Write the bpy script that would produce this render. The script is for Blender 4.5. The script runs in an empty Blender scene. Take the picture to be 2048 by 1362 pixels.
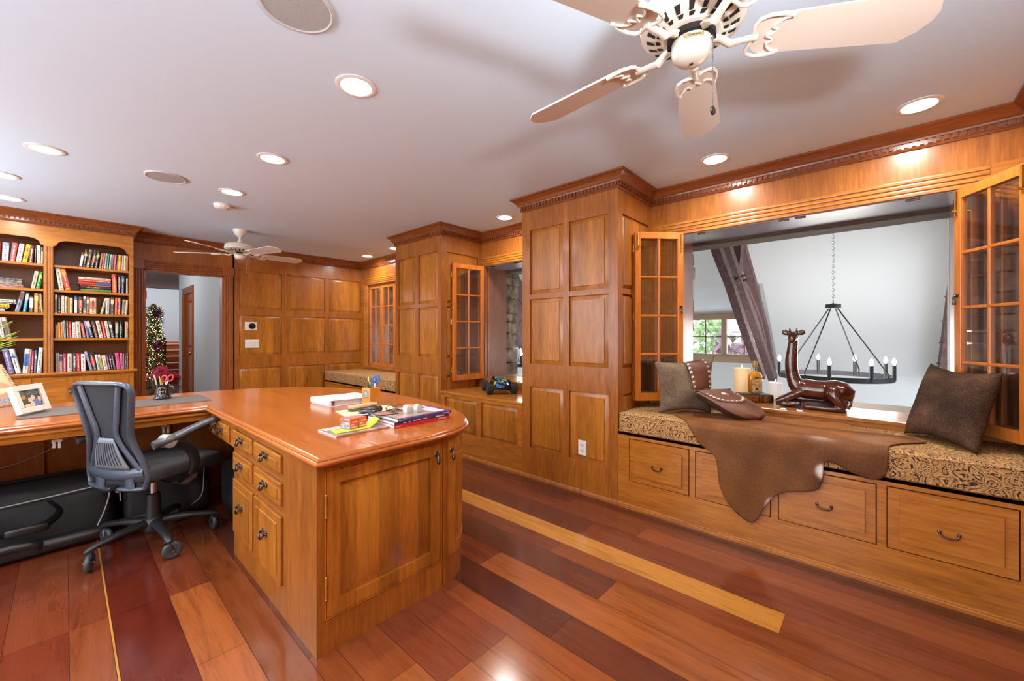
import bpy, bmesh, math, random
from mathutils import Vector, Matrix
PI = math.pi
rnd = random.Random(7)
S = bpy.context.scene
COL = S.collection

# ------------------------------------------------------------------ camera
FPX, HZ, YAW, CAMZ = 806.74, 669.0, math.radians(47.937), 1.25
cam_d = bpy.data.cameras.new('camera')
cam_d.sensor_width = 36.0
cam_d.lens = 36.0 * FPX / 2048
cam_d.shift_y = -(681 - HZ) / 2048
cam_d.clip_start = 0.02
cam = bpy.data.objects.new('camera', cam_d)
COL.objects.link(cam)
cam.location = (0, 0, CAMZ)
cam.rotation_euler = (PI / 2, 0, -YAW)
S.camera = cam
S.view_settings.view_transform = 'Standard'
S.view_settings.look = 'None'
S.view_settings.gamma = 1
S.view_settings.use_curve_mapping = False
S.view_settings.exposure = 0.2

# ------------------------------------------------------------------ sky and daylight
W = bpy.data.worlds.new('sky')
S.world = W
W.use_nodes = True
bg = W.node_tree.nodes['Background']
bg.inputs['Color'].default_value = (0.86, 0.93, 1.0, 1)
bg.inputs['Strength'].default_value = 7.4
S.cycles.max_bounces = 8
S.cycles.diffuse_bounces = 4
S.cycles.glossy_bounces = 4
S.cycles.transparent_max_bounces = 12
S.cycles.sample_clamp_indirect = 4.0
S.cycles.caustics_reflective = False
S.cycles.caustics_refractive = False

FW = Vector((math.sin(YAW), math.cos(YAW), 0))
RT = Vector((math.cos(YAW), -math.sin(YAW), 0))


def ray(x, y):
    return FW + RT * ((x - 1024) / FPX) + Vector((0, 0, 1)) * ((HZ - y) / FPX)


def onz(x, y, z):
    r = ray(x, y)
    return Vector((0, 0, CAMZ)) + r * ((z - CAMZ) / r.z)


def onx(x, y, X):
    r = ray(x, y)
    return Vector((0, 0, CAMZ)) + r * (X / r.x)


def ony(x, y, Y):
    r = ray(x, y)
    return Vector((0, 0, CAMZ)) + r * (Y / r.y)


def atd(x, y, d):
    return Vector((0, 0, CAMZ)) + ray(x, y) * d


# ------------------------------------------------------------------ materials
MATS = {}


def nt(name):
    m = bpy.data.materials.new(name)
    m.use_nodes = True
    t = m.node_tree
    b = t.nodes['Principled BSDF']
    return m, t, b


def srgb(r, g, b):
    f = lambda c: (c / 255 / 12.92) if c <= 10 else ((c / 255 + 0.055) / 1.055) ** 2.4
    return (f(r), f(g), f(b))


def mat(name, col, rough=0.5, metal=0.0, emit=None, estr=0, coat=0, noise=None, nscale=20, bump=0, spec=0.5, sheen=0):
    if name in MATS:
        return MATS[name]
    m, t, b = nt(name)
    c = srgb(*col)
    b.inputs['Base Color'].default_value = (*c, 1)
    b.inputs['Roughness'].default_value = rough
    b.inputs['Metallic'].default_value = metal
    b.inputs['Coat Weight'].default_value = coat
    b.inputs['Specular IOR Level'].default_value = spec
    b.inputs['Sheen Weight'].default_value = sheen
    if emit:
        b.inputs['Emission Color'].default_value = (*srgb(*emit), 1)
        b.inputs['Emission Strength'].default_value = estr
    if noise or bump:
        tc = t.nodes.new('ShaderNodeTexCoord')
        n = t.nodes.new('ShaderNodeTexNoise')
        n.inputs['Scale'].default_value = nscale
        n.inputs['Detail'].default_value = 5
        t.links.new(tc.outputs['Object'], n.inputs['Vector'])
        if noise:
            r = t.nodes.new('ShaderNodeValToRGB')
            r.color_ramp.elements[0].position = 0.35
            r.color_ramp.elements[1].position = 0.65
            r.color_ramp.elements[0].color = (*srgb(*noise), 1)
            r.color_ramp.elements[1].color = (*c, 1)
            t.links.new(n.outputs['Fac'], r.inputs['Fac'])
            t.links.new(r.outputs['Color'], b.inputs['Base Color'])
        if bump:
            bp = t.nodes.new('ShaderNodeBump')
            bp.inputs['Strength'].default_value = bump
            bp.inputs['Distance'].default_value = 0.01
            t.links.new(n.outputs['Fac'], bp.inputs['Height'])
            t.links.new(bp.outputs['Normal'], b.inputs['Normal'])
    MATS[name] = m
    return m


def wood(name, dark, mid, light, axis='z', rough=0.32, strip=0, strip_axis='y', vcol=False, coat=0.25, svar=0.25, grain=1.0, fine=0.42):
    """cherry-like wood: long streaks along one axis, optional glued-up strips of differing tone"""
    if name in MATS:
        return MATS[name]
    m, t, b = nt(name)
    N, L = t.nodes, t.links
    tc = N.new('ShaderNodeTexCoord')
    mp = N.new('ShaderNodeMapping')
    L.new(tc.outputs['Object'], mp.inputs['Vector'])
    sc = [9.0 * grain] * 3
    sc['xyz'.index(axis)] = 0.9 * grain
    mp.inputs['Scale'].default_value = sc
    oi = N.new('ShaderNodeObjectInfo')
    off = N.new('ShaderNodeVectorMath')
    off.operation = 'ADD'
    mul = N.new('ShaderNodeMath')
    mul.operation = 'MULTIPLY'
    mul.inputs[1].default_value = 37.0
    L.new(oi.outputs['Random'], mul.inputs[0])
    L.new(mp.outputs['Vector'], off.inputs[0])
    L.new(mul.outputs[0], off.inputs[1])
    n1 = N.new('ShaderNodeTexNoise')
    n1.inputs['Scale'].default_value = 1.0
    n1.inputs['Detail'].default_value = 6
    n1.inputs['Roughness'].default_value = 0.68
    n1.inputs['Distortion'].default_value = 0.9
    L.new(off.outputs[0], n1.inputs['Vector'])
    n2 = N.new('ShaderNodeTexNoise')
    n2.inputs['Scale'].default_value = 9.0
    n2.inputs['Detail'].default_value = 3
    L.new(off.outputs[0], n2.inputs['Vector'])
    mx = N.new('ShaderNodeMix')
    mx.inputs['Factor'].default_value = fine
    L.new(n1.outputs['Fac'], mx.inputs['A'])
    L.new(n2.outputs['Fac'], mx.inputs['B'])
    r = N.new('ShaderNodeValToRGB')
    e = r.color_ramp.elements
    e[0].position, e[1].position = 0.3, 0.72
    e[0].color, e[1].color = (*srgb(*dark), 1), (*srgb(*light), 1)
    k = e.new(0.5)
    k.color = (*srgb(*mid), 1)
    L.new(mx.outputs['Result'], r.inputs['Fac'])
    out = r.outputs['Color']
    if strip or vcol:
        hs = N.new('ShaderNodeMix')
        hs.data_type = 'RGBA'
        hs.blend_type = 'MULTIPLY'
        hs.inputs['Factor'].default_value = 1.0
        if vcol:
            va = N.new('ShaderNodeVertexColor')
            va.layer_name = 'Col'
            L.new(va.outputs['Color'], hs.inputs['B'])
        else:
            sx = N.new('ShaderNodeSeparateXYZ')
            L.new(tc.outputs['Object'], sx.inputs[0])
            dv = N.new('ShaderNodeMath')
            dv.operation = 'DIVIDE'
            dv.inputs[1].default_value = strip
            L.new(sx.outputs['XYZ'.index(strip_axis.upper())], dv.inputs[0])
            ad = N.new('ShaderNodeMath')
            ad.operation = 'ADD'
            L.new(dv.outputs[0], ad.inputs[0])
            L.new(mul.outputs[0], ad.inputs[1])
            fl = N.new('ShaderNodeMath')
            fl.operation = 'FLOOR'
            L.new(ad.outputs[0], fl.inputs[0])
            wn = N.new('ShaderNodeTexWhiteNoise')
            wn.noise_dimensions = '1D'
            L.new(fl.outputs[0], wn.inputs['W'])
            mr = N.new('ShaderNodeMapRange')
            mr.inputs['To Min'].default_value = 1 - svar
            mr.inputs['To Max'].default_value = 1 + svar * 0.5
            L.new(wn.outputs['Value'], mr.inputs['Value'])
            cb = N.new('ShaderNodeCombineColor')
            for q in range(3):
                L.new(mr.outputs[0], cb.inputs[q])
            L.new(cb.outputs[0], hs.inputs['B'])
        L.new(out, hs.inputs['A'])
        out = hs.outputs['Result']
    L.new(out, b.inputs['Base Color'])
    b.inputs['Roughness'].default_value = rough
    b.inputs['Coat Weight'].default_value = coat
    b.inputs['Coat Roughness'].default_value = 0.15
    MATS[name] = m
    return m


D, Mi, Li = (130, 74, 22), (172, 105, 33), (200, 134, 50)
D2, Mi2, Li2 = (116, 64, 22), (156, 91, 31), (184, 118, 46)
WZ = wood('cherry_vertical', D2, Mi2, Li2, 'z')
WY = wood('cherry_along_wall', D, Mi, Li, 'y')
WX = wood('cherry_across', D, Mi, Li, 'x')
WPY = wood('cherry_panel', D, Mi, Li, 'z', strip=0.085, strip_axis='y')
WPX = wood('cherry_panel_back', D, Mi, Li, 'z', strip=0.1, strip_axis='x')
WCR = wood('cherry_crown', (104, 54, 24), (130, 70, 32), (154, 88, 42), 'y', rough=0.3)
WTOP = wood('cherry_worktop', (154, 80, 28), (176, 97, 38), (190, 110, 48), 'y', rough=0.2, fine=.15, strip=0.16, strip_axis='x', svar=0.1, coat=0.4)
WDK = wood('cherry_shelf_back', (92, 50, 22), (106, 58, 26), (120, 68, 32), 'z')
WDR = wood('cherry_door_casing', (122, 66, 30), (146, 80, 36), (166, 96, 44), 'z')
WFL = wood('floor_boards', (190, 170, 160), (235, 225, 215), (255, 250, 245), 'y', rough=0.16, vcol=True, coat=0.5, grain=1.6, fine=.2)
TIMB = wood('old_timber', (56, 40, 40), (88, 66, 66), (126, 102, 102), 'z', rough=0.8, coat=0, grain=2)
BRASS = mat('brass', (214, 170, 84), 0.25, 1.0)
IRON = mat('dark_bronze', (96, 84, 76), 0.3, 1.0)
STEEL = mat('steel', (190, 190, 192), 0.25, 1.0)
WHITE = mat('white_plastic', (238, 236, 232), 0.4)
BLACK = mat('black_plastic', (30, 31, 33), 0.42)
DARK = mat('dark_gap', (20, 12, 8), 0.9)


def glass_mat(name, tint=(0.97, 0.98, 1.0), refl=1.0):
    m, t, b = nt(name)
    N, L = t.nodes, t.links
    o = N['Material Output']
    tr = N.new('ShaderNodeBsdfTransparent')
    tr.inputs['Color'].default_value = (*tint, 1)
    gl = N.new('ShaderNodeBsdfGlossy')
    gl.inputs['Roughness'].default_value = 0.02
    fr = N.new('ShaderNodeLayerWeight')
    pw = N.new('ShaderNodeMath')
    pw.operation = 'POWER'
    pw.inputs[1].default_value = 4.0
    L.new(fr.outputs['Facing'], pw.inputs[0])
    ml = N.new('ShaderNodeMath')
    ml.operation = 'MULTIPLY_ADD'
    ml.inputs[1].default_value = .8
    ml.inputs[2].default_value = .05 * refl
    ml.use_clamp = True
    L.new(pw.outputs[0], ml.inputs[0])
    mx = N.new('ShaderNodeMixShader')
    L.new(ml.outputs[0], mx.inputs[0])
    L.new(tr.outputs[0], mx.inputs[1])
    L.new(gl.outputs[0], mx.inputs[2])
    L.new(mx.outputs[0], o.inputs['Surface'])
    return m


GLASS = glass_mat('window_glass', refl=4.0)


# ------------------------------------------------------------------ mesh builder
class MB:
    def __init__(self):
        self.bm = bmesh.new()
        self.mi = 0

    def _f(self, vs):
        try:
            f = self.bm.faces.new(vs)
            f.material_index = self.mi
            return f
        except ValueError:
            return None

    def v(self, p):
        return self.bm.verts.new(p)

    def poly(self, pts):
        return self._f([self.v(p) for p in pts])

    def box(self, x0, x1, y0, y1, z0, z1, bev=0.0, mtx=None, seg=1):
        x0, x1 = min(x0, x1), max(x0, x1)
        y0, y1 = min(y0, y1), max(y0, y1)
        z0, z1 = min(z0, z1), max(z0, z1)
        P = [(x, y, z) for z in (z0, z1) for y in (y0, y1) for x in (x0, x1)]
        vs = [self.v((mtx @ Vector(p)) if mtx else p) for p in P]
        fs = [self._f([vs[i] for i in q]) for q in ((0, 2, 3, 1), (4, 5, 7, 6), (0, 1, 5, 4), (2, 6, 7, 3), (0, 4, 6, 2), (1, 3, 7, 5))]
        if bev:
            es = list({e for f in fs for e in f.edges})
            r = bmesh.ops.bevel(self.bm, geom=es, offset=bev, segments=seg, affect='EDGES', profile=0.6)
            for f in r['faces']:
                f.material_index = self.mi
        return self

    def cyl(self, p0, p1, r0, r1=None, n=16, cap=True):
        r1 = r0 if r1 is None else r1
        p0, p1 = Vector(p0), Vector(p1)
        d = (p1 - p0).normalized()
        a = d.orthogonal().normalized()
        b = d.cross(a)
        A, B = [], []
        for i in range(n):
            t = 2 * PI * i / n
            o = a * math.cos(t) + b * math.sin(t)
            A.append(self.v(p0 + o * r0))
            B.append(self.v(p1 + o * r1))
        for i in range(n):
            j = (i + 1) % n
            self._f([A[i], A[j], B[j], B[i]])
        if cap:
            if r0 > 1e-6:
                self._f(A[::-1])
            if r1 > 1e-6:
                self._f(B)
        return self

    def tube(self, pts, r, n=8, closed=False, flat=None):
        pts = [Vector(p) for p in pts]
        k = len(pts)
        rs = r if isinstance(r, (list, tuple)) else [r] * k
        rings = []
        prev = None
        for i, p in enumerate(pts):
            if closed:
                t = pts[(i + 1) % k] - pts[i - 1]
            else:
                t = pts[min(i + 1, k - 1)] - pts[max(i - 1, 0)]
            t.normalize()
            if prev is None:
                a = t.orthogonal().normalized()
                if flat is not None:
                    a = (Vector(flat) - t * t.dot(Vector(flat))).normalized()
            else:
                a = (prev - t * t.dot(prev)).normalized()
            prev = a
            b = t.cross(a)
            ring = []
            for q in range(n):
                w = 2 * PI * q / n
                rr = rs[i]
                ra, rb = rr if isinstance(rr, (list, tuple)) else (rr, rr)
                ring.append(self.v(p + a * math.cos(w) * ra + b * math.sin(w) * rb))
            rings.append(ring)
        m = k if closed else k - 1
        for i in range(m):
            A, B = rings[i], rings[(i + 1) % k]
            for q in range(n):
                j = (q + 1) % n
                self._f([A[q], A[j], B[j], B[q]])
        if not closed:
            self._f(rings[0][::-1])
            self._f(rings[-1])
        return self

    def lathe(self, prof, c=(0, 0, 0), n=24, mtx=None):
        c = Vector(c)
        rings = []
        for r, z in prof:
            ring = []
            for i in range(n):
                t = 2 * PI * i / n
                p = Vector((r * math.cos(t), r * math.sin(t), z))
                p = (mtx @ p) if mtx else p + c
                ring.append(self.v(p))
            rings.append(ring)
        for A, B in zip(rings, rings[1:]):
            for i in range(n):
                j = (i + 1) % n
                self._f([A[i], A[j], B[j], B[i]])
        self._f(rings[0][::-1])
        self._f(rings[-1])
        return self

    def prism(self, poly, z0, z1, mtx=None):
        A = [self.v((mtx @ Vector((x, y, z0))) if mtx else (x, y, z0)) for x, y in poly]
        B = [self.v((mtx @ Vector((x, y, z1))) if mtx else (x, y, z1)) for x, y in poly]
        k = len(poly)
        self._f(A[::-1])
        self._f(B)
        for i in range(k):
            j = (i + 1) % k
            self._f([A[i], A[j], B[j], B[i]])
        return self

    def rings(self, rs, cap=True, closed=True):
        """skin a list of equal-length closed point rings"""
        V = [[self.v(p) for p in r] for r in rs]
        k = len(V[0])
        for A, B in zip(V, V[1:]):
            for i in range(k if closed else k - 1):
                j = (i + 1) % k
                self._f([A[i], A[j], B[j], B[i]])
        if cap:
            self._f(V[0][::-1])
            self._f(V[-1])
        return self

    def sweep(self, prof, p0, p1, A, B):
        """straight moulding: profile points (a, b) along unit vectors A, B"""
        A, B = Vector(A), Vector(B)
        r0 = [Vector(p0) + A * a + B * b for a, b in prof]
        r1 = [Vector(p1) + A * a + B * b for a, b in prof]
        return self.rings([r0, r1])

    def sphere(self, c, r, n=12, sq=(1, 1, 1), mtx=None):
        c = Vector(c)
        k = n // 2
        rings = []
        for i in range(1, k):
            a = PI * i / k
            rr = []
            for j in range(n):
                t = 2 * PI * j / n
                p = Vector((math.sin(a) * math.cos(t) * r * sq[0], math.sin(a) * math.sin(t) * r * sq[1], -math.cos(a) * r * sq[2]))
                rr.append(c + ((mtx @ p) if mtx else p))
            rings.append(rr)
        lo = Vector((0, 0, -r * sq[2]))
        V = [[self.v(p) for p in q] for q in rings]
        bot = self.v(c + ((mtx @ lo) if mtx else lo))
        top = self.v(c - ((mtx @ lo) if mtx else lo))
        for A, B in zip(V, V[1:]):
            for i in range(n):
                j = (i + 1) % n
                self._f([A[i], A[j], B[j], B[i]])
        for i in range(n):
            j = (i + 1) % n
            self._f([V[0][j], V[0][i], bot])
            self._f([V[-1][i], V[-1][j], top])
        return self

    def grid(self, fn, nu, nv, keep=None):
        V = [[None] * (nv + 1) for _ in range(nu + 1)]
        for i in range(nu + 1):
            for j in range(nv + 1):
                V[i][j] = self.v(fn(i / nu, j / nv))
        for i in range(nu):
            for j in range(nv):
                if keep is None or keep((i + .5) / nu, (j + .5) / nv):
                    self._f([V[i][j], V[i + 1][j], V[i + 1][j + 1], V[i][j + 1]])
        return self


def obj(name, m, material, parent=None, smooth=35, mods=None):
    bm = m.bm
    bmesh.ops.recalc_face_normals(bm, faces=bm.faces[:])
    if smooth:
        lim = math.radians(smooth)
        for f in bm.faces:
            f.smooth = True
        for e in bm.edges:
            e.smooth = e.calc_face_angle(0) < lim
    me = bpy.data.meshes.new(name)
    bm.to_mesh(me)
    bm.free()
    for mm in (material if isinstance(material, (list, tuple)) else [material]):
        me.materials.append(mm)
    o = bpy.data.objects.new(name, me)
    COL.objects.link(o)
    if parent is not None:
        o.parent = parent
    return o


def tag(o, label, cat, group=None, kind=None):
    o['label'] = label
    o['category'] = cat
    if group:
        o['group'] = group
    if kind:
        o['kind'] = kind
    return o


def thing(name, label, cat, loc=(0, 0, 0), rz=0, group=None):
    o = bpy.data.objects.new(name, None)
    COL.objects.link(o)
    o.location = loc
    o.rotation_euler = (0, 0, rz)
    o.empty_display_size = 0.1
    return tag(o, label, cat, group)


def struct(name, m, material, parent=None, smooth=35):
    o = obj(name, m, material, parent, smooth)
    if parent is None:
        o['kind'] = 'structure'
    return o


def sempty(name):
    o = bpy.data.objects.new(name, None)
    COL.objects.link(o)
    o['kind'] = 'structure'
    return o


def local(parent, pts):
    return pts


def text(name, body, size, mtx, material, parent, ext=0.0004, align='CENTER'):
    c = bpy.data.curves.new(name, 'FONT')
    c.body = body
    c.size = size
    c.extrude = ext
    c.align_x = align
    c.align_y = 'CENTER'
    c.materials.append(material)
    tmp = bpy.data.objects.new('lettering', c)
    me = bpy.data.meshes.new_from_object(tmp)
    me.name = name
    bpy.data.objects.remove(tmp)
    bpy.data.curves.remove(c)
    o = bpy.data.objects.new(name, me)
    COL.objects.link(o)
    o.parent = parent
    o.matrix_local = mtx
    return o


def frame_mtx(o, u, v):
    """matrix with columns u, v, u x v and origin o"""
    u, v = Vector(u).normalized(), Vector(v).normalized()
    n = u.cross(v)
    return Matrix(((u.x, v.x, n.x, o[0]), (u.y, v.y, n.y, o[1]), (u.z, v.z, n.z, o[2]), (0, 0, 0, 1)))


# panelled faces: a frame of stiles and rails with rectangular openings, in a (u, v, n) frame
def framed(m, mt, u0, u1, v0, v1, holes, t=0.02, bead=0.0):
    us = sorted({u0, u1, *[h[0] for h in holes], *[h[1] for h in holes]})
    vs = sorted({v0, v1, *[h[2] for h in holes], *[h[3] for h in holes]})
    P = lambda a, b, c: mt @ Vector((a, b, c))
    for i in range(len(us) - 1):
        j = 0
        while j < len(vs) - 1:
            cu, cv = (us[i] + us[i + 1]) / 2, (vs[j] + vs[j + 1]) / 2
            if any(h[0] < cu < h[1] and h[2] < cv < h[3] for h in holes):
                j += 1
                continue
            a, b, c, d = us[i], us[i + 1], vs[j], vs[j + 1]
            m.poly([P(a, c, 0), P(b, c, 0), P(b, d, 0), P(a, d, 0)])
            j += 1
    for a, b, c, d in holes:
        q = [(a, c), (b, c), (b, d), (a, d)]
        for k in range(4):
            (x0, y0), (x1, y1) = q[k], q[(k + 1) % 4]
            m.poly([P(x0, y0, 0), P(x0, y0, -t), P(x1, y1, -t), P(x1, y1, 0)])
    return m


def raised(m, mt, a, b, c, d, t=0.02, bev=0.032, lift=0.003):
    """raised panel filling the opening: sunk edge, bevel, flat field"""
    P = lambda x, y, z: mt @ Vector((x, y, z))
    R = [
        [P(a, c, -t), P(b, c, -t), P(b, d, -t), P(a, d, -t)],
        [P(a, c, -t * 0.85), P(b, c, -t * 0.85), P(b, d, -t * 0.85), P(a, d, -t * 0.85)],
    ]
    g = bev
    R.append([P(a + g, c + g, -t * .12), P(b - g, c + g, -t * .12), P(b - g, d - g, -t * .12), P(a + g, d - g, -t * .12)])
    g += 0.002
    R.append([P(a + g, c + g, lift), P(b - g, c + g, lift), P(b - g, d - g, lift), P(a + g, d - g, lift)])
    m.rings(R)
    return m


def mitre(path, off, z):
    pts = []
    k = len(path)
    for i in range(k):
        p = Vector((*path[i], 0))
        ns = []
        if i > 0:
            d = (Vector((*path[i], 0)) - Vector((*path[i - 1], 0))).normalized()
            ns.append(Vector((-d.y, d.x, 0)))
        if i < k - 1:
            d = (Vector((*path[i + 1], 0)) - Vector((*path[i], 0))).normalized()
            ns.append(Vector((-d.y, d.x, 0)))
        n = ns[0] if len(ns) == 1 else (ns[0] + ns[1]) / (1 + ns[0].dot(ns[1]))
        q = p + n * off
        pts.append(Vector((q.x, q.y, z)))
    return pts


CROWN = [(0.0, 2.325), (0.012, 2.325), (0.016, 2.331), (0.012, 2.338), (0.012, 2.341), (0.014, 2.368), (0.028, 2.368), (0.03, 2.378), (0.036, 2.382), (0.042, 2.396), (0.055, 2.412), (0.066, 2.418), (0.072, 2.424), (0.08, 2.426), (0.08, 2.44), (0.0, 2.44)]


def crown(m, path):
    """crown moulding with dentils; the room lies to the left of the path"""
    rows = [mitre(path, o, z) for o, z in CROWN]
    k = len(path)
    m.rings([[r[i] for r in rows] for i in range(k)])
    a, b = mitre(path, 0.010, 2.343), mitre(path, 0.026, 2.343)
    for i in range(k - 1):
        p0, p1 = a[i], a[i + 1]
        q0, q1 = b[i], b[i + 1]
        d = (p1 - p0)
        Ln = d.length
        d.normalize()
        n = Vector((-d.y, d.x, 0))
        cnt = max(1, int(Ln / 0.032))
        st = Ln / cnt
        for j in range(cnt):
            c = p0 + d * (st * (j + .5)) + n * 0.007
            mt = Matrix.Translation(c + Vector((0, 0, 0.0125))) @ frame_mtx((0, 0, 0), d, n)
            m.box(-0.0095, 0.0095, -0.008, 0.008, -0.0125, 0.012, mtx=mt)
    return m

# ================================================================== ROOM
CEIL = 2.44
XW, XP = 3.32, 2.715           # long wall behind the seats, front of piers and seats
YB, YN = 6.38, -0.6            # far wall, near wall
XL = -2.6                      # left wall, outside the frame

# floor: every board a quad of its own colour over a dark bed
m = MB()
col = {'r': (0.19, 0.038, 0.016), 'R': (0.125, 0.02, 0.011), 'o': (0.265, 0.072, 0.022), 'O': (0.35, 0.108, 0.029), 'y': (0.70, 0.33, 0.06), 'b': (0.13, 0.034, 0.017), 'm': (0.205, 0.05, 0.02), 'k': (0.10, 0.025, 0.015)}
rows = [  # x0, x1, [(y_start, colour) ...] from the near end
    (-0.165, 0.011, [(-.6, 'r'), (2.52, 'm'), (4.4, 'o')]), (0.011, 0.128, [(-.6, 'o'), (2.52, 'm'), (5, 'r')]),
    (0.128, 0.136, [(-.6, 'y')]), (0.136, 0.333, [(-.6, 'R'), (2.51, 'R'), (4.1, 'm')]),
    (0.333, 0.494, [(-.6, 'O'), (1.9, 'O'), (2.505, 'm'), (4, 'r')]), (0.494, 0.628, [(-.6, 'o'), (2.5, 'o'), (3.2, 'm')]),
    (0.628, 0.723, [(-.6, 'o'), (1.62, 'b')]), (0.723, 0.898, [(-.6, 'O'), (1.3, 'o')]), (0.898, 1.042, [(-.6, 'O'), (1.15, 'm'), (2, 'o')]),
    (1.042, 1.232, [(-.6, 'y'), (0.2, 'O'), (1.14, 'm')]), (1.232, 1.336, [(-.6, 'o'), (1.55, 'm')]), (1.336, 1.508, [(-.6, 'b'), (1.0, 'k'), (2.4, 'm')]),
    (1.508, 1.680, [(-.6, 'O'), (1.6, 'm'), (3, 'o')]), (1.680, 1.872, [(-.6, 'O'), (0.975, 'b'), (2.3, 'k')]), (1.872, 1.998, [(-.6, 'o'), (1.4, 'm'), (2.6, 'b')]),
    (1.998, 2.157, [(-.6, 'o'), (0.301, 'y'), (2.55, 'o'), (4, 'y')]), (2.157, 2.360, [(-.6, 'm'), (1.385, 'b'), (3, 'm')]), (2.360, 2.520, [(-.6, 'o'), (1.1, 'm')]),
    (2.520, 2.622, [(-.6, 'm'), (1.7, 'b')]), (2.622, 2.720, [(-.6, 'b')])]
x = -0.165
while x > XL:
    w = rnd.uniform(.12, .19)
    rows.append((x - w, x, [(-.6, rnd.choice('rmoR')), (rnd.uniform(1, 3), rnd.choice('rmo')), (rnd.uniform(3.5, 5), rnd.choice('rmo'))]))
    x -= w
lay = m.bm.loops.layers.float_color.new('Col')
for x0, x1, segs in rows:
    for i, (ys, c) in enumerate(segs):
        ye = segs[i + 1][0] if i + 1 < len(segs) else YB + .12
        g = 0.0008
        f = m.poly([(x0 + g, ys + g, 0), (x1 - g, ys + g, 0), (x1 - g, ye - g, 0), (x0 + g, ye - g, 0)])
        k = rnd.uniform(.9, 1.1)
        for l in f.loops:
            l[lay] = (*[q * k for q in col[c]], 1)
WFLc = MATS['floor_boards']
for n in WFLc.node_tree.nodes:
    if n.type == 'MIX' and n.blend_type == 'MULTIPLY':
        n.label = 'tone'
floor = struct('floor', m, WFLc, smooth=0)
m = MB()
m.box(XL, 3.32, YN, YB + .12, -0.1, -0.003)
struct('floor_bed', m, mat('floor_gap', (30, 14, 8), 0.8), floor)

CEILM = mat('ceiling_paint', (214, 234, 252), 0.7)
m = MB()
m.box(XL - .1, 3.7, YN - .1, YB + .1, CEIL, CEIL + .1)
struct('ceiling', m, CEILM)
PLASTER = mat('wall_paint', (214, 216, 218), 0.7)

# left wall with three unseen windows added to let in daylight; near wall is solid
m = MB()
added_wins = [(0.1, 1.7), (2.1, 3.7), (4.1, 5.6)]
edge = [YN] + [v for w in added_wins for v in w] + [YB]
for i in range(0, len(edge), 2):
    m.box(XL - .1, XL, edge[i], edge[i + 1], 0, CEIL)
for a, b in added_wins:
    m.box(XL - .1, XL, a, b, 0, .5)
    m.box(XL - .1, XL, a, b, 2.2, CEIL)
struct('wall_left', m, WX)
for k, (a, b) in enumerate(added_wins):
    m = MB()
    for y in (a, (a + b) / 2, b):
        m.box(XL - .08, XL + .01, y - .03, y + .03, .5, 2.2)
    for z in (.5, 1.35, 2.2):
        m.box(XL - .08, XL + .01, a, b, z - .03, z + .03)
    struct('window_%d' % (k + 5), m, WHITE)  # added window, never in view, placed for its daylight
m = MB()
m.box(XL, 3.7, YN - .1, YN, 0, CEIL)
struct('wall_near', m, WX)


def portal(name, loc, rot, sx, sy):
    l = bpy.data.lights.new(name, 'AREA')
    l.shape = 'RECTANGLE'
    l.size, l.size_y = sx, sy
    l.cycles.is_portal = True
    o = bpy.data.objects.new(name, l)
    COL.objects.link(o)
    o.location = loc
    o.rotation_euler = rot
    return o


for a, b in added_wins:
    portal('daylight_portal', (XL - .06, (a + b) / 2, 1.35), (0, -PI / 2, 0), 1.7, b - a)

# ---------------------------------------------------------------- far wall with doorway and panels
DX0, DX1, DZ = 0.621, 1.399, 2.02
m = MB()
mt = frame_mtx((0, YB, 0), (1, 0, 0), (0, 0, 1))
holes = []
for a, b in ((1.573, 2.103), (2.177, 2.717), (2.779, 3.309)):
    for c, d in ((1.60, 2.122), (.962, 1.513), (.26, .79)):
        holes.append((a, b, c, d))
framed(m, mt, 1.50, 3.34, 0, 2.35, holes)
m.box(XL, DX0, YB, YB + .12, 0, CEIL)
m.box(DX0, DX1, YB, YB + .12, DZ, CEIL)
m.box(DX1, 1.52, YB, YB + .12, 0, CEIL)
m.box(1.51, 3.7, YB + .022, YB + .12, 0, CEIL)
m.box(1.51, 3.7, YB + .001, YB + .03, 2.34, CEIL)
wb = struct('wall_back', m, WZ)
for h in holes:
    m = MB()
    raised(m, mt, *h)
    obj('panel', m, WPX, wb)

REED = [(0, 0)]
for k in range(4):
    for q in range(5):
        t = PI * q / 4
        REED.append((0.0135 + k * 0.027 - math.cos(t) * 0.0125, 0.008 + math.sin(t) * 0.009))
REED.append((0.108, 0))
# door casing: reeded sides and head with plain corner blocks, lining, hinges
m = MB()
for xs in (DX0 - .108 + .0, DX1):
    m.sweep(REED, (xs, YB, 0), (xs, YB, DZ), (1, 0, 0), (0, -1, 0))
    m.box(xs - .003, xs + .111, YB - .024, YB, DZ, DZ + .115, .002)
m.sweep(REED, (DX0, YB, DZ), (DX1, YB, DZ), (0, 0, 1), (0, -1, 0))
m.box(DX0 - .002, DX0 + .016, YB - .002, YB + .13, 0, DZ)
m.box(DX1 - .016, DX1 + .002, YB - .002, YB + .13, 0, DZ)
m.box(DX0, DX1, YB - .002, YB + .13, DZ - .016, DZ + .002)
door = struct('door_1', m, WDR)
for z in (.3, 1.09, 1.72):
    m = MB()
    m.box(DX0 + .014, DX0 + .0185, YB + .012, YB + .05, z - .045, z + .045, .001)
    m.cyl((DX0 + .02, YB + .008, z - .05), (DX0 + .02, YB + .008, z + .05), .006, n=10)
    obj('hinge', m, BRASS, door)

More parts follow.
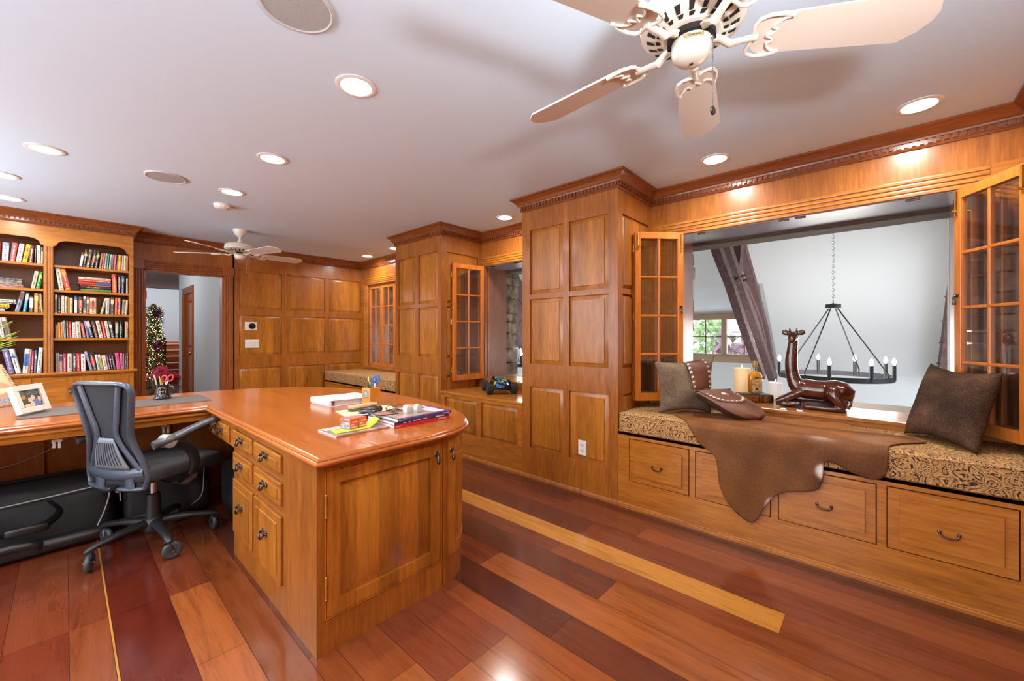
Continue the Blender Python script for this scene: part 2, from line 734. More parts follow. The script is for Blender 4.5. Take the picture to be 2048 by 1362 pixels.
# ---------------------------------------------------------------- long wall with three openings onto the barn
SILL, HEAD = 0.737, 2.05
BAYS = [(-0.6, 1.405, -0.345, 1.20), (2.325, 3.48, 2.40, 3.435), (4.374, 6.38, 4.62, 6.16)]
m = MB()
for ya, yb, oa, ob in BAYS:
    m.box(XW, 3.70, ya, yb, HEAD, CEIL)
    m.box(XW, 3.70, ya, oa, 0, HEAD)
    m.box(XW, 3.70, ob, yb, 0, HEAD)
    m.box(XW, 3.70, oa, ob, 0, SILL - .024)
for a, b in ((1.405, 2.325), (3.48, 4.374)):
    m.box(XW, 3.70, a, b, 0, CEIL)
wr = struct('wall_right', m, WZ)

KEEP = [0.12, 0.47, 0.53, 0.88]
for k, (ya, yb, oa, ob) in enumerate(BAYS):
    w = MB()
    e0, e1 = max(ya + .001, oa - .108), min(yb - .001, ob + .108)
    w.sweep(REED, (XW, e0, HEAD), (XW, e1, HEAD), (0, 0, 1), (-1, 0, 0))
    for yy, s in ((oa, -1), (ob, 1)):
        lim = abs((ya if s < 0 else yb) - yy)
        if lim > .1:
            w.sweep(REED, (XW, yy, SILL), (XW, yy, HEAD), (0, s, 0), (-1, 0, 0))
    # plain strips between casing and recess side
    if e0 - ya > .02:
        w.box(XW - .012, XW, ya, e0, .55, 2.16, .001)
    if yb - e1 > .02:
        w.box(XW - .012, XW, e1, yb, .55, 2.16, .001)
    # stops inside the jamb
    w.box(XW + .05, XW + .066, oa, oa + .012, SILL, HEAD)
    w.box(XW + .05, XW + .066, ob - .012, ob, SILL, HEAD)
    fr = struct('window_%d' % (k + 1), w, WY)
    s_ = MB()
    s_.box(3.268, 3.70, oa - .02 if oa - .02 > ya else ya, ob + .02 if ob + .02 < yb else yb, SILL - .024, SILL, .003)
    s_.box(3.285, XW, ya, yb, .55, SILL - .024)
    obj('sill', s_, WY, fr)
    s_ = MB()
    s_.box(3.70, 4.06, oa - .2, ob + .2, SILL - .06, SILL - .004, .004)
    obj('outer_sill', s_, mat('tan_board', (168, 150, 128), .6), fr)
    s_ = MB()
    s_.box(XW + .002, 3.70, oa, oa + .004, SILL, HEAD)
    s_.box(XW + .002, 3.70, ob - .004, ob, SILL, HEAD)
    obj('jamb_lining', s_, wood('cherry_jamb', (118, 70, 48), (136, 84, 58), (150, 98, 70), 'z', rough=.35), fr)
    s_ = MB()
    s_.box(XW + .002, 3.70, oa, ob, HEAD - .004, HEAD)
    obj('soffit', s_, mat('soffit_reflection_grey', (140, 140, 154), .22), fr)  # blue-grey reflection of the barn put into the base colour
    s_ = MB()
    s_.box(3.70, 3.93, oa - .4, ob + .4, HEAD - .03, HEAD + .22, .012)
    obj('lintel_beam', s_, wood('lintel_timber', (64, 52, 44), (92, 76, 64), (120, 102, 86), 'y', rough=.85, coat=0), fr)
    for q in KEEP:
        y = oa + (ob - oa) * q
        s_ = MB()
        s_.box(XW + .012, XW + .03, y - .03, y + .03, HEAD - .016, HEAD - .003, .003)
        obj('bolt_keeper', s_, IRON, fr)
        s_ = MB()
        s_.box(XW - .01, XW + .006, y - .018, y + .018, SILL - .001, SILL + .005, .001)
        s_.box(XW - .006, XW + .002, y - .01, y + .01, SILL + .004, SILL + .006)
        obj('catch_plate', s_, STEEL, fr)

# crown moulding along wall, piers and far wall
m = MB()
crown(m, [(XW, -0.599), (XW, 1.405), (XP, 1.405), (XP, 2.325), (XW, 2.325), (XW, 3.48), (XP, 3.48), (XP, 4.374), (XW, 4.374), (XW, 6.38), (0.506, 6.38)])
struct('trim_1', m, WCR)
m = MB()
crown(m, [(1.9, YN), (XW, YN)])
struct('trim_2', m, WCR)

# ---------------------------------------------------------------- piers
BASE = [(0, 0), (0.012, 0), (0.012, .016), (0.008, .02), (0.01, .026), (0.005, .032), (0, .034)]


def base_mould(m, y0, y1, x=XP):
    m.sweep([(b, a) for a, b in BASE], (x, y0, 0), (x, y1, 0), (0, 0, 1), (-1, 0, 0))


def pier(y0, y1, cols, label, near_side=True):
    t = thing('paneled_pier', label, 'pier', ((XP + XW) / 2, (y0 + y1) / 2, 0))
    t.location = (0, 0, 0)
    mt = frame_mtx((XP, 0, 0), (0, -1, 0), (0, 0, 1))
    rows_ = ((1.597, 2.155), (.998, 1.555), (.265, .80))
    hs = [(-b, -a, c, d) for a, b in cols for c, d in rows_]
    m = MB()
    framed(m, mt, -y1, -y0, 0, CEIL, hs)
    mts = frame_mtx((0, y0, 0), (1, 0, 0), (0, 0, 1))
    mtf = frame_mtx((0, y1, 0), (-1, 0, 0), (0, 0, 1))
    hs2 = [(XP + .075, XW - .06, c, d) for c, d in rows_]
    hs3 = [(-b, -a, c, d) for a, b, c, d in hs2]
    framed(m, mts, XP, XW, 0, CEIL, hs2)
    framed(m, mtf, -XW, -XP, 0, CEIL, hs3)
    base_mould(m, y0, y1)
    obj('frame', m, WZ, t)
    for h in hs:
        m = MB()
        raised(m, mt, *h)
        obj('panel', m, WPY, t)
    for h in hs2:
        m = MB()
        raised(m, mts, *h, bev=.028)
        obj('panel', m, WPX, t)
    for h in hs3:
        m = MB()
        raised(m, mtf, *h, bev=.028)
        obj('panel', m, WPX, t)
    return t


pier(1.405, 2.325, ((1.891, 2.239), (1.481, 1.833)), 'tall cherry panelled pier with a white outlet low on its face')
pier(3.48, 4.374, ((3.963, 4.308), (3.542, 3.894)), 'tall cherry panelled pier beside the far window seat, behind the desk')


def bail_pull(t, p, u, n, w, drop, r=.0042, rose=.013, name='pull', parent=None):
    """two round rosettes and a drooping bail; u across, n outwards"""
    u, n = Vector(u), Vector(n)
    p = Vector(p)
    m = MB()
    for s in (-1, 1):
        c = p + u * (s * w / 2)
        m.cyl(c, c + n * .004, rose, rose * .8, n=14)
        m.cyl(c + n * .003, c + n * .014, .0055, n=10)
        m.sphere(c + n * .016, .0075, 10)
    pts = []
    for i in range(13):
        a = PI * i / 12
        x_ = -math.cos(a)
        pts.append(p + u * (x_ * w / 2) + n * (.016 + .006 * math.sin(a)) + Vector((0, 0, -drop * math.sin(a) ** .6 - .002)))
    m.tube(pts, r, 8)
    return obj(name, m, IRON, parent or t)


def seat_box(y0, y1, top, drawers, label, cat, knobs=True, z=(.199, .505), panel_only=False, nm='window_seat'):
    t = thing(nm, label, cat)
    mt = frame_mtx((XP, 0, 0), (0, -1, 0), (0, 0, 1))
    hs = [(-b, -a, z[0], z[1]) for a, b in drawers]
    m = MB()
    framed(m, mt, -y1, -y0, 0, top, hs, t=.03)
    base_mould(m, y0, y1)
    m.box(XP + .03, 3.285, y0, y1, .002, top - .03)
    obj('carcass', m, WY, t)
    m = MB()
    m.box(XP - (.008 if panel_only else 0), 3.285, y0, y1, top - .022, top + .0005, .002)
    obj('seat_board', m, WY, t)
    for a, b in drawers:
        m = MB()
        g = .0055
        if panel_only:
            raised(m, mt, -b, -a, z[0], z[1])
            obj('panel', m, WPY, t)
            continue
        m.box(XP - .003, XP + .028, a + g, b - g, z[0] + g, z[1] - g)
        mt2 = frame_mtx((XP - .003, 0, 0), (0, -1, 0), (0, 0, 1))
        raised(m, mt2, -b + .008, -a - .008, z[0] + .008, z[1] - .008, t=.002, bev=.036, lift=.011)
        d = obj('drawer', m, WY, t)
        if knobs:
            bail_pull(t, (XP - .006, (a + b) / 2, (z[0] + z[1]) / 2 - .008), (0, 1, 0), (-1, 0, 0), .062, .02, parent=d)
    return t


seat_box(-0.598, 1.403, .545, ((.899, 1.318), (.447, .864), (-.004, .414), (-.456, -.038)), 'long cherry window seat with four drawers, the cowhide hanging over its front', 'window seat')
seat_box(2.327, 3.478, .645, ((2.921, 3.412), (2.384, 2.857)), 'low cherry cabinet with two raised panels under the toy truck', 'cabinet', z=(.242, .586), panel_only=True, nm='low_cabinet')
seat_box(4.376, 6.378, .545, ((4.46, 4.88), (4.92, 5.34), (5.38, 5.80), (5.84, 6.26)), 'far cherry window seat in the room corner beyond the desk', 'window seat')

# ---------------------------------------------------------------- cushions
def paisley():
    m, t, b = nt('paisley_fabric')
    N, L = t.nodes, t.links
    tc = N.new('ShaderNodeTexCoord')
    n0 = N.new('ShaderNodeTexNoise')
    n0.inputs['Scale'].default_value = 9
    n0.inputs['Detail'].default_value = 1
    L.new(tc.outputs['Object'], n0.inputs['Vector'])
    ms = N.new('ShaderNodeVectorMath')
    ms.operation = 'SCALE'
    ms.inputs['Scale'].default_value = .12
    L.new(n0.outputs['Color'], ms.inputs[0])
    ad = N.new('ShaderNodeVectorMath')
    ad.operation = 'ADD'
    L.new(tc.outputs['Object'], ad.inputs[0])
    L.new(ms.outputs[0], ad.inputs[1])

    def vor(scale):
        v = N.new('ShaderNodeTexVoronoi')
        v.inputs['Scale'].default_value = scale
        L.new(ad.outputs[0], v.inputs['Vector'])
        return v.outputs['Distance']

    def mth(op, a, b_=None, c=None):
        k = N.new('ShaderNodeMath')
        k.operation = op
        for q, w in enumerate((a, b_, c)):
            if w is None:
                continue
            if isinstance(w, (int, float)):
                k.inputs[q].default_value = w
            else:
                L.new(w, k.inputs[q])
        return k.outputs[0]
    big, small = vor(17), vor(90)
    rings = mth('SINE', mth('MULTIPLY', big, 30.0))
    petals = mth('MULTIPLY', mth('SINE', mth('MULTIPLY', small, 9.0)), mth('ABSOLUTE', mth('SINE', mth('MULTIPLY', big, 11.0))))
    f = mth('MULTIPLY_ADD', petals, .55, mth('MULTIPLY_ADD', rings, .34, .5))
    r = N.new('ShaderNodeValToRGB')
    e = r.color_ramp.elements
    e[0].position, e[1].position = .0, 1.0
    e[0].color, e[1].color = (*srgb(62, 40, 30), 1), (*srgb(214, 174, 116), 1)
    for p_, c_ in ((.08, (78, 50, 36)), (.18, (156, 116, 76)), (.42, (190, 150, 96)), (.56, (206, 166, 108)), (.7, (150, 104, 66)), (.8, (196, 156, 104))):
        k = e.new(p_)
        k.color = (*srgb(*c_), 1)
    L.new(f, r.inputs['Fac'])
    L.new(r.outputs['Color'], b.inputs['Base Color'])
    b.inputs['Roughness'].default_value = .9
    b.inputs['Specular IOR Level'].default_value = .2
    return m


PAIS = paisley()


def cushion(y0, y1, label, z0=.5465, z1=.682):
    t = MB()
    x0, x1 = XP - .012, 3.283
    nu, nv = 12, 60
    def ring(z, ins):
        r = .03
        pts = []
        for cx, cy, a0 in ((x1 - r, y1 - .001 - r, 0), (x0 + r, y1 - .001 - r, PI / 2), (x0 + r, y0 + .001 + r, PI), (x1 - r, y0 + .001 + r, 1.5 * PI)):
            for q in range(5):
                a = a0 + PI / 2 * q / 4
                pts.append((cx + math.cos(a) * (r - ins), cy + math.sin(a) * (r - ins), z))
        return pts
    t.rings([ring(z0, .014), ring(z0 + .006, .003), ring(z0 + .012, .0), ring(z1 - .02, 0), ring(z1 - .01, .002), ring(z1 - .003, .008), ring(z1, .02), ring(z1 + .004, .028)])
    o = obj('seat_cushion', t, PAIS, None, 50)
    tag(o, label, 'cushion')
    # welt cord along both edges
    for z in (z0 + .008, z1 - .008):
        w = MB()
        w.tube([(p[0], p[1], z) for p in ring(z, -.001)], .004, 6, closed=True)
        obj('welt', w, PAIS, o)
    return o


cushion(-.596, 1.400, 'long paisley bench cushion under the cowhide and fur pillows')
cushion(4.380, 6.374, 'paisley bench cushion on the far corner window seat')

# uplighters added out of view to brighten the ceiling
for x, y, lb in ((-1.9, 1.0, 'brass uplighter added out of view to brighten the ceiling, behind the camera'), (-1.9, 4.6, 'brass uplighter added out of view to brighten the ceiling, left of the bookcase'), (.45, -.42, 'brass uplighter added out of view to brighten the ceiling, by the near wall')):
    t = thing('added_uplighter', lb, 'added light', (x, y, 0))
    m = MB()
    m.lathe([(.14, 0), (.14, .02), (.03, .035), (.012, .06)], n=28)
    obj('base', m, BRASS, t)
    m = MB()
    m.cyl((0, 0, .04), (0, 0, 1.62), .012, n=12)
    obj('pole', m, BRASS, t)
    m = MB()
    m.lathe([(.02, 1.6), (.08, 1.64), (.17, 1.72), (.172, 1.722), (.08, 1.65), (.001, 1.64)], n=32)
    obj('bowl', m, WHITE, t)
    l = bpy.data.lights.new('added_uplight', 'AREA')
    l.shape = 'DISK'
    l.size = .28
    l.energy = 85 if x < 0 else 70
    l.color = (.93, .97, 1.0)
    o = bpy.data.objects.new('added_uplight', l)
    COL.objects.link(o)
    o.parent = t
    o.location = (0, 0, 1.725)
    o.rotation_euler = (PI, 0, 0)

# ================================================================== CEILING THINGS
LENS = mat('lamp_lens', (255, 255, 255), .5, emit=(255, 250, 242), estr=22)
CREAM = mat('fan_cream', (226, 220, 206), .35, coat=.3)
BLADEM = mat('fan_blade_white', (220, 208, 196), .4)


def downlight(x, y, label, power=8.5):
    t = thing('recessed_light', label, 'ceiling light', (x, y, CEIL), 0, 'recessed ceiling lights')
    m = MB()
    m.lathe([(.092, -.001), (.092, -.004), (.078, -.008), (.070, -.006), (.070, -.001)], n=32)
    obj('trim_ring', m, WHITE, t)
    m = MB()
    m.lathe([(.069, -.0015), (.069, -.004), (.04, -.005), (.001, -.0055)], n=32)
    obj('lens', m, LENS, t)
    l = bpy.data.lights.new('recessed_lamp', 'AREA')
    l.shape = 'DISK'
    l.size = .13
    l.energy = power
    l.color = (1.0, .96, .9)
    l.spread = math.radians(165)
    o = bpy.data.objects.new('recessed_lamp', l)
    COL.objects.link(o)
    o.parent = t
    o.location = (0, 0, -.012)
    return t


for x, y, lb in [
    (.934, 1.849, 'recessed light nearest the middle of the ceiling, biggest in the centre row'),
    (.94, 3.03, 'recessed light in the centre row between the oval speaker and the desk top'),
    (.934, 3.993, 'recessed light in the centre row just before the smoke detector'),
    (-.086, 3.96, 'recessed light in the left row, nearest and largest of its three'),
    (-.319, 4.83, 'recessed light cut by the left edge of the photo'),
    (-.327, 5.61, 'recessed light closest to the crown of the bookcase'),
    (2.967, -.166, 'recessed light above the right end of the near window'),
    (2.953, .81, 'recessed light above the left part of the near window'),
    (2.995, 2.80, 'recessed light above the toy truck niche'),
    (3.06, 4.94, 'recessed light half hidden by the far pier crown'),
    (3.07, 5.72, 'recessed light in the far corner above the corner window'),
    ]:
    downlight(x, y, lb)
for x, y in ((.93, .62), (-.3, 2.6), (-1.5, 1.5), (-1.5, 3.5)):  # extra recessed lights added out of view to light the room
    downlight(x, y, 'recessed light added out of view for extra light, behind the camera side of the room')

for x, y, lb in ((.563, 1.56, 'round white ceiling speaker cut by the top edge of the photo'), (.511, 3.983, 'round white ceiling speaker between the left and centre lamp rows')):
    t = thing('ceiling_speaker', lb, 'speaker', (x, y, CEIL), 0, 'ceiling speakers')
    m = MB()
    m.lathe([(.125, -.001), (.125, -.006), (.118, -.009), (.113, -.007), (.113, -.001)], n=40)
    obj('rim', m, mat('speaker_rim', (205, 206, 206), .5), t)
    m = MB()
    m.lathe([(.1125, -.002), (.1125, -.006), (.05, -.0075), (.001, -.008)], n=40)
    obj('grille', m, mat('speaker_grille', (178, 180, 181), .6, bump=.5, nscale=600), t)

t = thing('smoke_detector', 'white smoke detector on the ceiling left of the far fan', 'smoke detector', (.97, 4.458, CEIL))
m = MB()
m.lathe([(.07, -.001), (.07, -.01), (.064, -.014)], n=32)
obj('base_plate', m, WHITE, t)
m = MB()
m.lathe([(.062, -.012), (.06, -.026), (.052, -.034), (.03, -.038), (.001, -.039)], n=32)
for i in range(12):
    a = 2 * PI * i / 12
    m.box(-.004, .004, .052, .064, -.03, -.018, mtx=Matrix.Rotation(a, 4, 'Z'))
obj('cover', m, WHITE, t)


def blade_outline(L0, L1, w0, w1):
    pts = []
    for i in range(9):
        a = PI / 2 + PI * i / 8
        pts.append((L0 + .05 + .05 * math.cos(a), w0 * math.sin(a)))
    ch = .055
    pts += [(L0 + .05, -w0), (L1 - ch, -w1), (L1 - .018, -w1 + .03), (L1, -w1 + .065), (L1, w1 - .065), (L1 - .018, w1 - .03), (L1 - ch, w1), ]
    out = []
    for p in pts:
        if not out or (abs(p[0] - out[-1][0]) + abs(p[1] - out[-1][1])) > 1e-5:
            out.append(p)
    return out


def fan(x, y, zb, a0, label, R, rod, tilt=-13):
    t = thing('ceiling_fan', label, 'ceiling fan', (x, y, 0))
    m = MB()
    top = CEIL - .001
    m.lathe([(.07, top), (.07, top - .012), (.062, top - .04), (.045, top - .065), (.022, top - .085), (.014, top - .09)], n=32)
    obj('canopy', m, CREAM, t)
    zt = zb + .118
    if rod:
        m = MB()
        m.cyl((0, 0, top - .08), (0, 0, zt), .0125, n=16)
        m.lathe([(.012, zt + .05), (.024, zt + .03), (.03, zt), (.012, zt - .002)], n=24)
        obj('downrod', m, CREAM, t)
    m = MB()
    m.lathe([(.03, zt + .002), (.085, zt), (.13, zt - .012), (.145, zt - .022), (.15, zt - .04), (.145, zt - .048), (.152, zt - .054), (.15, zt - .07), (.141, zt - .078), (.118, zt - .09), (.086, zt - .098), (.083, zt - .102), (.06, zt - .104)], n=48)
    h = obj('motor_housing', m, CREAM, t)
    m = MB()
    for i in range(20):
        a = 2 * PI * i / 20
        for r0, r1, z0, z1 in ((.090, .103, zt - .0985, zt - .0955), (.108, .132, zt - .0955, zt - .0845)):
            mt = Matrix.Rotation(a, 4, 'Z')
            A = [mt @ Vector((r0, s, z0)) for s in (-.005, .006)]
            B = [mt @ Vector((r1, s + .004, z1)) for s in (-.0085, .0085)]
            m.poly([A[0], A[1], B[1], B[0]])
    obj('vent_slots', m, DARK, h, 0)
    m = MB()
    m.lathe([(.07, zt - .104), (.07, zt - .12), (.05, zt - .122)], n=32)
    obj('flywheel', m, DARK, t)
    m = MB()
    m.lathe([(.044, zt - .112), (.054, zt - .116), (.0575, zt - .122), (.0575, zt - .150), (.053, zt - .164), (.042, zt - .176), (.02, zt - .183), (.001, zt - .184)], n=36)
    sw = obj('switch_housing', m, CREAM, t)
    m = MB()
    m.lathe([(.006, zt - .1835), (.005, zt - .1865), (.001, zt - .187)], n=12)
    obj('screw', m, IRON, sw)
    ang = math.atan2(-y, -x) + .15
    bm_ = frame_mtx((.0585 * math.cos(ang), .0585 * math.sin(ang), zt - .134), (-math.sin(ang), math.cos(ang), 0), (0, 0, 1))
    m = MB()
    m.box(-.026, .026, -.0055, .0055, -.003, .0008, .001, mtx=bm_)
    bd = obj('badge', m, mat('badge_brass', (196, 176, 128), .4, .6), sw)
    text('badge_lettering', 'Casablanca', .0085, bm_ @ Matrix.Translation((0, 0, .0012)), BLACK, sw)
    # blades with scrolled irons
    for k in range(5):
        a = math.radians(a0 + 72 * k)
        mt = Matrix.Rotation(a, 4, 'Z') @ Matrix.Translation((0, 0, zb)) @ Matrix.Rotation(math.radians(tilt), 4, 'X')
        m = MB()
        m.prism(blade_outline(.17, R, .062, .078), -.003, .003, mt)
        bl = obj('blade', m, BLADEM, t)
        m = MB()
        q = lambda u, v, w=0: mt @ Vector((u, v, w))
        arm = [Matrix.Rotation(a, 4, 'Z') @ Vector(p) for p in ((.06, 0, zt - .112), (.085, 0, zt - .118), (.11, 0, zt - .135), (.135, 0, zb - .012))] + [q(.16, 0, -.01), q(.185, 0, -.008)]
        m.tube(arm, [(.009, .016)] * 3 + [(.008, .012)] * 3, 10, flat=(0, 0, 1))
        for s in (-1, 1):
            outer = [q(.175, 0, -.008), q(.172, s * .02, -.007), q(.168, s * .04, -.007), q(.175, s * .056, -.007), q(.2, s * .066, -.007), q(.235, s * .066, -.007), q(.262, s * .058, -.007)]
            m.tube(outer, .0055, 8)
            inner = [q(.262, s * .058, -.007), q(.24, s * .05, -.007), q(.226, s * .036, -.007), q(.222, s * .026, -.007), q(.236, s * .018, -.007), q(.228, s * .008, -.007), q(.212, 0, -.007)]
            m.tube(inner, .004, 8)
            m.sphere(q(.262, s * .058, -.006), .007, 8)
        obj('blade_iron', m, CREAM, bl)
    # pull chain and fob
    m = MB()
    ca = math.atan2(-y, -x) + 1.1
    cx, cy = .06 * math.cos(ca), .06 * math.sin(ca)
    n = 40
    zc = zt - .134
    m.cyl((cx * .85, cy * .85, zc), (cx * 1.1, cy * 1.1, zc), .005, n=8)
    for i in range(n):
        m.sphere((cx * 1.1, cy * 1.1, zc - .004 - i * .0052), .0022, 6)
    ch = obj('pull_chain', m, STEEL, t)
    m = MB()
    e = Vector((cx * 1.1, cy * 1.1, zc - .004 - n * .0052))
    fm = frame_mtx((t.location.x * 0 + e.x, e.y, e.z - .012), (-math.sin(ca), math.cos(ca), 0), (0, 0, 1))
    m.lathe([(.001, -.003), (.012, -.003), (.013, 0), (.012, .003), (.001, .003)], n=20, mtx=fm)
    obj('fob', m, IRON, ch)
    return t


fan(1.30, .425, 2.155, 14.5, 'large near ceiling fan with five cream blades at the top of the photo', .655, True)
fan(1.335, 5.37, 2.165, -1, 'far ceiling fan with cream blades before the panelled end wall', .66, True)

# ================================================================== FOLDING SHUTTERS
def leaf(mt, w, h, parent, name='leaf', th=.032, cols=2, rows=4, hw=True, flip=1):
    m = MB()
    st, rl = .042, .05
    B = lambda *a, **k: m.box(*a, mtx=mt, **k)
    B(0, st, 0, th, 0, h, bev=.002)
    B(w - st, w, 0, th, 0, h, bev=.002)
    B(st, w - st, 0, th, 0, rl + .01)
    B(st, w - st, 0, th, h - rl, h)
    iw, ih = w - 2 * st, h - 2 * rl - .01
    for i in range(1, cols):
        x = st + iw * i / cols
        B(x - .008, x + .008, .004, th - .004, rl, h - rl, bev=.003)
    for j in range(1, rows):
        z = rl + .01 + ih * j / rows
        B(st, w - st, .004, th - .004, z - .008, z + .008, bev=.003)
    # inner beads
    for x in (st, w - st):
        B(x - .004, x + .004, .006, th - .006, rl, h - rl)
    o = obj(name, m, wood('cherry_shutter', (170, 92, 30), (200, 114, 40), (222, 136, 54), 'z', rough=.3), parent)
    m = MB()
    m.box(st - .003, w - st + .003, th / 2 - .0015, th / 2 + .0015, rl, h - rl, mtx=mt)
    obj('glass_pane', m, GLASS, o, 0)
    return o


def shutter_pair(hinge, p0, p1, label, z0=.742, z1=2.038, latch=True):
    """two glazed leaves folded against each other; p0 = free edge near the wall, p1 = fold edge in the room"""
    t = thing('folding_shutter', label, 'shutter')
    h = z1 - z0
    for a, b, front in ((p0, p1, True), (hinge, None, False)):
        if front:
            u = Vector((b[0] - a[0], b[1] - a[1], 0))
            w = u.length
            u.normalize()
            sgn = 1 if Vector((-u.y, u.x, 0)).dot(Vector((-a[0], -a[1], 0))) > 0 else -1
            nrm = Vector((-u.y, u.x, 0)) * sgn
            ud = u
        o_ = Vector((a[0], a[1], z0)) if front else Vector((p0[0], p0[1], z0)) - nrm * .046 + ud * .004
        mt = frame_mtx(o_, ud, -nrm) if True else None
        # columns: u, v(thickness, away from the camera), n
        mt = Matrix(((ud.x, -nrm.x, 0, o_.x), (ud.y, -nrm.y, 0, o_.y), (0, 0, 1, o_.z), (0, 0, 0, 1)))
        lf = leaf(mt, w, h, t)
        if front and latch:
            for uu in (.02, w - .02):
                m = MB()
                m.box(uu - .008, uu + .008, -.004, 0, h - .14, h - .006, .001, mtx=mt)
                m.cyl(mt @ Vector((uu, -.008, h - .12)), mt @ Vector((uu, -.008, h - .01)), .004, n=8)
                m.cyl(mt @ Vector((uu, -.004, h - .118)), mt @ Vector((uu, -.026, h - .118)), .006, .008, n=8)
                obj('bolt', m, BRASS, lf)
            m = MB()
            zz = h * .54
            m.cyl(mt @ Vector((.02, 0, zz + .02)), mt @ Vector((.02, -.008, zz + .02)), .012, .01, n=12)
            m.tube([mt @ Vector(p) for p in ((.02, -.008, zz + .02), (.02, -.018, zz + .01), (.024, -.016, zz - .01), (.018, -.012, zz - .028))], [.004, .004, .006, .008], 8)
            obj('latch', m, IRON, lf)
        for zz in (.12, h / 2, h - .12):
            m = MB()
            q = mt @ Vector((w + .002, .036, zz))
            m.cyl(q - Vector((0, 0, .03)), q + Vector((0, 0, .03)), .005, n=8)
            if front:
                obj('hinge', m, BRASS, lf)
            else:
                m.bm.free()
    return t


shutter_pair(None, (3.205, 1.105), (2.926, 1.368), 'glazed folding shutters at the left of the near window, behind the fur pillow')
shutter_pair(None, (3.275, -.318), (2.925, -.512), 'glazed folding shutters at the right edge of the photo')
shutter_pair(None, (3.255, 3.372), (2.85, 3.437), 'glazed folding shutters standing open beside the toy truck', latch=False)
# closed pairs in the far corner window
SHM = MATS['cherry_shutter']
for ya, yb, lb in ((5.395, 6.15, 'closed glazed shutters of the far corner window, next to the end wall'), (4.63, 5.385, 'closed glazed shutters of the corner window hidden by the far pier')):
    t = thing('folding_shutter', lb, 'shutter')
    w = (yb - ya) / 2 - .002
    for q in range(2):
        o_ = Vector((XW + .012, yb - q * (w + .004), .742))
        mt = Matrix(((0, 1, 0, o_.x), (-1, 0, 0, o_.y), (0, 0, 1, o_.z), (0, 0, 0, 1)))
        lf = leaf(mt, w, 1.296, t)
        if q == 0:
            m = MB()
            m.box(w - .02, w - .008, -.004, 0, 1.15, 1.29, mtx=mt)
            m.cyl(mt @ Vector((w - .014, -.004, 1.18)), mt @ Vector((w - .014, -.024, 1.18)), .006, n=8)
            obj('bolt', m, BRASS, lf)

# ================================================================== BARN BEYOND THE OPENINGS
BARN = mat('barn_plaster', (190, 193, 196), .8)
# rough stone face of the old barn wall round each opening
STONE = mat('rubble_stone', (168, 150, 130), .9, noise=(92, 80, 72), nscale=9, bump=.8)
MORT = mat('mortar', (206, 200, 190), .95, bump=.3, nscale=60)
m = MB()
for y0, y1, z0, z1 in [(-3, -.36, -3, 3.2), (1.34, 2.24, -3, 3.2), (3.6, 4.46, -3, 3.2), (6.32, 9, -3, 3.2), (-.36, 1.34, -3, SILL - .07), (2.24, 3.6, -3, SILL - .07), (4.46, 6.32, -3, SILL - .07), (-.36, 1.34, 2.24, 3.2), (2.24, 3.6, 2.24, 3.2), (4.46, 6.32, 2.24, 3.2)]:
    m.box(3.93, 4.02, y0, y1, z0, z1)
ws = struct('wall_barn_side', m, MORT)
r2 = random.Random(4)
for k, (ya, yb, oa, ob) in enumerate(BAYS):
    for side, yo in ((-1, oa), (1, ob)):
        m = MB()
        z = SILL - .05
        while z < 2.1:
            h = r2.uniform(.09, .22)
            for xa, xb, fl in ((3.705, 3.86, .05), (3.86, 4.05, .12)):
                yy = yo + side * (fl - .012 + r2.uniform(-.012, .012))
                if k == 0 and side < 0:
                    yy = yo - (fl - .02)
                b0 = len(m.bm.verts)
                m.box(xa + r2.uniform(0, .01), xb - r2.uniform(0, .01), yy, yy + side * .16, z + .006, min(z + h, 2.16) - .006, .016, seg=2)
                m.bm.verts.ensure_lookup_table()
                for v in list(m.bm.verts)[b0:]:
                    v.co += Vector((r2.uniform(-.006, .006), r2.uniform(-.006, .006), r2.uniform(-.005, .005)))
            z += h
        obj('stone_reveal', m, STONE, ws, 50)

XE, ZE = 8.0, .655
m = MB()
m.box(XE, XE + .1, -6, 12, -3, ZE)
struct('wall_barn_far', m, BARN)
m = MB()
xt = 4.0
m.prism([(XE, ZE), (xt - .5, ZE + XE - xt + .5), (xt - .5, ZE + XE - xt + .7), (XE + .1, ZE + .1)], 0, 7.25, Matrix(((1, 0, 0, 0), (0, 0, 1, -6), (0, 1, 0, 0), (0, 0, 0, 1))))
m.prism([(6.673, ZE + 1.327), (xt - .5, ZE + XE - xt + .5), (xt - .5, ZE + XE - xt + .7), (6.673, ZE + 1.5)], 7.25, 18, Matrix(((1, 0, 0, 0), (0, 0, 1, -6), (0, 1, 0, 0), (0, 0, 0, 1))))
m.prism([(XE, 1.65), (6.673, ZE + 1.327), (6.673, ZE + 1.5), (XE + .1, 1.75)], 7.25, 18, Matrix(((1, 0, 0, 0), (0, 0, 1, -6), (0, 1, 0, 0), (0, 0, 0, 1))))
m.prism([(XE, ZE), (XE, 1.65), (6.673, ZE + 1.327)], 7.2, 7.25, Matrix(((1, 0, 0, 0), (0, 0, 1, -6), (0, 1, 0, 0), (0, 0, 0, 1))))
struct('ceiling_barn', m, BARN)
m = MB()
m.box(3.9, XE, -6, 12, -3.1, -3)
struct('floor_barn', m, mat('barn_floor', (196, 190, 180), .6))
m = MB()
for y in (-6.1, 12.0):
    m.box(3.9, 5.0, y, y + .1, -3, 5.4)
    m.box(6.6, XE + .1, y, y + .1, -3, 5.4)
    m.box(5.0, 6.6, y, y + .1, -3, -1.6)
    m.box(5.0, 6.6, y, y + .1, 2.0, 5.4)
struct('wall_barn_end', m, BARN)
# upper wall on the old stone side
m = MB()
m.box(3.9, 4.02, -6, 12, 3.2, 5.4)
struct('wall_barn_upper', m, BARN)

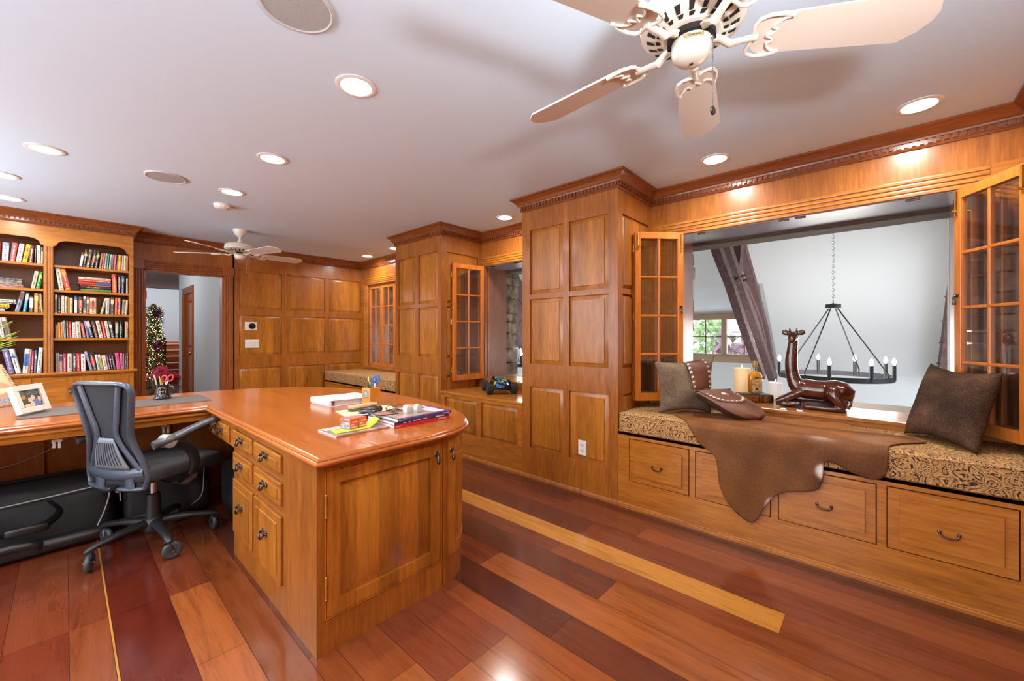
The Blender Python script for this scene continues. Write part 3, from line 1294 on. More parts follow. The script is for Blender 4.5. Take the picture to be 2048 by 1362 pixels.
# dormer window: wall plane at XE with two sashes of four panes
wy = [2.02, 2.62, 2.70, 3.30, 3.38, 3.98]
m = MB()
WZ0, WZ1 = .90, 1.52
m.box(XE, XE + .1, 1.25, 1.42, ZE, 1.65)
m.box(XE, XE + .1, 4.1, 12, ZE, 1.65)
m.box(XE, XE + .1, 1.42, 4.1, ZE, WZ0 - .03)
m.box(XE, XE + .1, 1.42, 4.1, WZ1 + .03, 1.65)
struct('wall_dormer', m, BARN)
TAUPE = mat('taupe_trim', (150, 124, 100), .5)
m = MB()
m.box(XE - .03, XE, 1.36, 4.16, WZ0 - .15, WZ0 - .03, .006)
m.box(XE - .06, XE, 1.34, 4.18, WZ0 - .03, WZ0, .006)
m.box(XE - .03, XE, 1.36, 4.16, WZ1, WZ1 + .11, .006)
sash = [(1.42, 2.02), (2.06, 2.66), (2.70, 3.30), (3.34, 3.94)]
for y in (1.40, 2.04, 2.68, 3.32, 3.96):
    m.box(XE - .03, XE + .05, y - .045, y + .045, WZ0, WZ1, .004)
d = struct('window_4', m, TAUPE)
m = MB()
for a, b in sash:
    yc = (a + b) / 2
    m.box(XE + .01, XE + .03, yc - .01, yc + .01, WZ0, WZ1)
    m.box(XE + .01, XE + .03, a, b, (WZ0 + WZ1) / 2 - .01, (WZ0 + WZ1) / 2 + .01)
obj('muntins', m, mat('muntin_brown', (92, 66, 46), .5), d)
m = MB()
m.box(XE + .018, XE + .022, 1.42, 3.98, WZ0, WZ1)
obj('glass_pane', m, GLASS, d, 0)

# trees outside the dormer
LEAFS = [mat('tree_leaf_green', (110, 140, 84), .8), mat('tree_leaf_yellow', (190, 172, 110), .8), mat('tree_leaf_plum', (110, 84, 96), .8), mat('tree_leaf_dark', (84, 116, 76), .8)]
r3 = random.Random(11)
for i, (x, y, z, r, c) in enumerate([(13.2, 3.6, .6, 1.15, 0), (13.6, 6.1, .6, 1.15, 1), (11.4, 2.15, .75, 1.0, 2), (16.4, 8.2, .8, 1.3, 3), (17.4, 4.6, 1.2, 2.1, 3), (11.2, 4.4, .1, .8, 1)]):
    t = thing('tree', ['green tree seen through the left dormer pane', 'yellowing tree in the dormer window, behind the green one', 'plum leaved tree in the right dormer panes beside the timber', 'dark green tree at the far side of the dormer window', 'tall dark tree rising behind the others in the dormer', 'low yellow bush at the bottom of the dormer window'][i], 'tree', (x, y, -3), 0, 'trees outside the dormer')
    m = MB()
    m.cyl((0, 0, 0), (0, 0, 3 + z), .12, .06, 8)
    obj('trunk', m, TIMB, t)
    m = MB()
    for q in range(900):
        d_ = Vector((r3.gauss(0, 1), r3.gauss(0, 1), r3.gauss(0, 1))).normalized() * r * r3.uniform(.55, 1) ** .5
        s = r3.uniform(.08, .17)
        a = Vector((r3.uniform(-1, 1), r3.uniform(-1, 1), r3.uniform(-1, 1))).normalized()
        b = a.orthogonal().normalized()
        c_ = Vector((0, 0, 3 + z)) + d_
        m.poly([c_ + a * s, c_ + b * s * .6, c_ - a * s, c_ - b * s * .6])
    obj('foliage', m, LEAFS[c], t, 0)

# timber trusses
def beam(m, pts, w, th, Y):
    """beam of rectangular section following (X, Z) points in a plane of constant Y; w across in XZ, th along Y"""
    rings = []
    for i, (x, z) in enumerate(pts):
        a = Vector(pts[max(i - 1, 0)])
        b = Vector(pts[min(i + 1, len(pts) - 1)])
        d = (b - a).normalized()
        n = Vector((-d.y, d.x))
        ww = w * (1 + .08 * math.sin(i * 2.3))
        p, q = Vector((x, z)) + n * ww / 2, Vector((x, z)) - n * ww / 2
        rings.append([(p.x, Y - th / 2, p.y), (p.x, Y + th / 2, p.y), (q.x, Y + th / 2, q.y), (q.x, Y - th / 2, q.y)])
    m.rings(rings)


def at_plane(Y, pts, reach=None):
    out = []
    for x, y in pts:
        p = ony(x, y, Y)
        out.append((p.x, p.z))
    if reach:
        (x0, z0), (x1, z1) = out[0], out[1]
        if x0 > reach and abs(x1 - x0) > .02:
            out.insert(0, (reach, z0 + (z1 - z0) / (x1 - x0) * (reach - x0)))
    return out


def pegs(m, Y, pts):
    for x, z in pts:
        m.cyl((x, Y - .2, z), (x, Y - .12, z), .012, n=8)


t = thing('timber_truss', 'dark old timber truss leaning across the near window view', 'truss')
for nm, px, w, th, yy in (('rafter', [(1480, 470), (1506, 560), (1532, 660), (1550, 757)], .09, .1, 1.22), ('brace', [(1440, 470), (1466, 545), (1506, 650), (1541, 756)], .1, .09, 1.18), ('curved_brace', [(1412, 478), (1428, 520), (1446, 566), (1468, 630), (1493, 700), (1514, 752)], .09, .08, 1.14), ('post', [(1476, 470), (1474, 520), (1469, 566)], .14, .1, 1.2), ('strut', [(1473, 548), (1494, 590), (1514, 640), (1526, 690)], .05, .08, 1.19)):
    m = MB()
    beam(m, at_plane(1.2, px, 4.09 if nm in ('rafter', 'brace') else None), w, th, yy)
    if nm == 'curved_brace':
        pp = at_plane(1.2, [(1444, 556), (1449, 564)])
        for x, z in pp:
            m.cyl((x, 1.02, z), (x - .06, .98, z), .012, n=8)
    obj(nm, m, TIMB, t)
t = thing('timber_truss', 'dark timber truss glimpsed behind the right hand shutters', 'truss')
for nm, pts, w, yy in (('rafter', [(4.1, 4.22), (6.0, 2.46), (6.92, 1.60), (7.84, .66)], .2, -.70), ('collar', [(4.1, 2.9), (5.3, 2.75), (6.2, 2.15)], .16, -.68), ('curved_brace', [(4.1, 1.35), (4.5, 1.12), (5.1, .92), (5.9, .78), (7.0, .72)], .2, -.72), ('lower_brace', [(4.1, .98), (4.5, .80), (5.0, .5), (5.4, .1), (5.7, -.5)], .17, -.72)):
    m = MB()
    beam(m, pts, w, .18, yy)
    if nm == 'rafter':
        for q in range(6):
            x = 6.2 + q * .28
            z = 2.40 - (x - 6.0) * .95
            m.cyl((x - .02, yy + .08, z), (x - .1, yy + .12, z), .01, n=6)
    obj(nm, m, TIMB, t)
t = thing('timber_truss', 'dark timber truss seen past the toy truck opening', 'truss')
for nm, px, w in (('rafter', [(985, 505), (1030, 575), (1075, 655), (1110, 720)], .3), ('brace', [(985, 560), (1030, 632), (1060, 690), (1100, 770)], .42)):
    m = MB()
    beam(m, at_plane(5.0, px, 4.09), w, .2, 5.0)
    obj(nm, m, TIMB, t)

# chandeliers
BULB = mat('lit_bulb', (255, 255, 255), .3, emit=(255, 246, 228), estr=30)
CHB = mat('blackened_iron', (42, 42, 48), .5, .4)


def chandelier(x, y, zr, zh, R, label, ztop, rot):
    t = thing('chandelier', label, 'chandelier', (x, y, 0))
    m = MB()
    n = 48
    prof = [(R - .006, zr - .028), (R + .006, zr - .028), (R + .006, zr + .028), (R - .006, zr + .028)]
    V = [[m.v((r * math.cos(2 * PI * i / n), r * math.sin(2 * PI * i / n), z)) for r, z in prof] for i in range(n)]
    for i in range(n):
        A, B = V[i], V[(i + 1) % n]
        for q in range(4):
            m._f([A[q], A[(q + 1) % 4], B[(q + 1) % 4], B[q]])
    obj('ring', m, CHB, t)
    m = MB()
    m.lathe([(.05, zh - .02), (.07, zh - .02), (.07, zh + .02), (.03, zh + .022), (.012, zh + .03)], n=24)
    m.tube([(.018 * math.cos(a), 0, zh + .045 + .018 * math.sin(a)) for a in [2 * PI * i / 14 for i in range(14)]], .004, 6, closed=True)
    obj('hub', m, CHB, t)
    for k in range(4):
        a = rot + math.pi / 4 + k * PI / 2
        m = MB()
        c, s = math.cos(a), math.sin(a)
        m.tube([(.045 * c, .045 * s, zh - .03), (R * c, R * s, zr + .05)], .0065, 8)
        m.tube([(R * c, R * s, zr + .05), (R * c * .98, R * s * .98, zr + .04), (R * c, R * s, zr)], .006, 8)
        obj('rod', m, CHB, t)
    m = MB()
    z = zh + .06
    i = 0
    while z < ztop:
        a = (i % 2) * PI / 2
        m.tube([(.009 * math.cos(q) * math.cos(a), .009 * math.cos(q) * math.sin(a), z + .018 + .02 * math.sin(q)) for q in [2 * PI * j / 10 for j in range(10)]], .003, 5, closed=True)
        z += .033
        i += 1
    obj('chain', m, STEEL, t)
    for k in range(9):
        a = rot + 2 * PI * k / 9
        c, s = math.cos(a) * R, math.sin(a) * R
        m = MB()
        m.cyl((c, s, zr - .01), (c, s, zr + .15), .017, n=12)
        cs = obj('candle_sleeve', m, CHB, t)
        m = MB()
        m.lathe([(.008, zr + .15), (.016, zr + .168), (.018, zr + .18), (.013, zr + .2), (.006, zr + .218), (.001, zr + .226)], (c, s, 0), n=10)
        obj('bulb', m, BULB, cs)
    l = bpy.data.lights.new('chandelier_lamp', 'POINT')
    l.energy = 60
    l.shadow_soft_size = R
    l.color = (1, .96, .9)
    o = bpy.data.objects.new('chandelier_lamp', l)
    COL.objects.link(o)
    o.parent = t
    o.location = (0, 0, zr + .2)
    return t


chandelier(5.74, .355, .787, 1.568, .5, 'black ring chandelier hanging in the middle of the near window view', 2.95, .35)
chandelier(5.0, 4.2, .787, 1.568, .5, 'black ring chandelier glimpsed past the toy truck opening', 3.6, .2)

# ================================================================== DESK
ZT = .782


def cat_rom(P, n=6, closed=False):
    out = []
    k = len(P)
    for i in range(k if closed else k - 1):
        p0 = P[(i - 1) % k] if closed else P[max(i - 1, 0)]
        p1, p2 = P[i], P[(i + 1) % k]
        p3 = P[(i + 2) % k] if closed else P[min(i + 2, k - 1)]
        for q in range(n):
            t = q / n
            out.append(tuple(.5 * (2 * b + (c - a) * t + (2 * a - 5 * b + 4 * c - d) * t * t + (3 * b - a - 3 * c + d) * t ** 3) for a, b, c, d in zip(p0, p1, p2, p3)))
    if not closed:
        out.append(tuple(P[-1]))
    return out


CURVE = [(1.06, 1.552), (1.22, 1.556), (1.36, 1.585), (1.48, 1.66), (1.58, 1.79), (1.655, 1.97), (1.71, 2.2), (1.745, 2.5), (1.75, 2.85), (1.70, 3.25), (1.58, 3.60), (1.40, 3.84), (1.16, 4.0), (.90, 4.09), (.6, 4.14)]
outline = [(.628, 1.552)] + cat_rom(CURVE, 5) + [(.3, 4.15), (-1.15, 4.15), (-1.15, 3.265), (.606, 3.265), (.606, 2.6)]
outline = [outline[0]] + outline[1:-1] + [(.617, 3.263)]


def offset_poly(P, d):
    """shrink a counter-clockwise outline by d"""
    out = []
    k = len(P)
    for i in range(k):
        a, b, c = Vector(P[i - 1]), Vector(P[i]), Vector(P[(i + 1) % k])
        u, w = (b - a).normalized(), (c - b).normalized()
        n1, n2 = Vector((-u.y, u.x)), Vector((-w.y, w.x))
        q = 1 + n1.dot(n2)
        n = (n1 + n2) / max(q, .35)
        out.append(tuple(b + n * d))
    return out


desk = thing('desk', 'large curved cherry desk with a long side counter, drawers and a panelled end', 'desk')
# drop the duplicate inner corner
outline = [p for i, p in enumerate(outline) if p != (.606, 3.265)]
m = MB()
prof = [(.012, ZT - .038), (.004, ZT - .036), (0, ZT - .03), (0, ZT - .024), (.004, ZT - .018), (.007, ZT - .016), (.007, ZT - .012), (.011, ZT - .005), (.018, ZT)]
m.rings([[(x, y, z) for x, y in offset_poly(outline, o)] for o, z in prof], cap=False)
ins = offset_poly(outline, .018)
bs = offset_poly(outline, .012)
m.poly([(x, y, ZT) for x, y in ins])
m.poly([(x, y, ZT - .038) for x, y in bs][::-1])
obj('worktop', m, WTOP, desk, 25)

FX, FY = .647, 1.594          # drawer face and panelled end
ZC = ZT - .038                # top of the carcass
bcur = [(1.25, FY)] + cat_rom([(1.25, FY), (1.36, 1.615), (1.455, 1.685), (1.545, 1.81), (1.62, 1.985), (1.672, 2.2), (1.705, 2.5), (1.71, 2.85), (1.66, 3.25), (1.54, 3.58), (1.37, 3.81), (1.14, 3.96), (.9, 4.045)], 6)[1:]
body = [(FX + .03, FY + .03), (1.25, FY + .03)] + offset_poly(bcur + [(.9, 3), (1.25, 3)], .004)[1:len(bcur)] + [(.9, 4.045), (.9, 4.0), (1.15, 4.0), (1.15, 2.714), (FX + .03, 2.714)]
m = MB()
m.prism(body, 0, ZC)
# drawer face: frame with openings
DR = [(1.944, 2.319, .634, .716), (1.944, 2.319, .488, .594), (1.944, 2.319, .136, .445), (2.351, 2.693, .634, .716), (2.351, 2.693, .488, .594), (2.351, 2.693, .142, .445)]
mtL = frame_mtx((FX, 0, 0), (0, -1, 0), (0, 0, 1))
framed(m, mtL, -2.714, -FY, 0, ZC, [(-b, -a, c, d) for a, b, c, d in DR], t=.03)
mtF = frame_mtx((0, FY, 0), (1, 0, 0), (0, 0, 1))
framed(m, mtF, FX, 1.25, 0, ZC, [(.677, 1.243, .134, .720)], t=.03)
m.box(FX, 1.15, 2.712, 2.716, 0, ZC)
# small bead along the foot of the panelled end and curve
m.box(FX + .0, 1.25, FY - .001, FY + .001, .118, .122)
carc = obj('carcass', m, WZ, desk)
# kneehole apron, counter apron and back panels
m = MB()
m.box(FX, FX + .02, 2.716, 3.262, .605, ZC)
m.box(FX + .02, FX + .5, 2.716, 3.262, .60, .612)
obj('kneehole_apron', m, WY, desk)
m = MB()
m.box(-1.13, FX + .02, 3.282, 3.302, .688, ZC)
m.sweep([(0, 0), (.012, 0), (.012, .006), (.004, .014), (0, .02)], (-1.13, 3.282, ZC - .0205), (FX, 3.282, ZC - .0205), (0, -1, 0), (0, 0, 1))
obj('counter_apron', m, WX, desk)
m = MB()
m.box(-1.13, 1.15, 4.05, 4.07, 0, ZC)
for x in (-.75, -.115, .52):
    m.box(x - .025, x + .025, 4.032, 4.05, 0, ZC)
m.box(-1.13, 1.15, 4.036, 4.05, 0, .12)
m.box(1.135, 1.15, 2.72, 4.05, 0, ZC)
m.box(-1.15, -1.13, 3.3, 4.07, 0, ZC)
obj('back_panel', m, WDR, desk)


def ornate_pull(p, u, n, parent, w=.05):
    """small cast bail pull with leafy rosettes"""
    u, n, p = Vector(u), Vector(n), Vector(p)
    m = MB()
    for s in (-1, 1):
        c = p + u * (s * w / 2)
        for k in range(5):
            a = 2 * PI * k / 5 + .3
            m.sphere(c + u * (.009 * math.cos(a)) + Vector((0, 0, .009 * math.sin(a))) + n * .003, .006, 8)
        m.cyl(c, c + n * .014, .005, n=8)
        m.sphere(c + n * .015, .007, 8)
    pts = [p + u * (-math.cos(PI * i / 12) * w / 2) + n * (.016 + .005 * math.sin(PI * i / 12)) + Vector((0, 0, -.022 * math.sin(PI * i / 12) ** .7)) for i in range(13)]
    m.tube(pts, [.0035 + .0022 * math.sin(PI * i / 12) ** 3 for i in range(13)], 8)
    m.sphere(p + n * .004, .007, 8)
    return obj('pull', m, IRON, parent)


for a, b, c, d in DR:
    m = MB()
    m.box(FX - .014, FX + .02, a + .003, b - .003, c + .003, d - .003, .003)
    mt = frame_mtx((FX - .014, 0, 0), (0, -1, 0), (0, 0, 1))
    g = .03 if d - c > .15 else .02
    raised(m, mt, -b + .01, -a - .01, c + .01, d - .01, t=.003, bev=g, lift=.005)
    dr = obj('drawer', m, WY if d - c < .2 else WPY, desk)
    ornate_pull((FX - .019, (a + b) / 2, (c + d) / 2 + (.008 if d - c < .2 else .03)), (0, 1, 0), (-1, 0, 0), dr)
m = MB()
m.box(FX - .012, FX + .01, 2.79, 3.225, .622, .712, .003)
mt = frame_mtx((FX - .012, 0, 0), (0, -1, 0), (0, 0, 1))
raised(m, mt, -3.215, -2.80, .632, .702, t=.003, bev=.02, lift=.005)
dr = obj('drawer', m, WY, desk)
for y in (2.93, 3.09):
    ornate_pull((FX - .017, y, .675), (0, 1, 0), (-1, 0, 0), dr, .04)

# panelled end door with hinges and drop pull
def door_frame(m, mt, a, b, c, d, st, t=.012):
    framed(m, mt, a, b, c, d, [(a + st, b - st, c + st, d - st)], t=t * 1.6)
    P = lambda x, y, z: mt @ Vector((x, y, z))
    for q in range(4):
        A = [(a, c), (b, c), (b, d), (a, d)]
        (x0, y0), (x1, y1) = A[q], A[(q + 1) % 4]
        m.poly([P(x0, y0, 0), P(x1, y1, 0), P(x1, y1, -.025), P(x0, y0, -.025)])
    raised(m, mt, a + st, b - st, c + st, d - st, t=t * 1.6, bev=.04, lift=-.001)


m = MB()
mtD = frame_mtx((0, FY - .002, 0), (1, 0, 0), (0, 0, 1))
door_frame(m, mtD, .684, 1.237, .141, .713, .054)
# bead round the opening
for a, b, c, d in ((.677, .681, .134, .72), (1.239, 1.243, .134, .72)):
    m.box(a, b, FY - .004, FY + .01, c, d)
m.box(.677, 1.243, FY - .004, FY + .01, .134, .138)
m.box(.677, 1.243, FY - .004, FY + .01, .716, .72)
dd = obj('door', m, WPX, desk)
for z in (.58, .26):
    m = MB()
    m.cyl((.681, FY - .006, z - .04), (.681, FY - .006, z + .04), .0055, n=10)
    for s in (-1, 1):
        m.sphere((.681, FY - .006, z + s * .043), .006, 8)
    obj('hinge', m, BRASS, dd)


def drop_pull(p, n, parent, up=1.0):
    n, p = Vector(n), Vector(p)
    m = MB()
    m.cyl(p, p + n * .004, .014, .011, 14)
    m.sphere(p + n * .01 + Vector((0, 0, .002)), .008, 10)
    q = p + n * .012
    m.tube([q, q + n * .006 + Vector((0, 0, -.008)), q + n * .006 + Vector((0, 0, -.02)), q + n * .005 + Vector((0, 0, -.034)), q + n * .004 + Vector((0, 0, -.046))], [.004, .004, .006, .0105, .004], 10)
    return obj('pull', m, IRON, parent)


drop_pull((1.214, FY - .003, .665), (0, -1, 0), dd)
# curved door following the bowed corner
cl = [0]
for p, q in zip(bcur, bcur[1:]):
    cl.append(cl[-1] + (Vector(q) - Vector(p)).length)


def on_curve(s):
    for i in range(len(bcur) - 1):
        if cl[i + 1] >= s:
            f = (s - cl[i]) / (cl[i + 1] - cl[i])
            p, q = Vector(bcur[i]), Vector(bcur[i + 1])
            d = (q - p).normalized()
            return p + (q - p) * f, Vector((d.y, -d.x))
    return Vector(bcur[-1]), Vector((1, 0))


def curved_slab(m, s0, s1, z0, z1, o0, o1, n=14):
    rows_ = []
    for i in range(n + 1):
        p, nn = on_curve(s0 + (s1 - s0) * i / n)
        a, b = p + nn * o0, p + nn * o1
        rows_.append([(a.x, a.y, z0), (b.x, b.y, z0), (b.x, b.y, z1), (a.x, a.y, z1)])
    m.rings(rows_)


m = MB()
s0, s1 = .04, .62
for a, b, c, d in ((s0, s0 + .05, .136, .713), (s1 - .05, s1, .136, .713), (s0 + .05, s1 - .05, .136, .19), (s0 + .05, s1 - .05, .66, .713)):
    curved_slab(m, a, b, c, d, -.004, .004)
curved_slab(m, s0 + .052, s1 - .052, .192, .658, -.004, -.002)
curved_slab(m, s0 + .085, s1 - .085, .225, .625, -.003, .003)
cd = obj('curved_door', m, WPX, desk)
p, nn = on_curve(s0 + .022)
drop_pull((p.x + nn.x * .004, p.y + nn.y * .004, .665), (nn.x, nn.y, 0), cd)

# ================================================================== OFFICE CHAIR
ch = thing('office_chair', 'black and grey mesh back swivel chair pulled up to the desk corner', 'office chair', (.355, 3.21, 0), math.radians(-59))
FRM = mat('chair_frame_grey', (70, 80, 94), .32, coat=.2)
MESHM = mat('chair_mesh', (44, 46, 50), .75, bump=.6, nscale=500)
SEATM = mat('chair_seat_fabric', (38, 39, 41), .8, bump=.3, nscale=400)


def back_y(x, z):
    return -.165 - .17 * max(0, z - .46) ** 1.15 - .06 * (1 - (x / .24) ** 2) * .6


half = [(x * .80, z) for x, z in [(.19, .405), (.235, .43), (.25, .48), (.232, .545), (.198, .62), (.178, .69), (.19, .77), (.214, .86), (.232, .93), (.225, .968), (.19, .985), (.1, .99)]]
loop = cat_rom([(x, z) for x, z in half] + [(-x, z) for x, z in half[::-1]], 4, True)
m = MB()
m.tube([(x, back_y(x, z), z) for x, z in loop], [(.019, .012)] * len(loop), 8, closed=True, flat=(0, -1, 0))
for s in (-1, 1):
    v_ = cat_rom([(s * .13, .975), (s * .11, .9), (s * .085, .8), (s * .065, .72), (s * .085, .65), (s * .13, .57), (s * .175, .5)], 4)
    m.tube([(x, back_y(x, z) - .004, z) for x, z in v_], [(.011, .017)] * len(v_), 8, flat=(0, -1, 0))
band = cat_rom([(-.188, .50), (-.095, .487), (0, .482), (.095, .487), (.188, .50)], 5)
m.tube([(x, back_y(x, z) - .006, z) for x, z in band], [(.013, .03)] * len(band), 8, flat=(0, -1, 0))
for s in (-1, 1):
    low = cat_rom([(s * .12, .49), (s * .1, .45), (s * .105, .41)], 4)
    m.tube([(x, back_y(x, z) - .004, z) for x, z in low], [(.012, .03)] * len(low), 8, flat=(0, -1, 0))
obj('back_frame', m, FRM, ch, 60)
m = MB()


def hw(z):
    pts = [(z_, x_) for x_, z_ in half]
    for (z0, x0), (z1, x1) in zip(pts, pts[1:]):
        if z0 <= z <= z1:
            return x0 + (x1 - x0) * (z - z0) / (z1 - z0)
    return .1


m.grid(lambda u, v: ((2 * u - 1) * hw(.51 + v * .465), back_y((2 * u - 1) * hw(.51 + v * .465), .51 + v * .465) + .004, .51 + v * .465), 14, 20)
m.grid(lambda u, v: ((2 * u - 1) * .2, back_y((2 * u - 1) * .2, .41 + v * .08) + .003, .41 + v * .08), 10, 3)
me_ = obj('mesh_back', m, MESHM, ch, 60)
md = me_.modifiers.new('solid', 'SOLIDIFY')
md.thickness = .004
m = MB()
lw = lambda v: .048 + .07 * (1 - v) ** .9
m.grid(lambda u, v: ((2 * u - 1) * lw(v), back_y((2 * u - 1) * lw(v), .515 + v * .175) - .012 - .008 * math.sin(PI * v), .515 + v * .175), 10, 10)
lp = obj('lumbar_pad', m, mat('lumbar_grey', (128, 136, 146), .4), ch, 60)
lp.modifiers.new('solid', 'SOLIDIFY').thickness = .006
m = MB()
for q in range(-4, 5):
    pts = []
    for i in range(8):
        v = .12 + .74 * i / 7
        x = q / 5 * lw(v) * (.9 + .15 * v)
        pts.append((x, back_y(x, .515 + v * .175) - .016 - .008 * math.sin(PI * v), .515 + v * .175))
    m.tube(pts, .0018, 5)
obj('slits', m, BLACK, lp)

m = MB()
def seat_ring(z, ins):
    pts = []
    for cx, cy, a0, r in ((.25, .25, 0, .07), (-.25, .25, PI / 2, .07), (-.235, -.205, PI, .09), (.235, -.205, 1.5 * PI, .09)):
        sx, sy = (1 if cx > 0 else -1), (1 if cy > 0 else -1)
        for q in range(7):
            a = a0 + PI / 2 * q / 6
            x = cx - sx * r + math.cos(a) * (r - ins * .6)
            y = cy - sy * r + math.sin(a) * (r - ins * .6)
            pts.append((x, y, z + (.012 * (y / .25) ** 2 if y < 0 else -.01 * (y / .25) ** 2)))
    return pts
m.rings([seat_ring(.432, .05), seat_ring(.436, .015), seat_ring(.45, 0), seat_ring(.485, -.004), seat_ring(.503, .01), seat_ring(.511, .035), seat_ring(.513, .1)])
obj('seat', m, SEATM, ch, 50)
m = MB()
m.box(-.1, .1, -.13, .12, .395, .434, .012)
m.box(-.03, .03, -.25, -.12, .40, .425, .008)
obj('mechanism', m, BLACK, ch)
m = MB()
m.tube([(.05, -.05, .41), (.16, -.06, .405), (.25, -.06, .40)], [.005, .005, .009], 8)
obj('lever', m, BLACK, ch)
m = MB()
m.cyl((0, -.17, .405), (0, -.185, .375), .013, n=12)
obj('tension_knob', m, STEEL, ch)
m = MB()
m.lathe([(.038, .13), (.036, .2), (.033, .3), (.024, .305)], n=24)
obj('column_cover', m, BLACK, ch)
m = MB()
m.cyl((0, 0, .29), (0, 0, .40), .017, n=20)
obj('gas_column', m, STEEL, ch)
m = MB()
m.lathe([(.05, .09), (.055, .11), (.052, .145), (.04, .165), (.03, .17)], n=24)
for k in range(5):
    a = math.radians(263 + 72 * k)
    c, s = math.cos(a), math.sin(a)
    m.tube([(c * r, s * r, z) for r, z in ((.03, .132), (.09, .135), (.18, .13), (.26, .118), (.30, .108), (.315, .1))], [(.03, .026), (.028, .023), (.023, .019), (.02, .016), (.019, .014), (.012, .01)], 10, flat=(-s, c, 0))
obj('star_base', m, BLACK, ch, 50)
for k in range(5):
    a = math.radians(263 + 72 * k)
    c, s = math.cos(a), math.sin(a)
    ct = Vector((c * .292, s * .292, 0))
    wa = a + .9 + .5 * k
    wd = Vector((math.cos(wa), math.sin(wa), 0))
    wn = Vector((-wd.y, wd.x, 0))
    ax = ct + wd * .016 + Vector((0, 0, .047))
    m = MB()
    m.cyl(ct + Vector((0, 0, .075)), ct + Vector((0, 0, .112)), .011, n=12)
    for q in (-1, 1):
        m.tube([ct + Vector((0, 0, .088)) + wn * q * .008, ct + wn * q * .017 + wd * .006 + Vector((0, 0, .075)), ax + wn * q * .018], [(.012, .004)] * 3, 8, flat=wd)
    m.tube([ct + Vector((0, 0, .094)) - wd * .02, ct + Vector((0, 0, .1)) + wd * .02], .012, 8)
    co = obj('caster', m, BLACK, ch)
    m = MB()
    mw = frame_mtx(ax, wd, (0, 0, 1))
    m.lathe([(.02, -.011), (.036, -.013), (.044, -.009), (.047, 0), (.044, .009), (.036, .013), (.02, .011)], n=28, mtx=mw)
    wo = obj('wheel', m, mat('caster_rubber', (58, 62, 66), .4), co, 50)
    m = MB()
    m.cyl(ax - wn * .021, ax + wn * .021, .007, n=12)
    obj('axle', m, STEEL, co)
for s in (1, -1):
    m = MB()
    X = s * .265
    arm = cat_rom([(X, -.205, .652), (X, -.17, .66), (X, -.12, .665), (X, -.02, .69), (X, .08, .712), (X, .15, .722), (X, .195, .724)], 4)
    rr = []
    for i in range(len(arm)):
        t = i / (len(arm) - 1)
        rr.append((.034 * min(1, .35 + 3 * t) * (1 if t < .93 else .7), .024 - .010 * t))
    m.tube(arm, rr, 12, flat=(1, 0, 0))
    ao = obj('armrest', m, mat('armrest_grey', (62, 68, 76), .35), ch, 60)
    m = MB()
    m.cyl((X - .026, -.13, .66), (X + .026, -.13, .66), .036, n=28)
    m.cyl((X - .030, -.13, .66), (X + .030, -.13, .66), .025, n=28)
    obj('pivot', m, mat('pivot_grey', (150, 154, 160), .35), ao)
    m = MB()
    st = cat_rom([(X, -.12, .655), (X * .99, -.055, .635), (X * .97, .01, .575), (X * .95, .045, .49), (X * .86, .045, .425)], 5)
    m.tube(st, [(.016, .03)] * len(st), 10, flat=(1, 0, 0))
    obj('arm_bracket', m, BLACK, ao, 60)

# ================================================================== BAGS, CABLE AND CLIPS UNDER THE COUNTER
NYL = mat('black_nylon', (24, 24, 25), .7, bump=.25, nscale=250)
VIN = mat('black_vinyl', (26, 26, 28), .35)
PIPE = mat('grey_piping', (170, 172, 174), .5)


def sack(x0, x1, y0, y1, h, lean, seed, r=.06, n=16):
    rr = random.Random(seed)
    R = []
    for i in range(n + 1):
        t = i / n
        x = x0 + (x1 - x0) * t
        e = min(1, math.sin(PI * t) ** .35 + .02) if 0 < t < 1 else .25
        pts = []
        for k in range(20):
            a = 2 * PI * k / 20 + PI / 20
            cy, sz = math.cos(a), math.sin(a)
            sq = lambda v: math.copysign(abs(v) ** .45, v)
            yy = (y0 + y1) / 2 + sq(cy) * (y1 - y0) / 2 * (.9 + .1 * e)
            zz = h / 2 + sq(sz) * h / 2 * (.88 + .12 * e)
            yy += lean * (zz / h) + (rr.uniform(-.01, .01) if sz > -.5 else 0)
            zz = max(.002, zz + (rr.uniform(-.008, .008) if sz > 0 else 0))
            pts.append((x + (.02 * (1 - zz / h) if t > .5 else 0), yy, zz))
        R.append(pts)
    m = MB()
    m.rings(R)
    return m


bag = thing('gear_bag', 'long black gear bag with light piping lying under the counter', 'bag')
b_ = obj('body', sack(-1.05, .22, 3.52, 3.92, .37, .06, 5), NYL, bag, 60)
b_.modifiers.new('sub', 'SUBSURF').render_levels = 2
m = MB()
m.tube(cat_rom([(-1.0, 3.545, .275), (-.5, 3.555, .29), (-.1, 3.56, .305), (.13, 3.565, .315), (.185, 3.56, .28), (.165, 3.535, .17), (.12, 3.51, .06)], 6), .004, 6)
obj('piping', m, PIPE, bag)
m = MB()
m.tube([(-1.05, 3.50, .05), (-.4, 3.495, .052), (.09, 3.50, .055), (.15, 3.5, .055)], [.04, .042, .04, .036], 14)
obj('edge_tube', m, VIN, bag, 60)
m = MB()
m.tube(cat_rom([(-.32, 3.48, .05), (-.29, 3.455, .085), (-.2, 3.445, .1), (-.11, 3.455, .085), (-.08, 3.48, .05)], 5), [(.022, .012)] * 21, 10, flat=(0, 0, 1))
obj('carry_handle', m, VIN, bag, 60)
m = MB()
m.tube(cat_rom([(-.34, 3.53, .26), (-.3, 3.49, .2), (-.2, 3.475, .17), (-.08, 3.475, .18), (-.02, 3.5, .23), (-.06, 3.54, .29)], 5), [(.03, .006)] * 26, 8, flat=(0, 0, 1))
m.box(-.22, -.06, 3.455, 3.475, .15, .195, .006)
obj('strap', m, VIN, bag, 60)
m = MB()
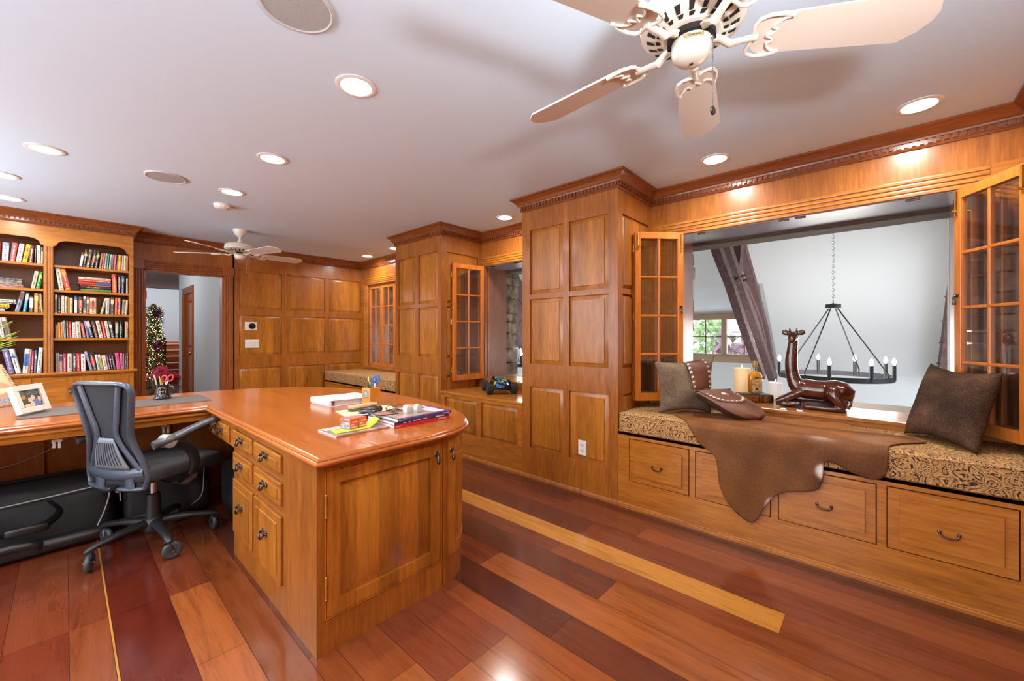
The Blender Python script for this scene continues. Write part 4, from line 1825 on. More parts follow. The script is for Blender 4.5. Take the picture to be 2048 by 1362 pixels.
m.tube(cat_rom([(-1.0, 3.75, .375), (-.5, 3.76, .382), (.0, 3.77, .385), (.18, 3.78, .36)], 6), [(.03, .008)] * 19, 8, flat=(0, 1, 0))
obj('top_flap', m, NYL, bag, 60)
bag2 = thing('equipment_case', 'black case behind the chair with a silver badge and thin piping', 'bag')
b_ = obj('body', sack(.25, .70, 3.50, 3.9, .36, .05, 8, n=12), NYL, bag2, 60)
b_.modifiers.new('sub', 'SUBSURF').render_levels = 2
m = MB()
m.tube(cat_rom([(.3, 3.55, .33), (.24, 3.55, .3), (.235, 3.54, .2)], 5), .004, 6)
m.tube(cat_rom([(.66, 3.53, .36), (.655, 3.515, .25), (.64, 3.50, .13), (.58, 3.49, .08)], 5), .003, 6)
obj('piping', m, PIPE, bag2)
m = MB()
m.prism([(.52, .235), (.6, .29), (.62, .29), (.61, .26), (.56, .225)], 3.505, 3.515, Matrix(((1, 0, 0, 0), (0, 0, 1, 0), (0, 1, 0, 0), (0, 0, 0, 1))))
obj('badge', m, mat('badge_silver', (150, 152, 150), .3, .8), bag2)
m = MB()
m.box(.27, .38, 3.488, 3.5, .045, .075, .002)
m.box(.285, .36, 3.488, 3.5, .075, .095, .002)
obj('woven_label', m, mat('woven_label_grey', (110, 110, 110), .7, noise=(70, 70, 70), nscale=200), bag2)
bag3 = thing('laptop_bag', 'black bag standing in the desk kneehole beside the drawers', 'bag')
b_ = obj('body', sack(.74, 1.1, 3.15, 3.5, .37, .02, 3, n=10), NYL, bag3, 60)
b_.modifiers.new('sub', 'SUBSURF').render_levels = 2
m = MB()
m.tube(cat_rom([(.80, 3.3, .365), (.86, 3.28, .43), (.95, 3.27, .44), (1.02, 3.29, .37)], 5), .006, 8)
obj('carry_handle', m, VIN, bag3)

m = MB()
m.tube(cat_rom([tuple(ony(x, y, 4.026)) for x, y in ((-40, 950), (0, 937), (40, 925), (85, 907), (128, 880), (158, 863), (178, 848))], 5), .0028, 6)
tag(obj('cable', m, mat('cable_beige', (196, 168, 150), .5)), 'thin beige cable sagging across the panel under the counter', 'cable')
for (x, y), lb in (((-.03, 3.36), 'white cord clip under the counter left of the chair back'), ((.43, 3.36), 'white cord clip under the counter near the desk corner')):
    t = thing('cord_clip', lb, 'cord clip', (0, 0, 0), 0, 'cord clips under the counter')
    m = MB()
    m.box(x - .006, x + .006, y - .004, y + .004, .66, .744)
    obj('stem', m, STEEL, t)
    m = MB()
    m.box(x - .016, x - .004, y - .01, y + .01, .625, .662, .002)
    m.box(x + .004, x + .016, y - .01, y + .01, .622, .658, .002)
    m.cyl((x - .02, y, .664), (x + .02, y, .664), .008, n=10)
    obj('clip_jaws', m, WHITE, t)

# ================================================================== BOOKCASE
BY, BB = 6.08, 6.375
bk = thing('bookcase', 'built-in cherry bookcase with arched bays and a cabinet base', 'bookcase')
SH_Z = [1.947, 1.700, 1.466, 1.212]
LEDGE = .872
bays = [(-.68, -.142), (-.077, .470)]
m = MB()
# face frame with arched bay heads
def bay_arch(a, b):
    zt, zs, r = 2.195, 2.13, .075
    pts = [(a, LEDGE), (a, zs)]
    pts.append((a + .012, zs + .004))
    for q in range(7):
        t = PI / 2 * q / 6
        pts.append((a + .02 + r - r * math.cos(t), zs + .008 + (zt - zs - .008) * math.sin(t)))
    left = pts
    right = [(a + b - x, z) for x, z in left][::-1]
    return left + right


P3 = lambda x, z, y: (x, y, z)
edges = [-.745] + [v for b in bays for v in b] + [.506]
for i in range(0, len(edges), 2):
    m.box(edges[i], edges[i + 1], BY, BY + .02, LEDGE, 2.1)
for a, b in bays:
    # spandrel strip above each arch as a fan of quads
    ar = [p for p in bay_arch(a, b) if p[1] > LEDGE + .01]
    V0 = [m.v((x, BY, z)) for x, z in ar]
    V1 = [m.v((x, BY, 2.33)) for x, z in ar]
    V2 = [m.v((x, BY + .02, z)) for x, z in ar]
    for i in range(len(ar) - 1):
        if abs(ar[i][0] - ar[i + 1][0]) > 1e-6:
            m._f([V0[i], V0[i + 1], V1[i + 1], V1[i]])
        m._f([V0[i], V2[i], V2[i + 1], V0[i + 1]])
for i in range(0, len(edges), 2):
    m.box(edges[i], edges[i + 1], BY, BY + .02, 2.1, 2.335)
m.box(-.745, .506, BY + .02, BB, 2.32, CEIL - .002)
m.box(-.745, .506, BY, BY + .02, 2.33, CEIL - .002)
obj('face_frame', m, WX, bk)
m = MB()
for k in range(3):
    x = -.142 + .0135 + k * .019
    m.sweep([(0, 0), (.012, 0), (.010, .006), (.006, .0075), (.002, .006)], (x, BY, LEDGE), (x, BY, 2.12), (1, 0, 0), (0, -1, 0))
obj('fluted_post', m, WZ, bk)
m = MB()
for a, b in ((-.745, -.68), (-.142, -.077), (.470, .506)):
    m.box(a, b, BY + .018, BB, .1, 2.33)
obj('upright', m, WZ, bk)
m = MB()
m.box(-.745, .506, BB - .012, BB - .002, .1, 2.33)
m.box(-.745, .506, BY + .02, BB - .012, 2.2, 2.21)
obj('back_board', m, WDK, bk)
for a, b in bays:
    for z in SH_Z:
        m = MB()
        m.box(a, b, BY + .012, BB - .012, z - .024, z, .002)
        obj('shelf', m, WX, bk)
m = MB()
m.box(-.75, .536, BY - .05, BB - .012, LEDGE - .024, LEDGE, .005)
obj('ledge', m, WX, bk)
m = MB()
m.box(-.745, .506, BY - .02, BB - .012, .08, LEDGE - .024)
m.box(-.745, .506, BY + .02, BB - .012, 0, .08)
m.sweep([(0, 0), (.018, .012), (.02, .02), (0, .02)], (-.745, BY - .02, LEDGE - .0445), (.506, BY - .02, LEDGE - .0445), (0, -1, 0), (0, 0, 1))
obj('base_carcass', m, WX, bk)
for a, b, kn in ((.005, .462, .03), (-.70, -.22, None)):
    m = MB()
    mt = frame_mtx((0, BY - .032, 0), (1, 0, 0), (0, 0, 1))
    door_frame(m, mt, a, b, .12, LEDGE - .055, .055)
    d_ = obj('door', m, WPX, bk)
    if kn:
        drop_pull((a + kn, BY - .033, .70), (0, -1, 0), d_)
m = MB()
crown(m, [(.506, YB), (.506, BY), (-.8, BY)])
obj('crown', m, WCR, bk)

# ------------------------------------------------------------------ books
PAGE = mat('book_pages', (236, 226, 206), .8)
INKD = mat('ink_dark', (60, 52, 48), .6)
INKL = mat('ink_light', (240, 232, 214), .6)
CM = {}


def cover(c):
    if c not in CM:
        CM[c] = mat('book_cover_%d_%d_%d' % c, c, .45)
    return CM[c]


rb = random.Random(21)
LEAN = {}


def book(w, h, dep, c1, c2=None, ink=True):
    """spine at y=0 facing -y, standing on z=0, centred on x"""
    m = MB()
    x = w / 2
    m.mi = 0
    m.rings([[(-x, dep, z), (-x, .006, z), (-x * .8, .001, z), (-x * .4, -.001, z), (x * .4, -.001, z), (x * .8, .001, z), (x, .006, z), (x, dep, z), (x - .002, dep, z), (x - .002, .01, z), (-x + .002, .01, z), (-x + .002, dep, z)] for z in (0, h)])
    m.mi = 1
    m.box(-x + .0018, x - .0018, .008, dep - .006, .003, h - .003)
    if c2:
        m.mi = 2
        m.box(-x * .93, x * .93, -.0016, .004, h * rb.choice((.04, .62, .3)), h * rb.choice((.5, .66, .97)) if False else h * rb.uniform(.68, .95))
    if ink:
        m.mi = 3
        z = h * .16
        while z < h * .84:
            l = rb.uniform(.002, .006)
            if rb.random() < .84:
                ww = x * rb.uniform(.16, .34)
                m.box(-ww, ww, -.0022, 0, z, z + l)
            z += l + .0022
        for q in range(2):
            zz = h * (.05 + .02 * q)
            m.box(-x * .4, x * .4, -.0021, 0, zz, zz + .003)
    lum = sum(c1)
    ob = obj('book', m, [cover(c1), PAGE, cover(c2) if c2 else cover(c1), INKD if lum > 420 else INKL], None, 30)
    return ob


NAMEC = [((20, 20, 24), 'black'), ((60, 60, 66), 'dark grey'), ((120, 120, 124), 'grey'), ((240, 240, 236), 'white'), ((232, 214, 184), 'cream'), ((200, 50, 50), 'red'), ((224, 110, 100), 'coral'), ((235, 130, 50), 'orange'), ((240, 190, 50), 'yellow'), ((60, 140, 70), 'green'), ((70, 160, 160), 'teal'), ((70, 90, 150), 'blue'), ((150, 170, 200), 'pale blue'), ((120, 90, 150), 'purple'), ((220, 110, 150), 'pink'), ((150, 50, 80), 'maroon'), ((120, 80, 50), 'brown'), ((190, 160, 120), 'tan'), ((190, 205, 190), 'pale green')]


def cname(c):
    return min(NAMEC, key=lambda n: sum((a - b) ** 2 for a, b in zip(n[0], c)))[1]


ORD = ['first', 'second', 'third', 'fourth', 'fifth', 'sixth', 'seventh', 'eighth', 'ninth', 'tenth', 'eleventh', 'twelfth', 'thirteenth', 'fourteenth', 'fifteenth', 'sixteenth', 'seventeenth', 'eighteenth', 'nineteenth', 'twentieth', 'twenty-first', 'twenty-second', 'twenty-third', 'twenty-fourth', 'twenty-fifth', 'twenty-sixth', 'twenty-seventh', 'twenty-eighth']


def shelf_row(z, X0, k, data, where, group):
    """data: (u_left, u_right at the foot, shift of the head, height, colour, colour2)"""
    n = len(data)
    for i, b in enumerate(data):
        u0, u1, sh, h, c1 = b[:5]
        c2 = b[5] if len(b) > 5 else None
        w = (u1 - u0) * k * .95
        th = math.atan2(sh * k, h)
        w *= math.cos(th)
        o = book(w, h, min(.2, h * .68), c1, c2)
        # rest on the lower corner
        xf = X0 + (u0 + u1) / 2 * k
        dz = abs(math.sin(th)) * w / 2
        tx = h * math.sin(th)
        lo_, hi_ = min(-w / 2, tx - w / 2), max(w / 2, tx + w / 2)
        bl, br_ = bays[0] if xf < -.11 else bays[1]
        xf = min(max(xf, bl + .003 - lo_), br_ - .003 - hi_)
        o.location = (xf, BY + .035 + rb.uniform(0, .012), z + .0012 + dz)
        o.rotation_euler = (0, th, 0)
        lean = '' if abs(th) < .06 else (' leaning right' if th > 0 else ' leaning left')
        tag(o, '%s%s book, %s from left, %s' % (cname(c1), lean, ORD[i], where), 'book', group)


K1 = .618 / 1654
K2 = .618 / 1447
K3 = .410 / 1107
br, wh, crm, blk, tan_, red, yel, org = (92, 60, 40), (236, 232, 226), (232, 214, 184), (30, 28, 28), (196, 162, 118), (206, 62, 54), (240, 184, 36), (232, 124, 50)
shelf_row(SH_Z[0], -.102, K1, [
    (535, 588, 50, .155, br, wh), (592, 662, 55, .195, (44, 36, 26), yel), (668, 736, 58, .19, (150, 120, 84), (80, 70, 60)), (742, 814, 80, .195, (58, 46, 36), (150, 90, 60)), (820, 892, 64, .19, (30, 34, 30), (150, 190, 50)),
    (918, 962, 48, .165, (214, 96, 96)), (968, 1014, 44, .17, (200, 168, 130)), (1022, 1062, 40, .17, (190, 196, 168)), (1068, 1106, 34, .168, (30, 150, 146)), (1112, 1160, 38, .165, crm), (1168, 1200, 30, .165, (140, 160, 176)), (1206, 1254, 32, .165, (216, 76, 64)), (1262, 1298, 30, .164, (130, 110, 110)), (1306, 1368, 16, .168, (240, 188, 30), (200, 150, 30)), (1376, 1416, 16, .166, (206, 196, 188)), (1422, 1482, 10, .167, (226, 204, 160)), (1490, 1524, 6, .165, (226, 160, 120))],
    'top shelf of the right bay', 'books on the top shelf, right bay')
shelf_row(SH_Z[1], -.102, K1, [(165, 258, -75, .218, (240, 228, 216)), (272, 380, -100, .215, (236, 150, 34), (200, 60, 30)), (1188, 1284, -10, .2, (204, 64, 58), (230, 110, 60)), (1300, 1362, 0, .195, (36, 30, 34), (120, 90, 50)), (1372, 1436, 6, .195, (70, 90, 150), (90, 160, 190)), (1484, 1526, 0, .165, (226, 196, 160))],
    'second shelf of the right bay', 'books on the second shelf, right bay')
# the flat pile with the thriller spines
pile = [(560, 1165, .027, (96, 132, 74), 'green book at the bottom of the flat pile in the right bay'), (560, 1165, .03, (34, 28, 26), 'black book with gold lettering in the flat pile, second from the bottom'), (555, 1162, .014, (176, 96, 60), 'thin brown book in the middle of the flat pile'), (515, 1162, .028, (196, 50, 56), 'red book with a blue spine end in the flat pile'), (525, 1155, .024, (206, 70, 56), 'red book near the top of the flat pile, second down'), (525, 1155, .024, (234, 206, 172), 'cream book on top of the flat pile in the right bay')]
z = SH_Z[1] + .001
for u0, u1, h, c, lb in pile:
    x0, x1 = -.102 + u0 * K1, -.102 + u1 * K1
    o = book(h * .96, x1 - x0, .14, c, None, c[0] > 190 and c[1] > 60)
    o.rotation_euler = (0, -PI / 2, 0)
    o.location = (x1, BY + .04, z + h / 2)
    tag(o, lb, 'book', 'flat pile of books')
    if c == (34, 28, 26):
        text('spine_lettering', 'LEE CHILD', .021, Matrix(((0, 0, 1, 0), (0, 0, 0, 0), (0, 0, 0, 0), (0, 0, 0, 1))), mat('gold_ink', (232, 192, 70), .5), o, .0003)
        o.children[0].matrix_local = frame_mtx((0, -.0022, (x1 - x0) * .60), (0, 0, -1), (1, 0, 0))
    if c == (196, 50, 56):
        m = MB()
        m.box(-h * .46, h * .46, -.0024, .002, .008, (x1 - x0) * .5)
        obj('blue_band', m, mat('book_blue_band', (52, 88, 160), .5), o)
    z += h
shelf_row(SH_Z[2], -.102, K1, [(88, 136, 0, .185, crm, (120, 120, 110)), (144, 196, 0, .178, (70, 62, 54)), (204, 262, 2, .178, (228, 220, 204)), (270, 318, 2, .17, (236, 216, 190)), (328, 348, 0, .165, (236, 176, 30)), (356, 416, 2, .158, (238, 222, 192)), (440, 500, 2, .18, (62, 84, 140), (200, 206, 200)), (520, 602, 2, .17, (76, 70, 56), (214, 92, 40)), (614, 664, 4, .182, (226, 216, 190), (90, 110, 130)), (672, 726, 4, .175, (180, 90, 60), (226, 200, 160)), (734, 870, 0, .17, (228, 200, 168), (196, 120, 96)),
    (945, 1000, 92, .172, (200, 196, 160)), (1048, 1128, 14, .175, (206, 198, 188)), (1150, 1224, 4, .185, (84, 68, 58), (220, 200, 180)), (1236, 1292, 10, .182, (226, 84, 50)), (1298, 1356, 10, .182, (234, 136, 34), (90, 80, 150)), (1384, 1452, 20, .165, (168, 150, 136)), (1462, 1512, 20, .16, (226, 200, 170))],
    'third shelf of the right bay', 'books on the third shelf, right bay')
shelf_row(SH_Z[3], -.102, K2, [(84, 96, 0, .15, (150, 60, 50)), (100, 124, 2, .15, (70, 54, 130), yel), (128, 174, -4, .16, (238, 120, 34)), (182, 208, -6, .165, (232, 190, 140)), (216, 258, -14, .18, (170, 184, 176)), (266, 302, -12, .178, (110, 84, 60)), (310, 352, -18, .17, (206, 54, 54)), (362, 420, -14, .163, (226, 218, 204)), (428, 506, -24, .17, (220, 208, 192)), (528, 580, -50, .168, (44, 36, 44), (196, 80, 60)), (600, 640, -58, .182, (150, 150, 190)), (650, 722, -90, .185, (44, 60, 96), (230, 190, 190)), (736, 800, -80, .18, (100, 66, 48)), (812, 884, -74, .184, (226, 212, 190)), (892, 940, -62, .182, (204, 48, 46)), (950, 1012, -62, .182, (230, 218, 190)), (1024, 1082, -64, .18, (90, 88, 104), (220, 214, 200)), (1090, 1152, 0, .18, (58, 66, 56), (150, 160, 140)), (1166, 1222, 0, .182, (34, 32, 32), (80, 110, 100)), (1276, 1336, 0, .178, (190, 170, 136), (226, 160, 150))],
    'fourth shelf of the right bay', 'books on the fourth shelf, right bay')
shelf_row(LEDGE, -.102, K2, [(92, 118, 0, .19, (190, 176, 176)), (122, 146, 0, .19, (182, 178, 176)), (152, 202, -2, .175, (226, 160, 140), (80, 70, 110)), (208, 264, -4, .182, (170, 66, 96)), (274, 352, 0, .182, (232, 210, 186)), (362, 420, 0, .18, (66, 72, 90)), (428, 494, -10, .18, (206, 36, 36)), (502, 580, -8, .175, (238, 236, 232)), (650, 700, -100, .2, (168, 170, 210)), (704, 776, -84, .186, (40, 34, 38), (210, 44, 30)), (784, 830, -60, .165, (214, 226, 234)), (834, 884, -60, .164, (232, 226, 204), (190, 190, 90)), (890, 970, -50, .152, (230, 222, 216)), (976, 1012, -54, .155, (120, 50, 80)), (1016, 1056, -50, .16, (50, 36, 52), (220, 200, 210)), (1060, 1110, -54, .16, (50, 44, 54)), (1120, 1188, -36, .176, (226, 90, 140)), (1194, 1240, -16, .172, (236, 120, 156)), (1246, 1260, -4, .165, (150, 180, 200)), (1264, 1300, -2, .165, (54, 56, 66)), (1306, 1346, 0, .168, (206, 66, 86), (120, 40, 50))],
    'bottom shelf of the right bay', 'books on the bottom shelf, right bay')
gl = [o for o in COL.objects if o.get('label', '').startswith('dark grey book, sixth from left, bottom shelf')]
for o in gl:
    text('spine_lettering', 'GLAMOUR', .021, frame_mtx((0, -.0026, .1), (0, 0, -1), (1, 0, 0)), INKL, o, .0003)
# left bay
shelf_row(SH_Z[0], -.410, K3, [(-190, -110, 10, .17, (120, 60, 60)), (-92, -2, 12, .176, (206, 70, 60)), (24, 136, 16, .175, (120, 140, 170), (226, 226, 224)), (146, 236, 52, .18, (218, 78, 78)), (252, 340, 62, .178, (238, 222, 210)), (352, 440, 76, .178, (242, 176, 32), (200, 130, 30)), (456, 540, 30, .168, (84, 52, 36)), (566, 590, 6, .17, (70, 56, 50)), (604, 680, -6, .178, (226, 206, 180)), (690, 706, -4, .162, (190, 200, 210)), (710, 742, 6, .162, (60, 54, 60), (220, 200, 150))],
    'top shelf of the left bay', 'books on the top shelf, left bay')
shelf_row(SH_Z[1], -.410, K3, [(500, 578, 70, .17, (228, 200, 170)), (584, 640, 74, .165, (40, 146, 64), yel), (650, 712, 50, .162, (44, 150, 62), (220, 200, 60))],
    'second shelf of the left bay', 'books on the second shelf, left bay')
shelf_row(SH_Z[2], -.410, K3, [(232, 310, 106, .2, (150, 156, 176), (110, 80, 66)), (366, 424, 60, .19, (40, 150, 196), (210, 190, 160)), (476, 548, 4, .155, (80, 76, 72), (226, 222, 214)), (556, 632, 4, .188, (234, 132, 40), (240, 190, 70)), (640, 676, 0, .17, (96, 70, 50)), (706, 744, -30, .185, (190, 186, 140))],
    'third shelf of the left bay', 'books on the third shelf, left bay')
shelf_row(SH_Z[3], -.410, K3, [(-100, 0, -30, .19, (226, 214, 200)), (10, 76, -60, .2, (232, 218, 206)), (100, 176, -86, .2, (236, 224, 210), (120, 100, 90))],
    'fourth shelf of the left bay', 'books on the fourth shelf, left bay')
K4 = .410 / 681
shelf_row(LEDGE, -.410, K4, [(-60, -10, -60, .24, (40, 120, 200)), (80, 146, -70, .245, (110, 100, 150)), (156, 206, -74, .24, (238, 234, 228), (70, 110, 170)), (222, 278, 26, .238, (238, 238, 238), (60, 110, 190)), (282, 300, 22, .228, (226, 170, 130)), (302, 336, 16, .216, (160, 36, 80)), (340, 366, 12, .222, (50, 110, 120), (150, 200, 190)), (372, 420, 24, .245, (236, 238, 240)), (424, 440, 12, .24, (140, 90, 60))],
    'bottom shelf of the left bay', 'books on the bottom shelf, left bay')
# flat piles in the left bay
for z0, items in ((SH_Z[1], [(-380, 402, .012, (130, 100, 170), 'thin purple book under the carved box in the left bay'), (-380, 372, .012, (232, 140, 60), 'thin orange book under the carved box in the left bay')]), (SH_Z[2], [(-200, 74, .02, (176, 180, 200), 'pale book at the foot of the left bay pile, third shelf'), (-200, 130, .018, (50, 44, 40), 'dark book in the left bay pile below the yellow one'), (-300, 150, .034, (240, 184, 20), 'bright yellow book in the flat pile at the left edge'), (-200, 280, .016, (70, 60, 50), 'dark thin book above the yellow one in the left bay pile'), (-240, 250, .03, (226, 214, 190), 'cream paperback on top of the left bay pile')])):
    z = z0 + .001
    for u0, u1, h, c, lb in items:
        x0, x1 = -.410 + u0 * K3, -.410 + u1 * K3
        o = book(h * .95, x1 - x0, .15, c)
        o.rotation_euler = (0, -PI / 2, 0)
        o.location = (x1, BY + .035, z + h / 2)
        tag(o, lb, 'book', 'flat piles in the left bay')
        z += h
t = thing('keepsake_box', 'mottled grey stone box on the thin flat books in the left bay', 'box')
m = MB()
m.box(-.62, -.28, BY + .05, BY + .17, SH_Z[1] + .026, SH_Z[1] + .072, .003)
SB = mat('mottled_stone', (150, 146, 144), .5, noise=(56, 52, 52), nscale=45)
obj('body', m, SB, t)
m = MB()
m.box(-.622, -.278, BY + .048, BY + .172, SH_Z[1] + .073, SH_Z[1] + .086, .003)
obj('lid', m, SB, t)

# ================================================================== THINGS ON THE DESK
Z0 = ZT + .0006
PAPER = mat('paper_white', (238, 238, 240), .6)
t = thing('desk_mat', 'long dark leather desk mat on the side counter under the mug and photo frame', 'desk mat')
m = MB()
m.box(-.18, .70, 3.495, 3.875, Z0, Z0 + .004, .0015)
obj('leather', m, mat('mat_leather', (98, 90, 86), .45, bump=.15, nscale=300), t)
m = MB()
for a, b, c, d in ((-.17, .69, 3.505, 3.507), (-.17, .69, 3.863, 3.865), (-.17, -.168, 3.505, 3.865), (.688, .69, 3.505, 3.865)):
    m.box(a, b, c, d, Z0 + .004, Z0 + .0046)
obj('stitching', m, mat('mat_stitch', (66, 60, 58), .6), t)
ZM = Z0 + .0052

# mug
t = thing('mug', 'black mug with a silver barn emblem on the desk mat', 'mug', (.472, 3.82, ZM))
m = MB()
m.lathe([(.05, 0), (.052, .006), (.044, .018), (.0405, .03), (.0405, .098), (.042, .102), (.0385, .102), (.0375, .03), (.03, .008)], n=36)
MUG = mat('mug_glaze', (22, 22, 26), .12, coat=.6)
obj('body', m, MUG, t, 50)
m = MB()
hd = Vector((.8, -.6, 0)).normalized()
hp = [hd * r + Vector((0, 0, z)) for r, z in ((.040, .084), (.052, .088), (.066, .08), (.072, .06), (.068, .042), (.055, .032), (.042, .032))]
m.tube(cat_rom([tuple(p) for p in hp], 4), [(.006, .008)] * 25, 8)
obj('handle', m, MUG, t, 60)
m = MB()
SIL = mat('emblem_silver', (206, 206, 206), .3, .5)
a0 = math.atan2(-3.82, -.472)


def on_mug(u, v, r=.0412):
    a = a0 - .12 + u / r
    return Vector((r * math.cos(a), r * math.sin(a), v))


def mug_line(P):
    m.tube([on_mug(*p) for p in P], .0012, 5)


mug_line([(-.024, .074), (-.012, .086), (.006, .084), (.024, .076)])
mug_line([(-.024, .064), (.024, .064)])
for u in (-.022, -.008, .006, .02):
    mug_line([(u, .064), (u, .042)])
mug_line([(-.02, .072), (-.012, .08), (-.006, .072)])
mug_line([(.004, .078), (.018, .074)])
mug_line([(-.024, .042), (.022, .042)])
mug_line([(-.012, .054), (.012, .054)])
mug_line([(-.016, .034), (-.004, .03), (.012, .034)])
obj('emblem', m, SIL, t)


def stick(name, label, cat, p, q, r, material, tip=None, tipmat=None, grp=None, n=8):
    t_ = thing(name, label, cat, (0, 0, 0), 0, grp)
    p, q = Vector(p), Vector(q)
    m_ = MB()
    m_.cyl(p, q, r, n=n)
    obj('shaft', m_, material, t_)
    if tip:
        m_ = MB()
        d_ = (q - p).normalized()
        m_.cyl(q - d_ * tip * .2, q + d_ * tip, r * 1.15, r * .9, n=n)
        obj('cap', m_, tipmat, t_)
    return t_


def scissors(label, base, d, across, ring, material, bl=.09):
    """closed scissors: two blades down, two finger rings up"""
    t_ = thing('scissors', label, 'scissors')
    base, d, across = Vector(base), Vector(d).normalized(), Vector(across).normalized()
    for s_ in (-1, 1):
        m_ = MB()
        m_.tube([base, base + d * bl + across * s_ * .002, base + d * (bl + .02) + across * s_ * .006], [(.006, .0015), (.007, .0018), (.005, .002)], 6, flat=across)
        bo = obj('blade', m_, STEEL, t_)
        m_ = MB()
        c_ = base + d * (bl + .02 + ring[1]) + across * s_ * (ring[0] + .003)
        m_.tube([c_ + across * (ring[0] * math.cos(2 * PI * i / 18)) + d * (ring[1] * math.sin(2 * PI * i / 18)) for i in range(18)], [(.0045, .006)] * 18, 8, closed=True)
        obj('finger_ring', m_, material, t_, 60)
    return t_


mb = Vector((.472, 3.82, ZM + .012))
scissors('scissors with red finger rings standing in the black mug', mb + Vector((.012, 0, .02)), (.12, -.05, 1), (.85, -.52, .1), (.016, .022), mat('scissor_red', (190, 62, 60), .35), .07)
for i, (dx, dy, lx, ly, L, c, lb) in enumerate([(-.02, .0, -.34, .1, .145, (26, 26, 28), 'black pen leaning furthest left in the mug'), (-.012, .012, -.2, .1, .15, (210, 206, 196), 'silver tipped pen beside the black pen in the mug'), (0, -.01, -.12, .05, .14, (190, 170, 70), 'yellow green marker in the mug, middle'), (.0, .018, .02, .1, .13, (220, 180, 120), 'tan pencil behind the scissors in the mug')]):
    b_ = mb + Vector((dx, dy, 0))
    stick('pen', lb, 'pen', b_, b_ + Vector((lx, ly, 1)).normalized() * L, .0045, mat('pen_%d' % i, c, .4), .012, STEEL, 'pens in the mug')

# framed photo
fA, fB = Vector((-.166, 3.585, ZM)), Vector((-.058, 3.752, ZM))
fu = (fB - fA).normalized()
fn0 = Vector((fu.y, -fu.x, 0))
fv = (Vector((0, 0, 1)) * math.cos(.3) - fn0 * math.sin(.3)).normalized()
t = thing('photo_frame', 'white photo frame leaning at the left end of the desk mat', 'picture frame')
fm = frame_mtx(fA + fn0 * .0 + Vector((0, 0, .009)), fu, fv)
fw_, fh_ = (fB - fA).length, .165
m = MB()
FRW = mat('frame_white', (236, 228, 218), .45)
for a, b, c, d in ((0, fw_, 0, .032), (0, fw_, fh_ - .032, fh_), (0, .032, .032, fh_ - .032), (fw_ - .032, fw_, .032, fh_ - .032)):
    m.box(a, b, c, d, -.022, .006, .002, mtx=fm)
obj('moulding', m, FRW, t)
m = MB()
m.box(.03, fw_ - .03, .03, fh_ - .03, -.02, -.004, mtx=fm)
obj('photo', m, mat('photo_dark_sea', (84, 104, 104), .4, noise=(60, 62, 54), nscale=30), t)
iw, ih = fw_ - .064, fh_ - .064
BLOBS = [(.18, .28, .2, .34, (86, 76, 52)), (.2, .62, .1, .13, (190, 140, 70)), (.46, .42, .1, .15, (232, 190, 166)), (.62, .55, .1, .15, (236, 196, 170)), (.74, .22, .2, .24, (110, 124, 172)), (.9, .42, .08, .16, (222, 180, 150)), (.3, .1, .22, .12, (226, 200, 150)), (.5, .18, .1, .2, (226, 196, 180))]
m = MB()
mats_ = []
for i, (x, y, rx, ry, c) in enumerate(BLOBS):
    m.mi = i
    mats_.append(mat('photo_tone_%d' % i, c, .5))
    m.poly([fm @ Vector((.032 + iw * min(max(x + rx * math.cos(2 * PI * k / 14), .01), .99), .032 + ih * min(max(y + ry * math.sin(2 * PI * k / 14), .01), .99), -.0036 + i * .0002)) for k in range(14)])
obj('photo_figures', m, mats_, t, 0)
m = MB()
for s_ in (.15, .3, .45):
    m.poly([fm @ Vector(p) for p in ((.034, .032 + ih * (.62 + s_ * .7) - .004, -.0033), (.032 + iw * .98, .032 + ih * (.70 + s_ * .55), -.0033), (.032 + iw * .98, .032 + ih * (.71 + s_ * .55), -.0033), (.034, .032 + ih * (.63 + s_ * .7) - .004, -.0033))])
obj('photo_waves', m, mat('photo_wave', (170, 190, 196), .5), t, 0)
m = MB()
m.prism([(fw_ * .5, -.022), (fw_ * .98, -.022), (fw_ * .98, -.065), (fw_ * .9, -.07)], .035, fh_ * .86, fm @ Matrix(((1, 0, 0, 0), (0, 0, 1, 0), (0, 1, 0, 0), (0, 0, 0, 1))))
obj('easel_back', m, FRW, t)

# spiral bound photo calendar at the left edge
t = thing('desk_calendar', 'spiral bound photo calendar standing at the left edge of the photo', 'calendar')
BR_, BL_ = onz(32, 808, Z0), onz(-70, 823, Z0)
TR_, TL_ = atd(3, 728, (BR_ - Vector((0, 0, CAMZ))).dot(FW) + .08), atd(-80, 738, (BL_ - Vector((0, 0, CAMZ))).dot(FW) + .08)
MR_ = atd(33, 774, (BR_ - Vector((0, 0, CAMZ))).dot(FW) + .03)
nn = (BR_ - BL_).cross(TL_ - BL_).normalized() * .004
m = MB()
ringp = [BL_, BR_, MR_, TR_, TL_]
m.rings([ringp, [p - nn for p in ringp]])
obj('card', m, mat('calendar_skin_tone', (232, 198, 160), .6, noise=(206, 160, 118), nscale=14), t, 0)
m = MB()
q0 = BL_ + (TL_ - BL_) * .02
q1 = BR_ + (MR_ - BR_) * .06
q2 = BR_ + (MR_ - BR_) * .55
q3 = BL_ + (TL_ - BL_) * .2
m.poly([p + nn * .3 for p in (q0, q1, q2, q3)])
obj('lace_border', m, mat('calendar_lace', (214, 212, 220), .7, noise=(120, 122, 140), nscale=160), t, 0)
m = MB()
for i in range(15):
    p = TR_ + (MR_ - TR_) * ((i + .5) / 15)
    u_ = (MR_ - TR_).normalized()
    w_ = (BR_ - BL_).normalized()
    m.tube([p - w_ * .006 + w_ * (.011 * math.cos(2 * PI * k / 10)) + nn.normalized() * (.009 * math.sin(2 * PI * k / 10)) for k in range(10)], .0016, 5, closed=True)
obj('spiral', m, mat('spiral_brown', (120, 84, 62), .4), t)

